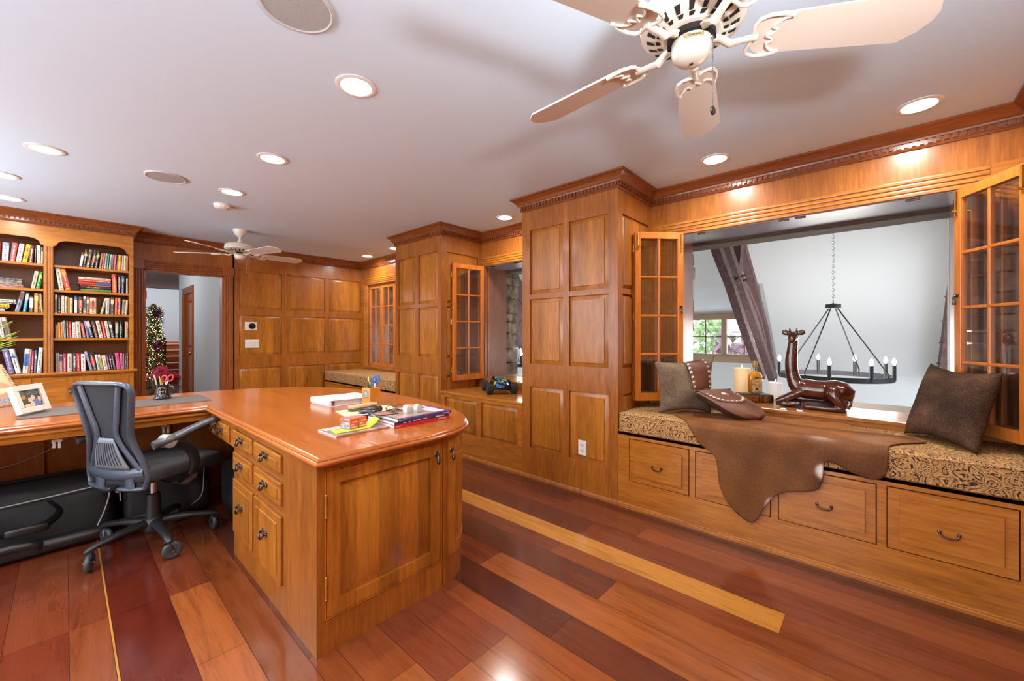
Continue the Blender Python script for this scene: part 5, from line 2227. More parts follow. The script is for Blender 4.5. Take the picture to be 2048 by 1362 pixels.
# spiky potted plant just outside the frame
t = thing('potted_plant', 'potted plant reaching thin green leaves in from the left edge', 'plant', (-.60, 3.95, Z0))
m = MB()
m.lathe([(.06, 0), (.085, .13), (.09, .14), (.078, .14), (.07, .12)], n=24)
obj('pot', m, mat('pot_clay', (150, 96, 70), .6), t)
m = MB()
rp = random.Random(9)
tips = [(45, 668), (38, 675), (40, 688), (36, 692), (30, 640), (26, 652), (46, 664), (20, 683), (6, 628)]
for i in range(60):
    if i < len(tips) * 2:
        e = ony(*tips[i % len(tips)], 3.95 + rp.uniform(-.1, .1)) - Vector((-.60, 3.95, Z0))
        e += Vector((rp.uniform(-.03, .0), 0, rp.uniform(-.02, .02)))
    else:
        a = rp.uniform(0, 2 * PI)
        e = Vector((math.cos(a) * rp.uniform(.1, .35), math.sin(a) * rp.uniform(.1, .3), rp.uniform(.3, .6)))
        if e.x > .15:
            e.x = .1
    s_ = Vector((rp.uniform(-.02, .02), rp.uniform(-.02, .02), .12))
    mid = s_ + (e - s_) * .5 + Vector((0, 0, .06))
    P = cat_rom([tuple(s_), tuple(mid), tuple(e)], 5)
    m.tube(P, [(.006 * math.sin(PI * (.15 + .85 * k / (len(P) - 1))) + .0008, .0012) for k in range(len(P))], 4, flat=(0, 1, .2))
obj('leaves', m, mat('grass_leaf', (150, 190, 60), .5), t, 60)

# ring binder stack
t = thing('binder', 'thick white binder stuffed with papers on the desk', 'binder', (1.135, 2.595, Z0), math.radians(2))
m = MB()
m.box(0, .33, 0, .27, 0, .003, .001)
m.tube([(.004, y, .022) for y in (.0, .09, .18, .27)], [(.022, .009)] * 4, 12, flat=(0, 0, 1))
m.box(.004, .33, .0, .27, .04, .043, .001, mtx=Matrix.Rotation(.03, 4, 'Y'))
obj('cover', m, PAPER, t, 50)
m = MB()
rr = random.Random(2)
for i in range(9):
    z_ = .004 + i * .0038
    m.mi = 1 if i in (5,) else 0
    m.box(.03 + rr.uniform(0, .012), .322 + rr.uniform(-.01, 0), .006 + rr.uniform(0, .006), .264, z_, z_ + .003)
obj('papers', m, [PAPER, mat('manila', (240, 210, 130), .6)], t)

# pencil cup
t = thing('pencil_cup', 'square yellow wooden pencil cup with a round grey seal', 'pencil cup', (1.402, 2.561, Z0), math.radians(17.5))
CUPW = mat('cup_bamboo', (226, 160, 62), .4, noise=(206, 138, 46), nscale=14)
m = MB()
for a, b, c, d in ((-.048, -.040, -.036, .036), (.040, .048, -.036, .036), (-.04, .04, -.036, -.028), (-.04, .04, .028, .036)):
    m.box(a, b, c, d, 0, .107, .001)
m.box(-.046, .046, -.034, .034, .001, .008)
obj('body', m, CUPW, t)
m = MB()
sm = frame_mtx((-.0484, 0, .066), (0, -1, 0), (0, 0, 1))
m.lathe([(.001, -.0004), (.025, -.0004), (.026, .0004), (.001, .0008)], n=32, mtx=sm)
so = obj('seal', m, mat('seal_grey', (140, 138, 140), .5, noise=(96, 94, 98), nscale=220), t)
m = MB()
m.tube([sm @ Vector((.018 * math.cos(2 * PI * k / 24), .018 * math.sin(2 * PI * k / 24), .001)) for k in range(24)], .0008, 5, closed=True)
for k in range(6):
    a = 2 * PI * k / 6
    m.tube([sm @ Vector((0, 0, .001)), sm @ Vector((.014 * math.cos(a), .014 * math.sin(a), .001))], .0016, 5)
obj('seal_mark', m, mat('seal_white', (222, 222, 222), .5), so)
cb = t.matrix_basis if False else Matrix.Translation((1.402, 2.561, Z0)) @ Matrix.Rotation(math.radians(17.5), 4, 'Z')
for i, (x, y, ex, ey, L, c, lb) in enumerate([(-.032, -.02, -.12, -.02, .175, (60, 64, 84), 'left pencil of the three with pale green ends in the wooden cup'), (-.026, -.008, -.04, .0, .18, (236, 232, 230), 'white pencil between two dark ones in the wooden cup'), (-.022, .006, .02, .0, .185, (30, 32, 44), 'dark pencil nearest the scissors among the three in the cup')]):
    p = cb @ Vector((x, y, .01))
    q = cb @ (Vector((x, y, .01)) + Vector((ex, ey, 1)).normalized() * (L - .03))
    stick('pencil', lb, 'pencil', p, q, .0038, mat('pencil_%d' % i, c, .4), .014, mat('pencil_end', (226, 230, 150), .5), 'pencils in the wooden cup', 6)
stick('marker', 'teal and white marker leaning in the wooden cup', 'marker', cb @ Vector((.0, -.02, .01)), cb @ Vector((-.036, -.02, .135)), .0065, mat('marker_teal', (60, 130, 140), .4), .012, WHITE)
stick('highlighter', 'orange highlighter low in the wooden cup', 'highlighter', cb @ Vector((-.004, .01, .01)), cb @ Vector((-.006, .012, .128)), .009, mat('marker_orange', (236, 122, 40), .4), .01, mat('marker_orange', (236, 122, 40), .4))
t = scissors('scissors with big blue handles in the wooden cup', cb @ Vector((.012, 0, .012)), (.2, .06, 1), (.5, -.86, .1), (.011, .026), mat('scissor_blue', (36, 92, 176), .3), .1)
stick('pen', 'dark pen with a green clip at the right of the wooden cup', 'pen', cb @ Vector((.02, .01, .01)), cb @ Vector((.042, .014, .15)), .0055, mat('pen_dark', (34, 30, 44), .4), .012, mat('pen_green', (150, 190, 90), .4))

# envelope, spectacle case, camera case
t = MB()
t.prism([(1.058, 2.2), (1.385, 2.16), (1.43, 2.39), (1.10, 2.435)], Z0, Z0 + .003)
tag(obj('envelope', t, mat('manila_pale', (240, 222, 170), .6)), 'cream envelope lying under the spectacle case', 'envelope')
t = thing('spectacle_case', 'tan topped spectacle case on the cream envelope', 'case', (1.24, 2.365, Z0 + .0036), math.radians(9))
def capsule(m, L, Wd, z0, z1, n=10):
    def rg(z, k):
        r = Wd / 2 * k
        pts = []
        for q in range(n + 1):
            a = -PI / 2 + PI * q / n
            pts.append((L / 2 - Wd / 2 + r * math.cos(a), r * math.sin(a), z))
        for q in range(n + 1):
            a = PI / 2 + PI * q / n
            pts.append((-L / 2 + Wd / 2 + r * math.cos(a), r * math.sin(a), z))
        return pts
    h = z1 - z0
    m.rings([rg(z0, .9), rg(z0 + h * .2, 1), rg(z0 + h * .8, 1), rg(z1, .86)])
m = MB()
capsule(m, .2, .062, 0, .016)
obj('base_shell', m, mat('case_grey', (84, 80, 76), .4), t, 50)
m = MB()
capsule(m, .2, .062, .0165, .032)
obj('lid', m, mat('case_tan', (196, 168, 136), .4), t, 50)
t = thing('headphone_case', 'shiny black zip case on the desk in front of the spectacle case', 'case', (1.14, 2.12, Z0), math.radians(-25))
m = MB()
m.box(-.05, .05, -.035, .035, 0, .052, .018, seg=3)
obj('shell', m, mat('case_black', (34, 36, 42), .2, coat=.5), t, 50)
m = MB()
m.box(-.0506, .0506, -.0356, .0356, .024, .028, .001)
obj('zip', m, STEEL, t)
m = MB()
m.sphere((.012, -.01, .05), .016, 14, (1, 1, .6))
m.cyl((.012, -.036, .03), (.012, -.042, .03), .013, n=16)
obj('buckle', m, mat('buckle_grey', (92, 104, 112), .15, .6), t)
t = thing('pocket_torch', 'small black torch lying behind the black zip case', 'torch')
m = MB()
p, q = Vector((1.17, 2.215, Z0 + .019)), Vector((1.285, 2.235, Z0 + .019))
m.cyl(p, p + (q - p) * .7, .013, n=16)
obj('barrel', m, BLACK, t)
m = MB()
m.cyl(p + (q - p) * .68, q, .016, .018, 16)
obj('head', m, BLACK, t)
m = MB()
m.cyl(p - (q - p) * .06, p, .012, n=12)
obj('switch_cap', m, STEEL, t)

# magazine, green leaflet, two bulb boxes
t = thing('magazine', 'open topped magazine nearest the front edge of the desk', 'magazine')
m = MB()
m.box(.822, 1.09, 1.812, 2.01, Z0, Z0 + .006)
obj('pages', m, PAPER, t)
m = MB()
m.box(.822, 1.09, 1.811, 2.01, Z0 + .006, Z0 + .0068)
m.box(.822, 1.09, 1.8105, 1.812, Z0, Z0 + .0068)
obj('cover', m, mat('magazine_cover', (196, 150, 128), .35, noise=(122, 104, 96), nscale=22), t)
m = MB()
for i in range(5):
    m.box(.834 + .018 * i, .845 + .018 * i, 1.95, 2.0, Z0 + .0069, Z0 + .0072)
obj('print_blocks', m, mat('magazine_print', (236, 220, 210), .5), t)
m = MB()
pr = [(.838, 1.89, .0078), (.9, 1.886, .0082), (.98, 1.882, .0085), (1.01, 1.885, .010), (1.045, 1.9, .024), (1.075, 1.915, .038)]
m.rings([[(x, y - .035, Z0 + z), (x + .012, y + .045, Z0 + z), (x + .012, y + .045, Z0 + z + .001), (x, y - .035, Z0 + z + .001)] for x, y, z in pr])
tag(obj('leaflet', m, mat('leaflet_lime', (186, 214, 50), .45), None, 60), 'lime green leaflet bent over the magazine beside the catalogues', 'leaflet')
for i, (x, y) in enumerate(((.932, 1.914), (.981, 1.922))):
    t = thing('bulb_box', ('purple and orange bulb box on the magazine, left one' if i == 0 else 'orange bulb box on the magazine, right one against the purple'), 'box', (x, y, Z0 + .0098), math.radians(12))
    m = MB()
    m.box(-.023, .023, -.036, .036, 0, .05, .001)
    obj('carton', m, mat('bulb_box_orange', (226, 104, 48), .4), t)
    m = MB()
    m.box(-.0234, -.0226, -.035, .035, .001, .03)
    m.box(-.0234, -.0226, -.035, .035, .042, .049)
    obj('side_print', m, mat('bulb_box_blue', (84, 92, 150), .4, noise=(190, 190, 210), nscale=90), t)
    m = MB()
    for k in range(3):
        m.cyl((-.0228, -.026 + k * .009, .028), (-.0242, -.026 + k * .009, .028), .006, n=12)
    m.box(-.02, .02, -.0365, -.0355, .006, .012)
    m.box(-.01, .018, -.0365, -.0355, .03, .036)
    m.box(-.018, .0, -.0365, -.0355, .018, .024)
    obj('marks', m, mat('bulb_box_marks', (236, 200, 190), .4), t)
    m = MB()
    m.box(-.021, .021, -.034, .034, .0502, .0506)
    obj('top_print', m, mat('bulb_box_top', (206, 140, 130), .4, noise=(150, 60, 60), nscale=60), t)

# catalogues
ct_ = [('red spined catalogue at the bottom of the stack of three', (1.094, 1.44, 1.772, 2.035), .0155, (196, 34, 54), 0), ('dark spined catalogue in the middle of the stack of three', (1.096, 1.437, 1.774, 2.033), .0125, (64, 56, 60), 0), ('purple spined catalogue on top of the stack of three', (1.112, 1.452, 1.770, 2.03), .0135, (76, 56, 120), 0)]
z = Z0
for i, (lb, (a, b, c, d), h, colr, r_) in enumerate(ct_):
    t = thing('catalogue', lb, 'catalogue', (0, 0, 0), 0, 'catalogues on the desk')
    m = MB()
    m.box(a, b, c + .001, d, z + .0008, z + h - .0012)
    obj('pages', m, PAPER, t)
    m = MB()
    m.box(a, b, c - .0006, c + .001, z, z + h)
    m.box(a, b, c, d, z + h - .0012, z + h)
    m.box(a, b, c, d, z, z + .0008)
    cv = obj('cover', m, mat('catalogue_%d' % i, colr, .3), t)
    tm = lambda x, zz: frame_mtx((x, c - .0012, zz), (-1, 0, 0), (0, 0, -1))
    if i == 0:
        text('spine_lettering', 'Monogram', .0125, tm(b - .052, z + h * .5), PAPER, t, .0002)
    m = MB()
    if i != 1:
        for k in range(9):
            m.box(a + .008 + k * .0042, a + .0108 + k * .0042, c - .001, c, z + h * .36, z + h * (.52 if k % 3 else .62))
    if i == 2:
        for k in range(11):
            m.box(b - .062 + k * .0046, b - .059 + k * .0046, c - .001, c, z + h * .34, z + h * (.56 if k % 3 else .68))
    if i == 1:
        for k, w_ in enumerate((.03, .02, .05, .02, .04)):
            m.box(a + .05 + k * .03, a + .05 + k * .03 + w_ * .6, c - .001, c, z + h * (.2 + .06 * k), z + h * (.5 + .08 * k))
        m.box(b - .09, b - .03, c - .001, c, z + h * .3, z + h * .8)
    obj('spine_print', m, mat('print_pale', (226, 222, 226), .4), t)  # short dashes standing in for small spine print
    if i == 2:
        m = MB()
        m.box(a + .01, b - .1, c + .02, d - .02, z + h, z + h + .0003)
        obj('cover_photo', m, mat('catalogue_photo', (186, 168, 152), .2, noise=(120, 100, 90), nscale=9), cv)
        m = MB()
        m.prism([(b - .09, c + .03), (b - .02, c + .03), (b - .02, d - .02), (b - .12, d - .02)], z + h, z + h + .0003)
        obj('cover_panel', m, mat('catalogue_white', (226, 222, 232), .25), cv)
    z += h + .0006
ZCAT = z
t = thing('postcard', 'dark postcard with an orange picture on the catalogue stack, left corner', 'card', (1.145, 1.945, ZCAT + .0002), math.radians(-12))
m = MB()
m.box(-.06, .06, -.04, .05, 0, .003, .0008)
obj('card', m, mat('postcard_dark', (60, 50, 46), .3), t)
m = MB()
m.box(-.045, .03, -.028, .036, .003, .0034)
obj('picture', m, mat('postcard_orange', (220, 120, 44), .3, noise=(110, 84, 76), nscale=16), t)
for i, (x, y) in enumerate(((1.238, 1.882), (1.292, 1.866))):
    t = thing('tape_dispenser', ('clear tape roll on the catalogues, the left one' if i == 0 else 'clear tape roll on the catalogues, right one with a red tag'), 'tape', (x, y, ZCAT), math.radians(20), 'tape rolls on the catalogues')
    m = MB()
    mw = frame_mtx((0, 0, .0215), (1, 0, 0), (0, 0, 1))
    m.lathe([(.012, -.012), (.02, -.012), (.0205, 0), (.02, .012), (.012, .012)], n=24, mtx=mw)
    obj('roll', m, mat('tape_white', (236, 236, 238), .3), t)
    m = MB()
    m.box(-.021, .036, -.014, .014, 0, .003, .001)
    m.box(-.021, .033, -.0145, -.0125, .003, .034, .001)
    obj('holder', m, mat('tape_holder', (222, 220, 222), .2), t)
    if i:
        m = MB()
        m.prism([(.034, -.01), (.042, 0), (.034, .01), (.028, 0)], .004, .024)
        obj('tag', m, mat('tape_tag', (190, 90, 80), .4, noise=(236, 230, 226), nscale=70), t)
t = thing('plastic_packet', 'red and clear crumpled packet at the back of the catalogue stack', 'packet', (1.33, 1.985, ZCAT), math.radians(-8))
m = MB()
rq = random.Random(3)
hs = [[.004 + .022 * math.sin(PI * (i + .5) / 9) * rq.uniform(.5, 1.1) * math.sin(PI * (j + .7) / 5.4) for j in range(5)] for i in range(10)]
m.grid(lambda u, v: (-.075 + .15 * u, -.035 + .07 * v, hs[min(9, int(u * 9.01))][min(4, int(v * 4.01))]), 9, 4)
m.grid(lambda u, v: (-.075 + .15 * u, -.035 + .07 * v, .001), 9, 4)
obj('wrapper', m, mat('packet_red', (206, 70, 62), .2, noise=(236, 196, 184), nscale=26), t, 60)
t = thing('spectacles', 'dark framed spectacles folded on the far corner of the catalogues', 'spectacles')
m = MB()
for s_ in (0, 1):
    c_ = Vector((1.205 + s_ * .05, 2.0 - s_ * .012, ZCAT + .0165))
    m.tube([c_ + Vector((.021 * math.cos(2 * PI * k / 18), -.005 * math.cos(2 * PI * k / 18), .014 * math.sin(2 * PI * k / 18))) for k in range(18)], .0018, 6, closed=True)
m.tube([(1.226, 1.995, ZCAT + .02), (1.234, 1.993, ZCAT + .021)], .0015, 6)
obj('rims', m, BLACK, t)
m = MB()
m.tube([(1.184, 2.005, ZCAT + .018), (1.2, 2.012, ZCAT + .01), (1.27, 1.998, ZCAT + .004)], .0016, 6)
m.tube([(1.276, 1.983, ZCAT + .018), (1.26, 2.0, ZCAT + .008), (1.19, 2.014, ZCAT + .004)], .0016, 6)
obj('temples', m, BLACK, t)
m = MB()
for s_ in (0, 1):
    c_ = Vector((1.205 + s_ * .05, 2.0 - s_ * .012, ZCAT + .0165))
    m.poly([c_ + Vector((.02 * math.cos(2 * PI * k / 18), -.0048 * math.cos(2 * PI * k / 18), .013 * math.sin(2 * PI * k / 18))) for k in range(18)])
obj('lenses', m, GLASS, t, 0)

# ================================================================== WALL PLATES
t = thing('thermostat', 'round black thermostat on a white plate, above the light switches', 'thermostat', (1.713, YB - .002, 1.367))
t.location.y = YB + .001
m = MB()
m.box(-.073, .073, -.006, 0, -.055, .055, .002)
obj('plate', m, WHITE, t)
m = MB()
m.lathe([(.001, .022), (.036, .022), (.041, .016), (.041, 0)], n=36, mtx=frame_mtx((.012, -.006, 0), (1, 0, 0), (0, 0, 1)))
dl = obj('dial', m, mat('thermostat_black', (22, 22, 24), .15), t, 50)
m = MB()
dm = frame_mtx((.012, -.0284, 0), (1, 0, 0), (0, 0, 1))
for k in range(7):
    a = .4 + k * .38
    m.box(.026, .030, -.0006, .0006, 0, .0004, mtx=dm @ Matrix.Rotation(a, 4, 'Z'))
obj('ticks', m, mat('tick_grey', (150, 150, 150), .5), dl)
t = thing('light_switch', 'white four gang light switch plate under the thermostat', 'light switch', (1.725, YB + .001, 1.126))
m = MB()
m.box(-.083, .083, -.006, 0, -.058, .058, .002)
obj('plate', m, WHITE, t)
for k in range(4):
    m = MB()
    x = -.057 + k * .038
    m.box(x - .015, x + .015, -.011, -.006, -.032, .032, .002)
    obj('rocker', m, mat('switch_rocker', (228, 226, 222), .35), t)
t = thing('power_outlet', 'white power outlet low on the near panelled pier', 'outlet', (XP - .0035, 1.705, .365))
m = MB()
m.box(-.005, 0, -.036, .036, -.058, .058, .002)
obj('plate', m, WHITE, t)
for s_ in (-1, 1):
    m = MB()
    m.box(-.008, -.005, -.017, .017, s_ * .022 - .014, s_ * .022 + .014, .003)
    so = obj('socket', m, mat('socket_white', (226, 226, 224), .4), t)
    m = MB()
    for y in (-.006, .006):
        m.box(-.0084, -.0078, y - .0012, y + .0012, s_ * .022 - .002, s_ * .022 + .006)
    m.cyl((-.0084, 0, s_ * .022 - .008), (-.0078, 0, s_ * .022 - .008), .0025, n=8)
    obj('slots', m, DARK, so)

# ================================================================== TOY TRUCK
t = thing('toy_truck', 'remote controlled toy monster truck in black, blue and lime on the low cabinet', 'toy truck', (3.06, 2.945, .6458), math.radians(145))
RUB = mat('toy_tyre', (38, 36, 35), .85)
for sx in (-1, 1):
    for sy in (-1, 1):
        m = MB()
        cx, cy, r = sx * .125, sy * .15, .054
        mw = frame_mtx((cx, cy, r), (0, 1, 0), (0, 0, 1))
        m.lathe([(.024, -.03), (.046, -.031), (.053, -.022), (.054, 0), (.053, .022), (.046, .031), (.024, .03)], n=28, mtx=mw)
        for k in range(14):
            a = 2 * PI * k / 14
            m.box(.050, .0555, -.024, .024, -.006, .006, mtx=frame_mtx((cx, cy, r), (0, math.cos(a), math.sin(a)), (1, 0, 0)))
        w_ = obj('wheel', m, RUB, t, 40)
        m = MB()
        m.lathe([(.006, .024 * sx), (.022, .03 * sx), (.026, .028 * sx), (.026, .02 * sx)], n=20, mtx=mw)
        for k in range(6):
            a = 2 * PI * k / 6
            m.cyl(mw @ Vector((.015 * math.cos(a), .015 * math.sin(a), .026 * sx)), mw @ Vector((.015 * math.cos(a), .015 * math.sin(a), .032 * sx)), .003, n=6)
        obj('rim', m, mat('toy_rim', (150, 150, 156), .3, .7), w_)
m = MB()
m.box(-.04, .04, -.2, .2, .05, .07, .006)
m.box(-.05, .05, .17, .22, .05, .062, .004)
for sy in (-1, 1):
    for sx in (-1, 1):
        m.tube([(sx * .03, sy * .15, .055), (sx * .1, sy * .15, .052)], .006, 6)
        m.tube([(sx * .03, sy * .14, .075), (sx * .1, sy * .148, .066)], .004, 6)
        m.tube([(sx * .035, sy * .13, .12), (sx * .085, sy * .145, .06)], .009, 8)
obj('chassis', m, mat('toy_chassis', (30, 30, 32), .5), t)


def toy_body(seed):
    mt_, tt, b = nt('toy_body_paint')
    N, L = tt.nodes, tt.links
    tc = N.new('ShaderNodeTexCoord')
    v = N.new('ShaderNodeTexVoronoi')
    v.inputs['Scale'].default_value = 26
    v.distance = 'MANHATTAN'
    L.new(tc.outputs['Object'], v.inputs['Vector'])
    sp = N.new('ShaderNodeSeparateColor')
    L.new(v.outputs['Color'], sp.inputs[0])
    r = N.new('ShaderNodeValToRGB')
    r.color_ramp.interpolation = 'CONSTANT'
    e = r.color_ramp.elements
    e[0].position, e[1].position = 0, .42
    e[0].color, e[1].color = (*srgb(20, 22, 30), 1), (*srgb(40, 110, 190), 1)
    for p_, c_ in ((.6, (176, 226, 30)), (.74, (26, 28, 40)), (.86, (150, 170, 210))):
        k = e.new(p_)
        k.color = (*srgb(*c_), 1)
    L.new(sp.outputs[0], r.inputs['Fac'])
    L.new(r.outputs['Color'], b.inputs['Base Color'])
    b.inputs['Roughness'].default_value = .2
    b.inputs['Coat Weight'].default_value = .5
    return mt_


m = MB()
sect = [(-.215, .05, .085, .105), (-.17, .07, .08, .125), (-.10, .075, .08, .135), (-.075, .072, .08, .165), (.0, .068, .08, .168), (.04, .07, .08, .138), (.10, .075, .078, .128), (.17, .07, .075, .112), (.22, .05, .072, .09)]
m.rings([[(-w, y, z0), (w, y, z0), (w, y, z0 + (z1 - z0) * .45), (w * .8, y, z1), (-w * .8, y, z1), (-w, y, z0 + (z1 - z0) * .45)] for y, w, z0, z1 in sect])
bo = obj('body_shell', m, toy_body(1), t, 30)
m = MB()
for a, b in (((-.058, .003, .165), (-.058, .043, .137)),):
    m.poly([(-.05, .006, .1685), (.05, .006, .1685), (.052, .041, .141), (-.052, .041, .141)])
for s_ in (-1, 1):
    m.poly([(s_ * .0675, -.068, .13), (s_ * .0675, .0, .13), (s_ * .058, .0, .163), (s_ * .058, -.064, .16)])
obj('windscreen', m, BLACK, bo, 0)

# ================================================================== WINDOW SILL THINGS
SZ = SILL + .0006
# decorative book box with spine to the room
bd = Vector((.60, -.80, 0)).normalized()
bn = Vector((bd.y, -bd.x, 0))
t = thing('book_box', 'ornate old book lying under the whiskey bottle on the sill', 'book', (3.405, .757, SZ), math.atan2(bd.y, bd.x))
BLK = mat('old_leather_black', (40, 30, 26), .4)
m = MB()
m.box(0, .235, .0, .17, 0, .005, .001)
m.box(0, .235, .0, .17, .054, .059, .001)
m.tube([(x, .004, .0295) for x in (0, .08, .16, .235)], [(.0295, .008)] * 4, 12, flat=(0, 0, 1))
bo = obj('binding', m, BLK, t, 50)
m = MB()
m.box(.004, .231, .006, .165, .005, .054)
obj('pages', m, mat('old_pages', (96, 70, 50), .7), t)
GOLDT = mat('gilt_tooling', (186, 104, 48), .4, .4, noise=(60, 30, 20), nscale=130)
m = MB()
for a, b in ((.022, .128), (.165, .2)):
    m.grid(lambda u, v: (a + (b - a) * u, .004 - .0085 * math.sin(PI * (.12 + .76 * v)), .0295 - .0295 * math.cos(PI * (.12 + .76 * v))), 4, 8)
for x in (.012, .14, .15, .21):
    m.tube([(x, .004 - .0086 * math.sin(PI * k / 8), .0295 - .03 * math.cos(PI * k / 8)) for k in range(9)], .0022, 6)
obj('gilt_tooling', m, GOLDT, bo, 50)

# whiskey bottle
t = thing('whiskey_bottle', 'glass whiskey bottle with amber liquor standing on the ornate book', 'bottle', (3.545, .690, SZ + .0596), math.atan2(-.67, .742) + .0)
t.rotation_euler.z = math.atan2(bd.y, bd.x)
LIQ = mat('amber_liquor', (214, 130, 24), .08, spec=.6, coat=.6, noise=(226, 156, 40), nscale=9)


def flask(k, z0, zs, zt, neck):
    out = []
    for w, d, z in [(.047, .026, z0), (.05, .029, z0 + .006), (.05, .03, zs), (.049, .029, zs + .012), (.044, .027, zs + .028), (.034, .022, zs + .04), (.02, .017, zs + .047), (.0135, .0135, zs + .052), (.013, .013, zt)]:
        pts = []
        for q in range(28):
            a = 2 * PI * q / 28
            ca, sa = math.cos(a), math.sin(a)
            f = lambda v: math.copysign(abs(v) ** .6, v)
            e_ = 1 if w < .02 else 0
            pts.append(((w - k) * (ca if e_ else f(ca)), (d - k) * (sa if e_ else f(sa)), z))
        out.append(pts)
    return out


m = MB()
m.rings(flask(.003, .01, .122, .178, 1)[:8])
obj('liquor', m, LIQ, t, 50)
m = MB()
m.rings(flask(0, 0, .12, .205, 1))
obj('glass', m, glass_mat('bottle_glass', (.96, .93, .86)), t, 50)
m = MB()
m.lathe([(.0125, .19), (.0125, .2), (.0165, .2055), (.0165, .245), (.014, .249), (.001, .25)], n=24)
obj('stopper', m, mat('cork_stopper', (180, 140, 70), .5, noise=(130, 104, 50), nscale=120), t)
LM = frame_mtx((0, -.0302, .068), (1, 0, 0), (0, 0, 1))
m = MB()
lab = [(-.036, -.054), (.036, -.054), (.036, .026)] + [(.036 * math.cos(a), .026 + .024 * math.sin(a)) for a in [PI * q / 10 for q in range(1, 10)]] + [(-.036, .026)]
m.prism(lab, 0, .0006, LM)
lbo = obj('label', m, mat('bottle_label', (222, 190, 134), .5, noise=(180, 140, 84), nscale=60), t)
m = MB()
for s_ in (1, .86):
    pl = [LM @ Vector((x * s_, y * s_ - (1 - s_) * .012, .0009)) for x, y in lab]
    m.tube(pl, .0005, 4, closed=True)
m.prism([(-.009, -.036), (0, -.042), (.009, -.036), (.009, -.02), (-.009, -.02)], .0006, .0012, LM)
m.box(-.014, .014, .05, .06, 0, .001, mtx=LM)
m.tube([LM @ Vector((x, y, .001)) for x, y in ((-.018, .018), (-.01, .026), (-.002, .022), (.006, .03), (.016, .022), (.02, .016))], .0012, 5)
for k in range(5):
    m.box(-.02 + k * .0085, -.0145 + k * .0085, -.015, -.011, .0006, .001, mtx=LM)
obj('label_print', m, INKD, lbo)
text('label_lettering', 'BIRD DOG', .013, LM @ Matrix.Translation((0, .003, .0012)), INKD, lbo, .0002)

WAX = mat('candle_wax', (242, 214, 168), .5, emit=(255, 214, 150), estr=.25)
for nm, x, y, r, h, lb in (('tall', 3.60, .79, .0575, .247, 'tall cream candle left of the whiskey bottle'), ('short', 3.834, .602, .05, .13, 'short white candle behind the whiskey bottle, beside the giraffe')):
    zz = SZ if x < 3.69 else SILL - .0036
    t = thing('pillar_candle', lb, 'candle', (x, y, zz))
    m = MB()
    m.lathe([(r, 0), (r, h - .003), (r - .004, h), (r - .012, h - .002), (r - .016, h - .012), (.001, h - .014)], n=36)
    obj('wax', m, WAX if nm == 'tall' else mat('candle_white', (236, 238, 240), .5, emit=(255, 250, 240), estr=.15), t, 50)
    m = MB()
    m.cyl((0, 0, h - .015), (0, .001, h + .004), .0015, n=6)
    w_ = obj('wick', m, INKD, t)
    m = MB()
    m.lathe([(.001, h + .002), (.0045, h + .008), (.004, h + .014), (.001, h + .024)], n=10)
    obj('flame', m, mat('candle_flame', (255, 250, 230), .5, emit=(255, 220, 160), estr=8), w_)

# carved giraffe: one continuous skin remeshed from limbs and trunk
t = thing('giraffe_statue', 'glossy carved wooden giraffe lying on the window sill', 'statue', (3.475, .337, SZ))
GW = wood('giraffe_wood', (36, 13, 8), (70, 26, 13), (108, 46, 22), 'y', rough=.15, coat=.8, grain=1.5)
m = MB()
sx = -1
body_p = [(0, .10, .12), (0, .07, .13), (0, .03, .132), (0, -.03, .128), (0, -.08, .128), (0, -.13, .128), (0, -.17, .12), (0, -.2, .098), (0, -.213, .08)]
m.tube(body_p, [(.032, .032), (.062, .06), (.07, .072), (.066, .07), (.068, .072), (.078, .082), (.076, .082), (.058, .06), (.024, .024)], 20, flat=(0, 0, 1))
neck = cat_rom([(0, .05, .12), (-.004, .088, .17), (-.006, .108, .24), (-.008, .112, .32), (-.01, .106, .40), (-.012, .100, .47)], 4)
nr = [.062, .06, .056, .052, .048, .045, .043, .0415, .04, .0395, .039, .0385, .038, .037, .036, .035, .033, .032, .031, .03, .03]
m.tube(neck, nr, 18)
head = [(.012, .100, .475), (0, .100, .492), (-.018, .100, .502), (-.04, .100, .497), (-.062, .100, .483), (-.08, .1, .468), (-.088, .1, .46)]
m.tube(head, [.02, .032, .036, .033, .026, .021, .012], 16)
for s in (-1, 1):
    m.tube([(-.004, .1 + s * .016, .525), (0, .1 + s * .02, .548), (.001, .1 + s * .021, .556)], [.0075, .0065, .008], 8)
    m.tube([(0, .1 + s * .026, .515), (.003, .1 + s * .044, .524), (.003, .1 + s * .06, .534), (.002, .1 + s * .068, .54)], [(.008, .009), (.009, .022), (.007, .02), (.003, .005)], 10, flat=(1, 0, 0))
    m.sphere((-.03, .1 + s * .03, .508), .007, 10)
    m.sphere((-.078, .1 + s * .011, .474), .006, 8)
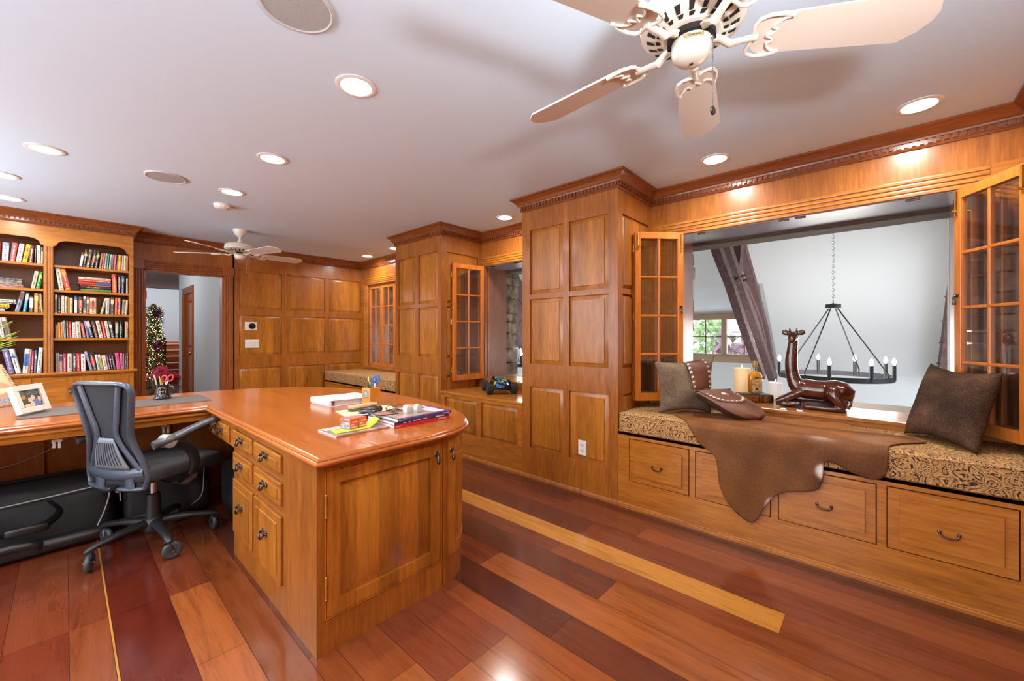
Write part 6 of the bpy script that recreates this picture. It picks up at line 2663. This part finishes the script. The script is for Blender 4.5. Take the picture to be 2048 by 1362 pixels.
for s in (-1, 1):
    # folded fore leg: shoulder - knee - hoof
    x = s * .052
    m.tube(cat_rom([(x * .7, .05, .115), (x, .09, .09), (x * 1.05, .14, .06), (x * 1.05, .192, .03)], 4), [.04, .038, .034, .03, .029, .028, .027, .026, .025, .025, .025, .025, .022], 12)
    m.tube(cat_rom([(x * 1.05, .192, .028), (x * 1.15, .14, .022), (x * 1.1, .08, .03), (x * 1.1, .05, .034)], 4), [.022, .02, .019, .018, .018, .017, .017, .017, .017, .018, .018, .018, .014], 12)
    # folded hind leg: haunch - stifle - hock - hoof
    x = s * .058
    m.tube(cat_rom([(x * .6, -.12, .13), (x * 1.05, -.13, .11), (x * 1.3, -.155, .07), (x * 1.3, -.185, .03)], 4), [.055, .056, .055, .052, .048, .044, .04, .036, .033, .03, .028, .026, .024], 12)
    m.tube(cat_rom([(x * 1.3, -.19, .026), (x * 1.45, -.12, .02), (x * 1.45, -.03, .021), (x * 1.4, .035, .018)], 4), [.024, .022, .021, .02, .019, .019, .018, .018, .017, .017, .018, .018, .013], 12)
m.tube([(0, -.205, .11), (-.018, -.218, .08), (-.028, -.214, .045), (-.03, -.2, .02)], [.01, .009, .008, .01], 8)
g = obj('body', m, GW, t, 60)
rm = g.modifiers.new('skin', 'REMESH')
rm.mode = 'VOXEL'
rm.voxel_size = .0045
rm.use_smooth_shade = True
sm_ = g.modifiers.new('soft', 'SMOOTH')
sm_.factor = .5
sm_.iterations = 5
m = MB()
rg = random.Random(6)
m.rings([[((.07 * k) * math.cos(2 * PI * q / 22) * rg.uniform(.94, 1.04), -.01 + (.17 * k) * math.sin(2 * PI * q / 22) * rg.uniform(.95, 1.03), z) for q in range(22)] for k, z in ((1.0, 0), (1.02, .012), (.92, .034), (.75, .052), (.5, .06))])
obj('carved_base', m, mat('giraffe_base', (62, 30, 20), .6, noise=(36, 16, 12), nscale=70, bump=.8), t, 50)

# ================================================================== FUR PILLOWS, COWHIDE, SADDLEBAG
def fur(name, c1, c2, c3):
    m_, tt, b = nt(name)
    N, L = tt.nodes, tt.links
    tc = N.new('ShaderNodeTexCoord')
    n1 = N.new('ShaderNodeTexNoise')
    n1.inputs['Scale'].default_value = 6
    n1.inputs['Detail'].default_value = 3
    L.new(tc.outputs['Object'], n1.inputs['Vector'])
    n2 = N.new('ShaderNodeTexNoise')
    n2.inputs['Scale'].default_value = 240
    n2.inputs['Detail'].default_value = 4
    L.new(tc.outputs['Object'], n2.inputs['Vector'])
    mx = N.new('ShaderNodeMath')
    mx.operation = 'MULTIPLY_ADD'
    mx.inputs[1].default_value = .55
    L.new(n2.outputs['Fac'], mx.inputs[0])
    s_ = N.new('ShaderNodeMath')
    s_.operation = 'MULTIPLY'
    s_.inputs[1].default_value = .45
    L.new(n1.outputs['Fac'], s_.inputs[0])
    L.new(s_.outputs[0], mx.inputs[2])
    r = N.new('ShaderNodeValToRGB')
    e = r.color_ramp.elements
    e[0].position, e[1].position = .36, .66
    e[0].color, e[1].color = (*srgb(*c1), 1), (*srgb(*c3), 1)
    k = e.new(.5)
    k.color = (*srgb(*c2), 1)
    L.new(mx.outputs[0], r.inputs['Fac'])
    L.new(r.outputs['Color'], b.inputs['Base Color'])
    b.inputs['Roughness'].default_value = .9
    b.inputs['Specular IOR Level'].default_value = .1
    bp = N.new('ShaderNodeBump')
    bp.inputs['Strength'].default_value = .6
    bp.inputs['Distance'].default_value = .004
    L.new(n2.outputs['Fac'], bp.inputs['Height'])
    L.new(bp.outputs['Normal'], b.inputs['Normal'])
    return m_


def pillow(name, label, BL, BR, TL, TR, th, material, seed):
    BL, BR, TL, TR = map(Vector, (BL, BR, TL, TR))
    rr = random.Random(seed)
    n = 26
    nrm = (BR - BL).cross(TL - BL).normalized()
    ph = [rr.uniform(0, 6) for _ in range(4)]

    def surf(side):
        def f(u, v):
            a, b = 2 * u - 1, 2 * v - 1
            pin = .075
            uu = .5 + a * (.5 - pin * (1 - b * b) * abs(a) ** 3)
            vv = .5 + b * (.5 - pin * (1 - a * a) * abs(b) ** 3)
            p = (BL * (1 - uu) + BR * uu) * (1 - vv) + (TL * (1 - uu) + TR * uu) * vv
            h = max(0, (1 - a ** 4) * (1 - b ** 4)) ** .55
            h *= th / 2 * (1 + .12 * math.sin(4 * u + ph[0]) * math.sin(3 * v + ph[1])) + .004 * math.sin(9 * u + ph[2]) * math.sin(8 * v + ph[3])
            return p + nrm * h * side
        return f
    m_ = MB()
    m_.grid(surf(1), n, n)
    m_.grid(surf(-1), n, n)
    bmesh.ops.remove_doubles(m_.bm, verts=m_.bm.verts[:], dist=.0006)
    o = obj(name, m_, material, None, 80)
    tag(o, label, 'pillow', None)
    return o, surf(1)


FUR1 = fur('fur_grey_brown', (66, 56, 46), (112, 96, 78), (156, 138, 114))
FUR2 = fur('fur_dark_brown', (44, 32, 26), (74, 54, 42), (116, 88, 66))
ZCU = .688
pilL, sL = pillow('fur_pillow', 'grey brown fur pillow under the studded saddlebag', (2.84, 1.155, ZCU), (3.085, .868, ZCU), (2.872, 1.20, 1.057), (3.185, .875, 1.093), .13, FUR1, 3)
pilR, sR = pillow('fur_pillow', 'dark brown fur pillow at the right end of the window seat', (3.19, -.118, ZCU), (2.845, -.352, ZCU), (3.34, -.232, 1.085), (3.005, -.452, 1.066), .13, FUR2, 5)

# cowhide draped over the bench front
HP = [(1.07, .40), (.99, .5), (.90, .60), (.83, .70), (.745, .755), (.722, .84), (.713, .925), (.69, .99), (.657, 1.04), (.61, 1.085), (.545, 1.112), (.508, 1.075), (.474, 1.0), (.43, .93), (.366, .885), (.28, .86), (.225, .83), (.212, .78), (.207, .737), (.206, .70), (.19, .68), (.15, .686), (.099, .713), (.03, .732), (-.02, .718), (-.042, .67), (-.045, .6), (-.055, .52), (-.1, .42), (-.19, .315), (-.185, .29), (-.10, .25), (-.03, .2), (.009, .15), (.09, .11), (.164, .04), (.26, .07), (.35, .06), (.44, .11), (.53, .10), (.64, .15), (.75, .13), (.86, .2), (.95, .22), (1.02, .3)]
HP = cat_rom(HP, 3, True)
XB = 3.285
ZT_ = .6885


def inside(p):
    c = False
    for i in range(len(HP)):
        (x0, y0), (x1, y1) = HP[i - 1], HP[i]
        if (y0 > p[1]) != (y1 > p[1]) and p[0] < (x1 - x0) * (p[1] - y0) / (y1 - y0) + x0:
            c = not c
    return c


def near_edge(p):
    best = None
    P = Vector(p)
    for i in range(len(HP)):
        a, b = Vector(HP[i - 1]), Vector(HP[i])
        d = b - a
        t_ = max(0, min(1, (P - a).dot(d) / max(d.length_squared, 1e-9)))
        q = a + d * t_
        l = (P - q).length
        if best is None or l < best[0]:
            best = (l, q)
    return best


EDGE = XB - (XP - .012)     # arc length to the front edge of the cushion


def drape(y, s):
    r = .022
    wav = .004 * math.sin(9 * y + 3 * s) + .003 * math.sin(17 * y - 11 * s)
    if s < EDGE - r:
        fold = .012 * math.exp(-((s - .3 - .05 * math.sin(3 * y)) / .02) ** 2)
        return Vector((XB - s, y, ZT_ + .003 + abs(wav) * .6 + fold))
    if s < EDGE + r * .57:
        a = (s - EDGE + r) / (r * 1.57) * PI / 2
        return Vector((XB - (EDGE - r) - math.sin(a) * (r + .004), y, ZT_ + .003 - (1 - math.cos(a)) * r))
    h = s - EDGE - r * .57
    out = .004 + .02 * math.sin(min(1, h / .3) * PI / 2) * (.6 + .4 * math.sin(8 * y)) + wav
    return Vector((XP - .012 - .004 - max(out, .003), y, ZT_ - r - h))


m = MB()
ny, ns = 150, 130
y0, y1, s0_, s1_ = -.2, 1.08, .03, 1.12
V = {}
for i in range(ny + 1):
    for j in range(ns + 1):
        V[i, j] = (y0 + (y1 - y0) * i / ny, s0_ + (s1_ - s0_) * j / ns)
keep = [(i, j) for i in range(ny) for j in range(ns) if inside((V[i, j][0] + (y1 - y0) / ny / 2, V[i, j][1] + (s1_ - s0_) / ns / 2))]
cnt = {}
for i, j in keep:
    for q in ((i, j), (i + 1, j), (i, j + 1), (i + 1, j + 1)):
        cnt[q] = cnt.get(q, 0) + 1
lay = m.bm.loops.layers.float_color.new('Col')
BV = {}
PC = {}
for q, c in cnt.items():
    p = V[q]
    if c < 4:
        l, e = near_edge(p)
        if l < .014:
            p = (e.x, e.y)
    PC[q] = p
    BV[q] = m.v(drape(*p))


def hide_col(y, s):
    base = Vector((.15, .050, .016))
    light = Vector((.52, .21, .058))
    k = .5 + .5 * math.sin(5 * y + 2 * s) * math.sin(4 * s + 1)
    k = min(1, max(0, k + .18 * math.sin(31 * y + 9 * s) * math.sin(23 * s - 7 * y)))
    c = base * (1 - k * .6) + light * (k * .6)
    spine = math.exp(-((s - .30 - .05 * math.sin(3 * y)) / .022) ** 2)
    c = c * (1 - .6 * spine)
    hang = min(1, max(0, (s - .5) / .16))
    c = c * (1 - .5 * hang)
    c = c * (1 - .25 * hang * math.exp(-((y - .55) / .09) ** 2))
    ed, _ = near_edge((y, s))
    if s < .3:
        c = c + Vector((.35, .24, .13)) * math.exp(-(ed / .012) ** 2) * .5
    wq = 0
    for (yy, ss, ry, rs) in ((.205, .735, .04, .045), (.435, .99, .04, .06)):
        d = ((y - yy) / ry) ** 2 + ((s - ss) / rs) ** 2
        wq = max(wq, math.exp(-(d * 1.5) ** 3) if d < 4 else 0)
    for (yy, ss, ry, rs) in ((.22, .56, .05, .018),):
        d = ((y - yy) / ry) ** 2 + ((s - ss) / rs) ** 2
        wq = max(wq, .3 * math.exp(-d))
    return c * (1 - wq) + Vector((.82, .76, .72)) * wq


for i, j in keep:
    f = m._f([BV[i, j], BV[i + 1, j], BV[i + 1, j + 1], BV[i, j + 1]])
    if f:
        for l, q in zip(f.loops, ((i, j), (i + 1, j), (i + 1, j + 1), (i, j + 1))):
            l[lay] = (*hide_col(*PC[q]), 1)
hm, ht, hb = nt('cowhide')
N, L = ht.nodes, ht.links
va = N.new('ShaderNodeVertexColor')
va.layer_name = 'Col'
tc = N.new('ShaderNodeTexCoord')
nz = N.new('ShaderNodeTexNoise')
nz.inputs['Scale'].default_value = 130
nz.inputs['Detail'].default_value = 4
L.new(tc.outputs['Object'], nz.inputs['Vector'])
mr = N.new('ShaderNodeMapRange')
mr.inputs['To Min'].default_value = .45
mr.inputs['To Max'].default_value = 1.5
L.new(nz.outputs['Fac'], mr.inputs['Value'])
mx = N.new('ShaderNodeVectorMath')
mx.operation = 'SCALE'
L.new(va.outputs['Color'], mx.inputs[0])
L.new(mr.outputs[0], mx.inputs['Scale'])
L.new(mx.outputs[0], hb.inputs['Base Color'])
hb.inputs['Roughness'].default_value = .62
hb.inputs['Specular IOR Level'].default_value = .18
ho = obj('cowhide', m, hm, None, 80)
tag(ho, 'brown cowhide with white patches draped over the bench cushion', 'cowhide')
sd = ho.modifiers.new('thick', 'SOLIDIFY')
sd.thickness = .003
sd.offset = 1

# studded saddlebag: strap over the pillow, pouch on the hide
t = thing('saddlebag', 'brown leather saddlebag with silver studs hanging over the fur pillow', 'saddlebag')
LEA = mat('saddle_leather', (122, 76, 52), .5, noise=(96, 58, 40), nscale=9, bump=.08)
LEAD = mat('saddle_leather_dark', (66, 42, 32), .5, noise=(48, 30, 24), nscale=9)
CON = mat('silver_concho', (226, 212, 196), .25, .8)
toC = lambda p: (Vector((0, 0, CAMZ)) - p).normalized()
cl_ = []
for v in (1.0, .93, .82, .7, .58, .47, .38):
    a, b = sL(.46 + (1 - v) * .2, v), sL(min(.79 + (1 - v) * .32, .97), v)
    off = .008 if v < .99 else .016
    cl_.append((a, b, off))
nrmL = (Vector((3.085, .868, ZCU)) - Vector((2.84, 1.155, ZCU))).cross(Vector((0, 0, 1))).normalized()
if nrmL.dot(Vector((-1, -.4, 0))) < 0:
    nrmL = -nrmL
rows_ = []
for a, b, o_ in cl_:
    ring = [a * (1 - q / 6) + b * (q / 6) + nrmL * (o_ + .010 * math.sin(PI * q / 6)) for q in range(7)]
    rows_.append(ring)
# carry the strap on to the mouth of the pouch
pm = [Vector((2.852, .905, .862)), Vector((3.055, .735, .868))]
rows_.append([pm[0] * (1 - q / 6) + pm[1] * (q / 6) + Vector((0, 0, .006)) for q in range(7)])
# smooth the strap along its length
dense = []
for k in range(7):
    dense.append(cat_rom([tuple(r[k]) for r in rows_], 4))
nd = len(dense[0])
m = MB()
VV = [[m.v(dense[k][i]) for k in range(7)] for i in range(nd)]
for i in range(nd - 1):
    for k in range(6):
        m._f([VV[i][k], VV[i + 1][k], VV[i + 1][k + 1], VV[i][k + 1]])
so = obj('strap', m, LEA, t, 60)
sd = so.modifiers.new('thick', 'SOLIDIFY')
sd.thickness = .006
sd.offset = 1
for side, k0, k1 in ((0, 0, 1), (1, 6, 5)):
    for i in range(2, nd - 1, 3):
        p = Vector(dense[k0][i]) * .55 + Vector(dense[k1][i]) * .45
        tg = (Vector(dense[k0][min(i + 1, nd - 1)]) - Vector(dense[k0][i - 1])).normalized()
        cr = (Vector(dense[k1][i]) - Vector(dense[k0][i])).normalized()
        n_ = tg.cross(cr).normalized()
        if n_.dot(toC(p)) < 0:
            n_ = -n_
        m = MB()
        m.lathe([(.0115, 0), (.0105, .003), (.006, .0055), (.001, .0065)], n=14, mtx=frame_mtx(p + n_ * .005, cr, n_.cross(cr)))
        obj('stud', m, CON, so)
# pouch: rounded flap over a deeper pocket
axis0, axis1 = Vector((2.953, .82, .858)), Vector((2.958, .560, .706))
acr = Vector((.78, -.63, .02)).normalized()
adir = (axis1 - axis0)
AL = adir.length
adir.normalize()
anr = acr.cross(adir).normalized()
if anr.z < 0:
    anr = -anr


def pouch_w(s, W0=.132):
    return W0 * (1 if s < .55 else math.sqrt(max(0, 1 - ((s - .55) / .45) ** 2)) * .98 + .02)


def pouch_pt(s, w, lift):
    bow = .018 * (1 - (w) ** 2) + .012 * math.sin(PI * s)
    return axis0 + adir * (AL * s) + acr * (w * pouch_w(s)) + anr * (bow + lift)


def plate(m, s0, s1, l0, l1, shrink=1.0, n=16, k=12):
    top, bot = [], []
    for i in range(n + 1):
        s = s0 + (s1 - s0) * i / n
        top.append([pouch_pt(s, (2 * q / k - 1) * shrink, l1) for q in range(k + 1)])
        bot.append([pouch_pt(s, (2 * q / k - 1) * shrink, l0) for q in range(k + 1)])
    A = [[m.v(p) for p in r] for r in top]
    B = [[m.v(p) for p in r] for r in bot]
    for i in range(n):
        for q in range(k):
            m._f([A[i][q], A[i + 1][q], A[i + 1][q + 1], A[i][q + 1]])
            m._f([B[i][q], B[i][q + 1], B[i + 1][q + 1], B[i + 1][q]])
        m._f([A[i][0], B[i][0], B[i + 1][0], A[i + 1][0]])
        m._f([A[i][k], A[i + 1][k], B[i + 1][k], B[i][k]])
    for q in range(k):
        m._f([A[0][q], A[0][q + 1], B[0][q + 1], B[0][q]])
        m._f([A[n][q], B[n][q], B[n][q + 1], A[n][q + 1]])


m = MB()
rings_ = []
for lift, shr in ((-.046, .9), (-.03, .97), (-.004, .95)):
    rg_ = []
    for i in range(17):
        rg_.append(pouch_pt(.03 + .93 * i / 16, -shr, lift))
    for i in range(16, -1, -1):
        rg_.append(pouch_pt(.03 + .93 * i / 16, shr, lift))
    rings_.append(rg_)
for r_ in rings_[0]:
    r_.z = max(r_.z, .694)
for r_ in rings_[1]:
    r_.z = max(r_.z, .70)
m.rings(rings_)
obj('pocket', m, LEAD, t, 50)
m = MB()
plate(m, 0, 1, .002, .007)
fl = obj('flap', m, LEA, t, 50)


def flap2(s, w):
    return pouch_pt(s, w, .0115)


m = MB()
sc = .55
A, B = [], []
for i in range(13):
    s = sc * i / 12
    wv = .86 * (1 if s < .26 else math.sqrt(max(0, 1 - ((s - .26) / .29) ** 2)) * .99 + .01)
    A.append([m.v(pouch_pt(s, (2 * q / 10 - 1) * wv, .012)) for q in range(11)])
    B.append([m.v(pouch_pt(s, (2 * q / 10 - 1) * wv, .0075)) for q in range(11)])
for i in range(12):
    for q in range(10):
        m._f([A[i][q], A[i + 1][q], A[i + 1][q + 1], A[i][q + 1]])
        m._f([B[i][q], B[i][q + 1], B[i + 1][q + 1], B[i + 1][q]])
    m._f([A[i][0], B[i][0], B[i + 1][0], A[i + 1][0]])
    m._f([A[i][10], A[i + 1][10], B[i + 1][10], B[i][10]])
f2 = obj('overlay', m, LEA, t, 50)
spots = []
for i in range(15):
    a = -1.25 * PI / 2 + 2.5 * PI / 2 * i / 14
    c = math.cos(a)
    s = .26 + .235 * c if c > 0 else .26 + .3 * c
    spots.append((max(s, .06), .74 * math.sin(a) if c > 0 else .74 * math.copysign(1, a)))
for s, w in spots:
    p = pouch_pt(s, w, .0122)
    m = MB()
    m.lathe([(.010, 0), (.009, .003), (.005, .005), (.001, .0058)], n=14, mtx=frame_mtx(p, acr, adir if acr.cross(adir).z > 0 else -adir))
    obj('stud', m, CON, f2)
m = MB()
m.lathe([(.02, 0), (.0185, .003), (.012, .006), (.008, .009), (.001, .01)], n=20, mtx=frame_mtx(pouch_pt(.22, 0, .0122), acr, adir if acr.cross(adir).z > 0 else -adir))
obj('concho', m, CON, f2)

# ================================================================== HALL BEYOND THE DOOR
m = MB()
m.box(-1.2, 3.2, YB + .1, 18, -.1, 0)
struct('floor_hall', m, wood('hall_floor', (110, 48, 24), (140, 62, 30), (166, 82, 40), 'y', rough=.3))
HALLP = mat('hall_paint', (200, 208, 212), .6)
m = MB()
m.box(1.455, 1.6, YB + .12, 8.62, 0, CEIL)
m.box(1.455, 1.6, 9.40, 9.86, 0, CEIL)
m.box(1.455, 1.6, 8.62, 9.40, 2.0, CEIL)
struct('wall_hall_right', m, HALLP)
m = MB()
m.box(-1.2, 3.2, YB + .12, 13.65, CEIL, CEIL + .1)
struct('ceiling_hall', m, BARN)
m = MB()
m.box(-1.2, 3.2, 16.4, 16.5, 0, 3.6)
m.box(-1.3, -1.2, YB + .12, 16.5, 0, 3.6)
m.box(3.2, 3.3, 9.0, 16.5, 0, 3.6)
m.box(-1.2, 3.2, 13.65, 16.5, 3.5, 3.6)
m.box(1.6, 3.2, 9.75, 9.86, 0, CEIL)
struct('wall_hall_far', m, BARN)
m = MB()
m.box(-1.2, 3.2, 13.63, 13.66, CEIL - .012, CEIL + .01)
struct('trim_3', m, mat('picture_rail_dark', (70, 64, 60), .5))
m = MB()
for y in (8.62 - .09, 9.40):
    m.sweep([(a * .85, b) for a, b in REED], (1.455, y, 0), (1.455, y, 2.0), (0, 1, 0), (-1, 0, 0))
m.sweep([(a * .85, b) for a, b in REED], (1.455, 8.53, 2.0), (1.455, 9.49, 2.0), (0, 0, 1), (-1, 0, 0))
m.box(1.455, 1.6, 8.62, 8.635, 0, 2.0)
m.box(1.455, 1.6, 9.385, 9.40, 0, 2.0)
m.box(1.455, 1.6, 8.62, 9.40, 1.985, 2.0)
d2 = struct('door_2', m, WDR)
m = MB()
framed(m, frame_mtx((1.50, 0, 0), (0, -1, 0), (0, 0, 1)), -9.385, -8.635, 0, 1.985, [(-9.28, -8.75, .2, .9), (-9.28, -8.75, 1.02, 1.85)])
for c, d_ in ((.2, .9), (1.02, 1.85)):
    raised(m, frame_mtx((1.50, 0, 0), (0, -1, 0), (0, 0, 1)), -9.28, -8.75, c, d_)
m.box(1.521, 1.54, 8.635, 9.385, 0, 1.985)
lf = obj('door_leaf', m, WDR, d2)
m = MB()
m.cyl((1.50, 8.72, .93), (1.455, 8.72, .93), .01, n=10)
m.lathe([(.03, 0), (.028, .006), (.012, .01)], n=16, mtx=frame_mtx((1.5, 8.72, .93), (0, 1, 0), (0, 0, -1)))
m.sphere((1.445, 8.72, .93), .028, 14)
obj('door_knob', m, BRASS, lf)

st = thing('staircase', 'cherry staircase rising at the end of the hall', 'staircase')
TRD = wood('stair_tread', (150, 74, 40), (176, 92, 52), (196, 112, 66), 'x', rough=.3)
for k in range(6):
    y = 13.4 + .27 * k
    m = MB()
    m.box(1.2, 3.1, y, y + .3, .165 * k, .165 * (k + 1) - .026)
    obj('riser', m, TRD, st)
    m = MB()
    m.box(1.18, 3.1, y - .03, y + .28, .165 * (k + 1) - .026, .165 * (k + 1), .006)
    obj('tread', m, mat('stair_nosing', (216, 178, 160), .3), st)
m = MB()
m.box(1.2, 3.1, 15.0, 16.39, .99, 1.04)
m.box(1.2, 3.1, 15.02, 16.39, 0, .99)
obj('landing', m, TRD, st)
NEW = wood('newel_wood', (120, 58, 34), (146, 74, 42), (168, 92, 54), 'z', rough=.3)
m = MB()
m.box(1.60, 1.70, 13.22, 13.32, 0, 1.05, .004)
m.box(1.585, 1.715, 13.205, 13.335, 1.05, 1.08, .004)
m.lathe([(.05, 1.08), (.045, 1.1), (.055, 1.13), (.045, 1.17), (.001, 1.2)], (1.65, 13.27, 0), n=16)
obj('newel', m, NEW, st)
m = MB()
m.tube([(1.63, 13.27, 1.0), (1.50, 12.9, 1.45), (1.42, 12.6, 1.72)], [(.03, .04)] * 3, 8)
obj('handrail', m, wood('rail_light', (196, 150, 104), (214, 170, 124), (226, 186, 142), 'z', rough=.3), st)
m = MB()
m.box(1.35, 1.43, 12.5, 12.58, 0, 1.86, .004)
m.lathe([(.05, 1.86), (.06, 1.9), (.045, 1.95), (.001, 1.98)], (1.39, 12.54, 0), n=16)
for k in range(5):
    m.cyl((1.16 + .045 * k, 12.54, 0), (1.16 + .045 * k, 12.54, 1.7), .012, n=8)
m.box(1.12, 1.4, 12.52, 12.56, 1.68, 1.74)
obj('upper_newel', m, wood('newel_pale', (190, 150, 110), (206, 166, 126), (220, 184, 146), 'z', rough=.3), st)

# garland with lights, blossoms and baubles on the banister
rg = random.Random(17)
t = thing('garland', 'lit evergreen garland with purple blossoms on the stair banister', 'garland')


def gpt():
    s = rg.random()
    z = .2 + 1.68 * s
    r = .13 + .13 * (1 - s) if s < .75 else .12 + .04 * math.sin((s - .75) * 12)
    a, q = rg.uniform(0, 2 * PI), rg.random() ** .5
    return Vector((1.335 + .05 * s + r * q * math.cos(a), 12.25 + r * q * math.sin(a) * .8, z))


m = MB()
for k in range(2600):
    p = gpt()
    d_ = Vector((rg.uniform(-1, 1), rg.uniform(-1, .3), rg.uniform(-1, 1))).normalized()
    s_ = d_.orthogonal().normalized()
    L_ = rg.uniform(.03, .07)
    m.mi = rg.choice((0, 0, 1, 2))
    m.poly([p - s_ * .006, p + s_ * .006, p + d_ * L_ + s_ * .004, p + d_ * L_ - s_ * .004])
obj('needles', m, [mat('garland_green', (64, 110, 58), .7), mat('garland_olive', (120, 130, 84), .7), mat('garland_dark', (44, 76, 48), .7)], t, 0)['kind'] = 'stuff'
m = MB()
for k in range(330):
    p = gpt()
    p.y -= .06
    m.sphere(p, .005, 6)
obj('fairy_lights', m, mat('fairy_light', (255, 240, 200), .4, emit=(255, 226, 160), estr=5), t)['kind'] = 'stuff'
for z, dx in ((1.68, .02), (1.74, .07), (.98, .0), (1.02, .09), (.92, .05)):
    m = MB()
    c = Vector((1.36 + dx, 12.07, z))
    for k in range(14):
        a = 2 * PI * k / 7
        e = Vector((math.cos(a), -.4, math.sin(a))).normalized()
        s_ = e.cross(Vector((0, 1, 0))).normalized()
        r_ = .075 if k < 7 else .045
        m.poly([c, c + e * r_ * .6 + s_ * .02, c + e * r_, c + e * r_ * .6 - s_ * .02])
    obj('blossom', m, mat('blossom_purple', (150, 70, 110), .6), t, 0)
for x, z in ((1.28, 1.25), (1.38, .72), (1.25, .85), (1.42, .45), (1.3, .5), (1.45, .95)):
    m = MB()
    m.sphere((x, 12.06, z), .045, 14)
    obj('bauble', m, mat('bauble_gold', (206, 150, 70), .2, .8), t, 60)

t = thing('poinsettia', 'red poinsettia in a pot on the hall floor beyond the door', 'plant', (1.0, 8.35, 0))
m = MB()
m.lathe([(.11, 0), (.15, .24), (.16, .26), (.14, .26), (.13, .22)], n=24)
obj('pot', m, mat('foil_gold', (150, 110, 60), .35, .5), t)
m = MB()
for k in range(90):
    a, q = rg.uniform(0, 2 * PI), rg.random() ** .5
    c = Vector((.24 * q * math.cos(a), .2 * q * math.sin(a), rg.uniform(.3, .5)))
    e = Vector((math.cos(a), math.sin(a), rg.uniform(-.5, .3))).normalized()
    s_ = e.cross(Vector((0, 0, 1))).normalized()
    m.poly([c, c + e * .05 + s_ * .025, c + e * .1, c + e * .05 - s_ * .025])
obj('leaves', m, mat('poinsettia_leaf', (84, 104, 50), .6), t, 0)
m = MB()
for k in range(34):
    a, q = rg.uniform(0, 2 * PI), rg.random() ** .5
    c = Vector((.25 * q * math.cos(a), .2 * q * math.sin(a), .70 - .14 * q * q + rg.uniform(-.06, .02)))
    tilt = Vector((c.x * 1.6, c.y * 1.6 - .3, .6)).normalized()
    b1 = tilt.orthogonal().normalized()
    b2 = tilt.cross(b1)
    for w in range(9):
        th = 2 * PI * w / 9 + rg.uniform(-.2, .2)
        e = (b1 * math.cos(th) + b2 * math.sin(th) + tilt * rg.uniform(-.15, .25)).normalized()
        s_ = e.cross(tilt).normalized()
        r_ = rg.uniform(.06, .095)
        m.mi = rg.choice((0, 0, 1))
        m.poly([c, c + e * r_ * .5 + s_ * r_ * .26, c + e * r_, c + e * r_ * .5 - s_ * r_ * .26])
obj('bracts', m, [mat('bract_red', (196, 24, 60), .5), mat('bract_deep', (150, 14, 40), .5)], t, 0)
l = bpy.data.lights.new('added_hall_fill', 'POINT')  # fill light added to brighten the hall, no fixture modelled
l.shadow_soft_size = .14
l.energy = 42
o = bpy.data.objects.new('added_hall_fill', l)
COL.objects.link(o)
o.location = (.15, 8.6, 2.2)
l = bpy.data.lights.new('added_stair_fill', 'AREA')  # fill light added above the stairs, without a fixture
l.shape = 'DISK'
l.size = .6
l.energy = 22
o = bpy.data.objects.new('added_stair_fill', l)
COL.objects.link(o)
o.location = (1.4, 14.6, 3.46)
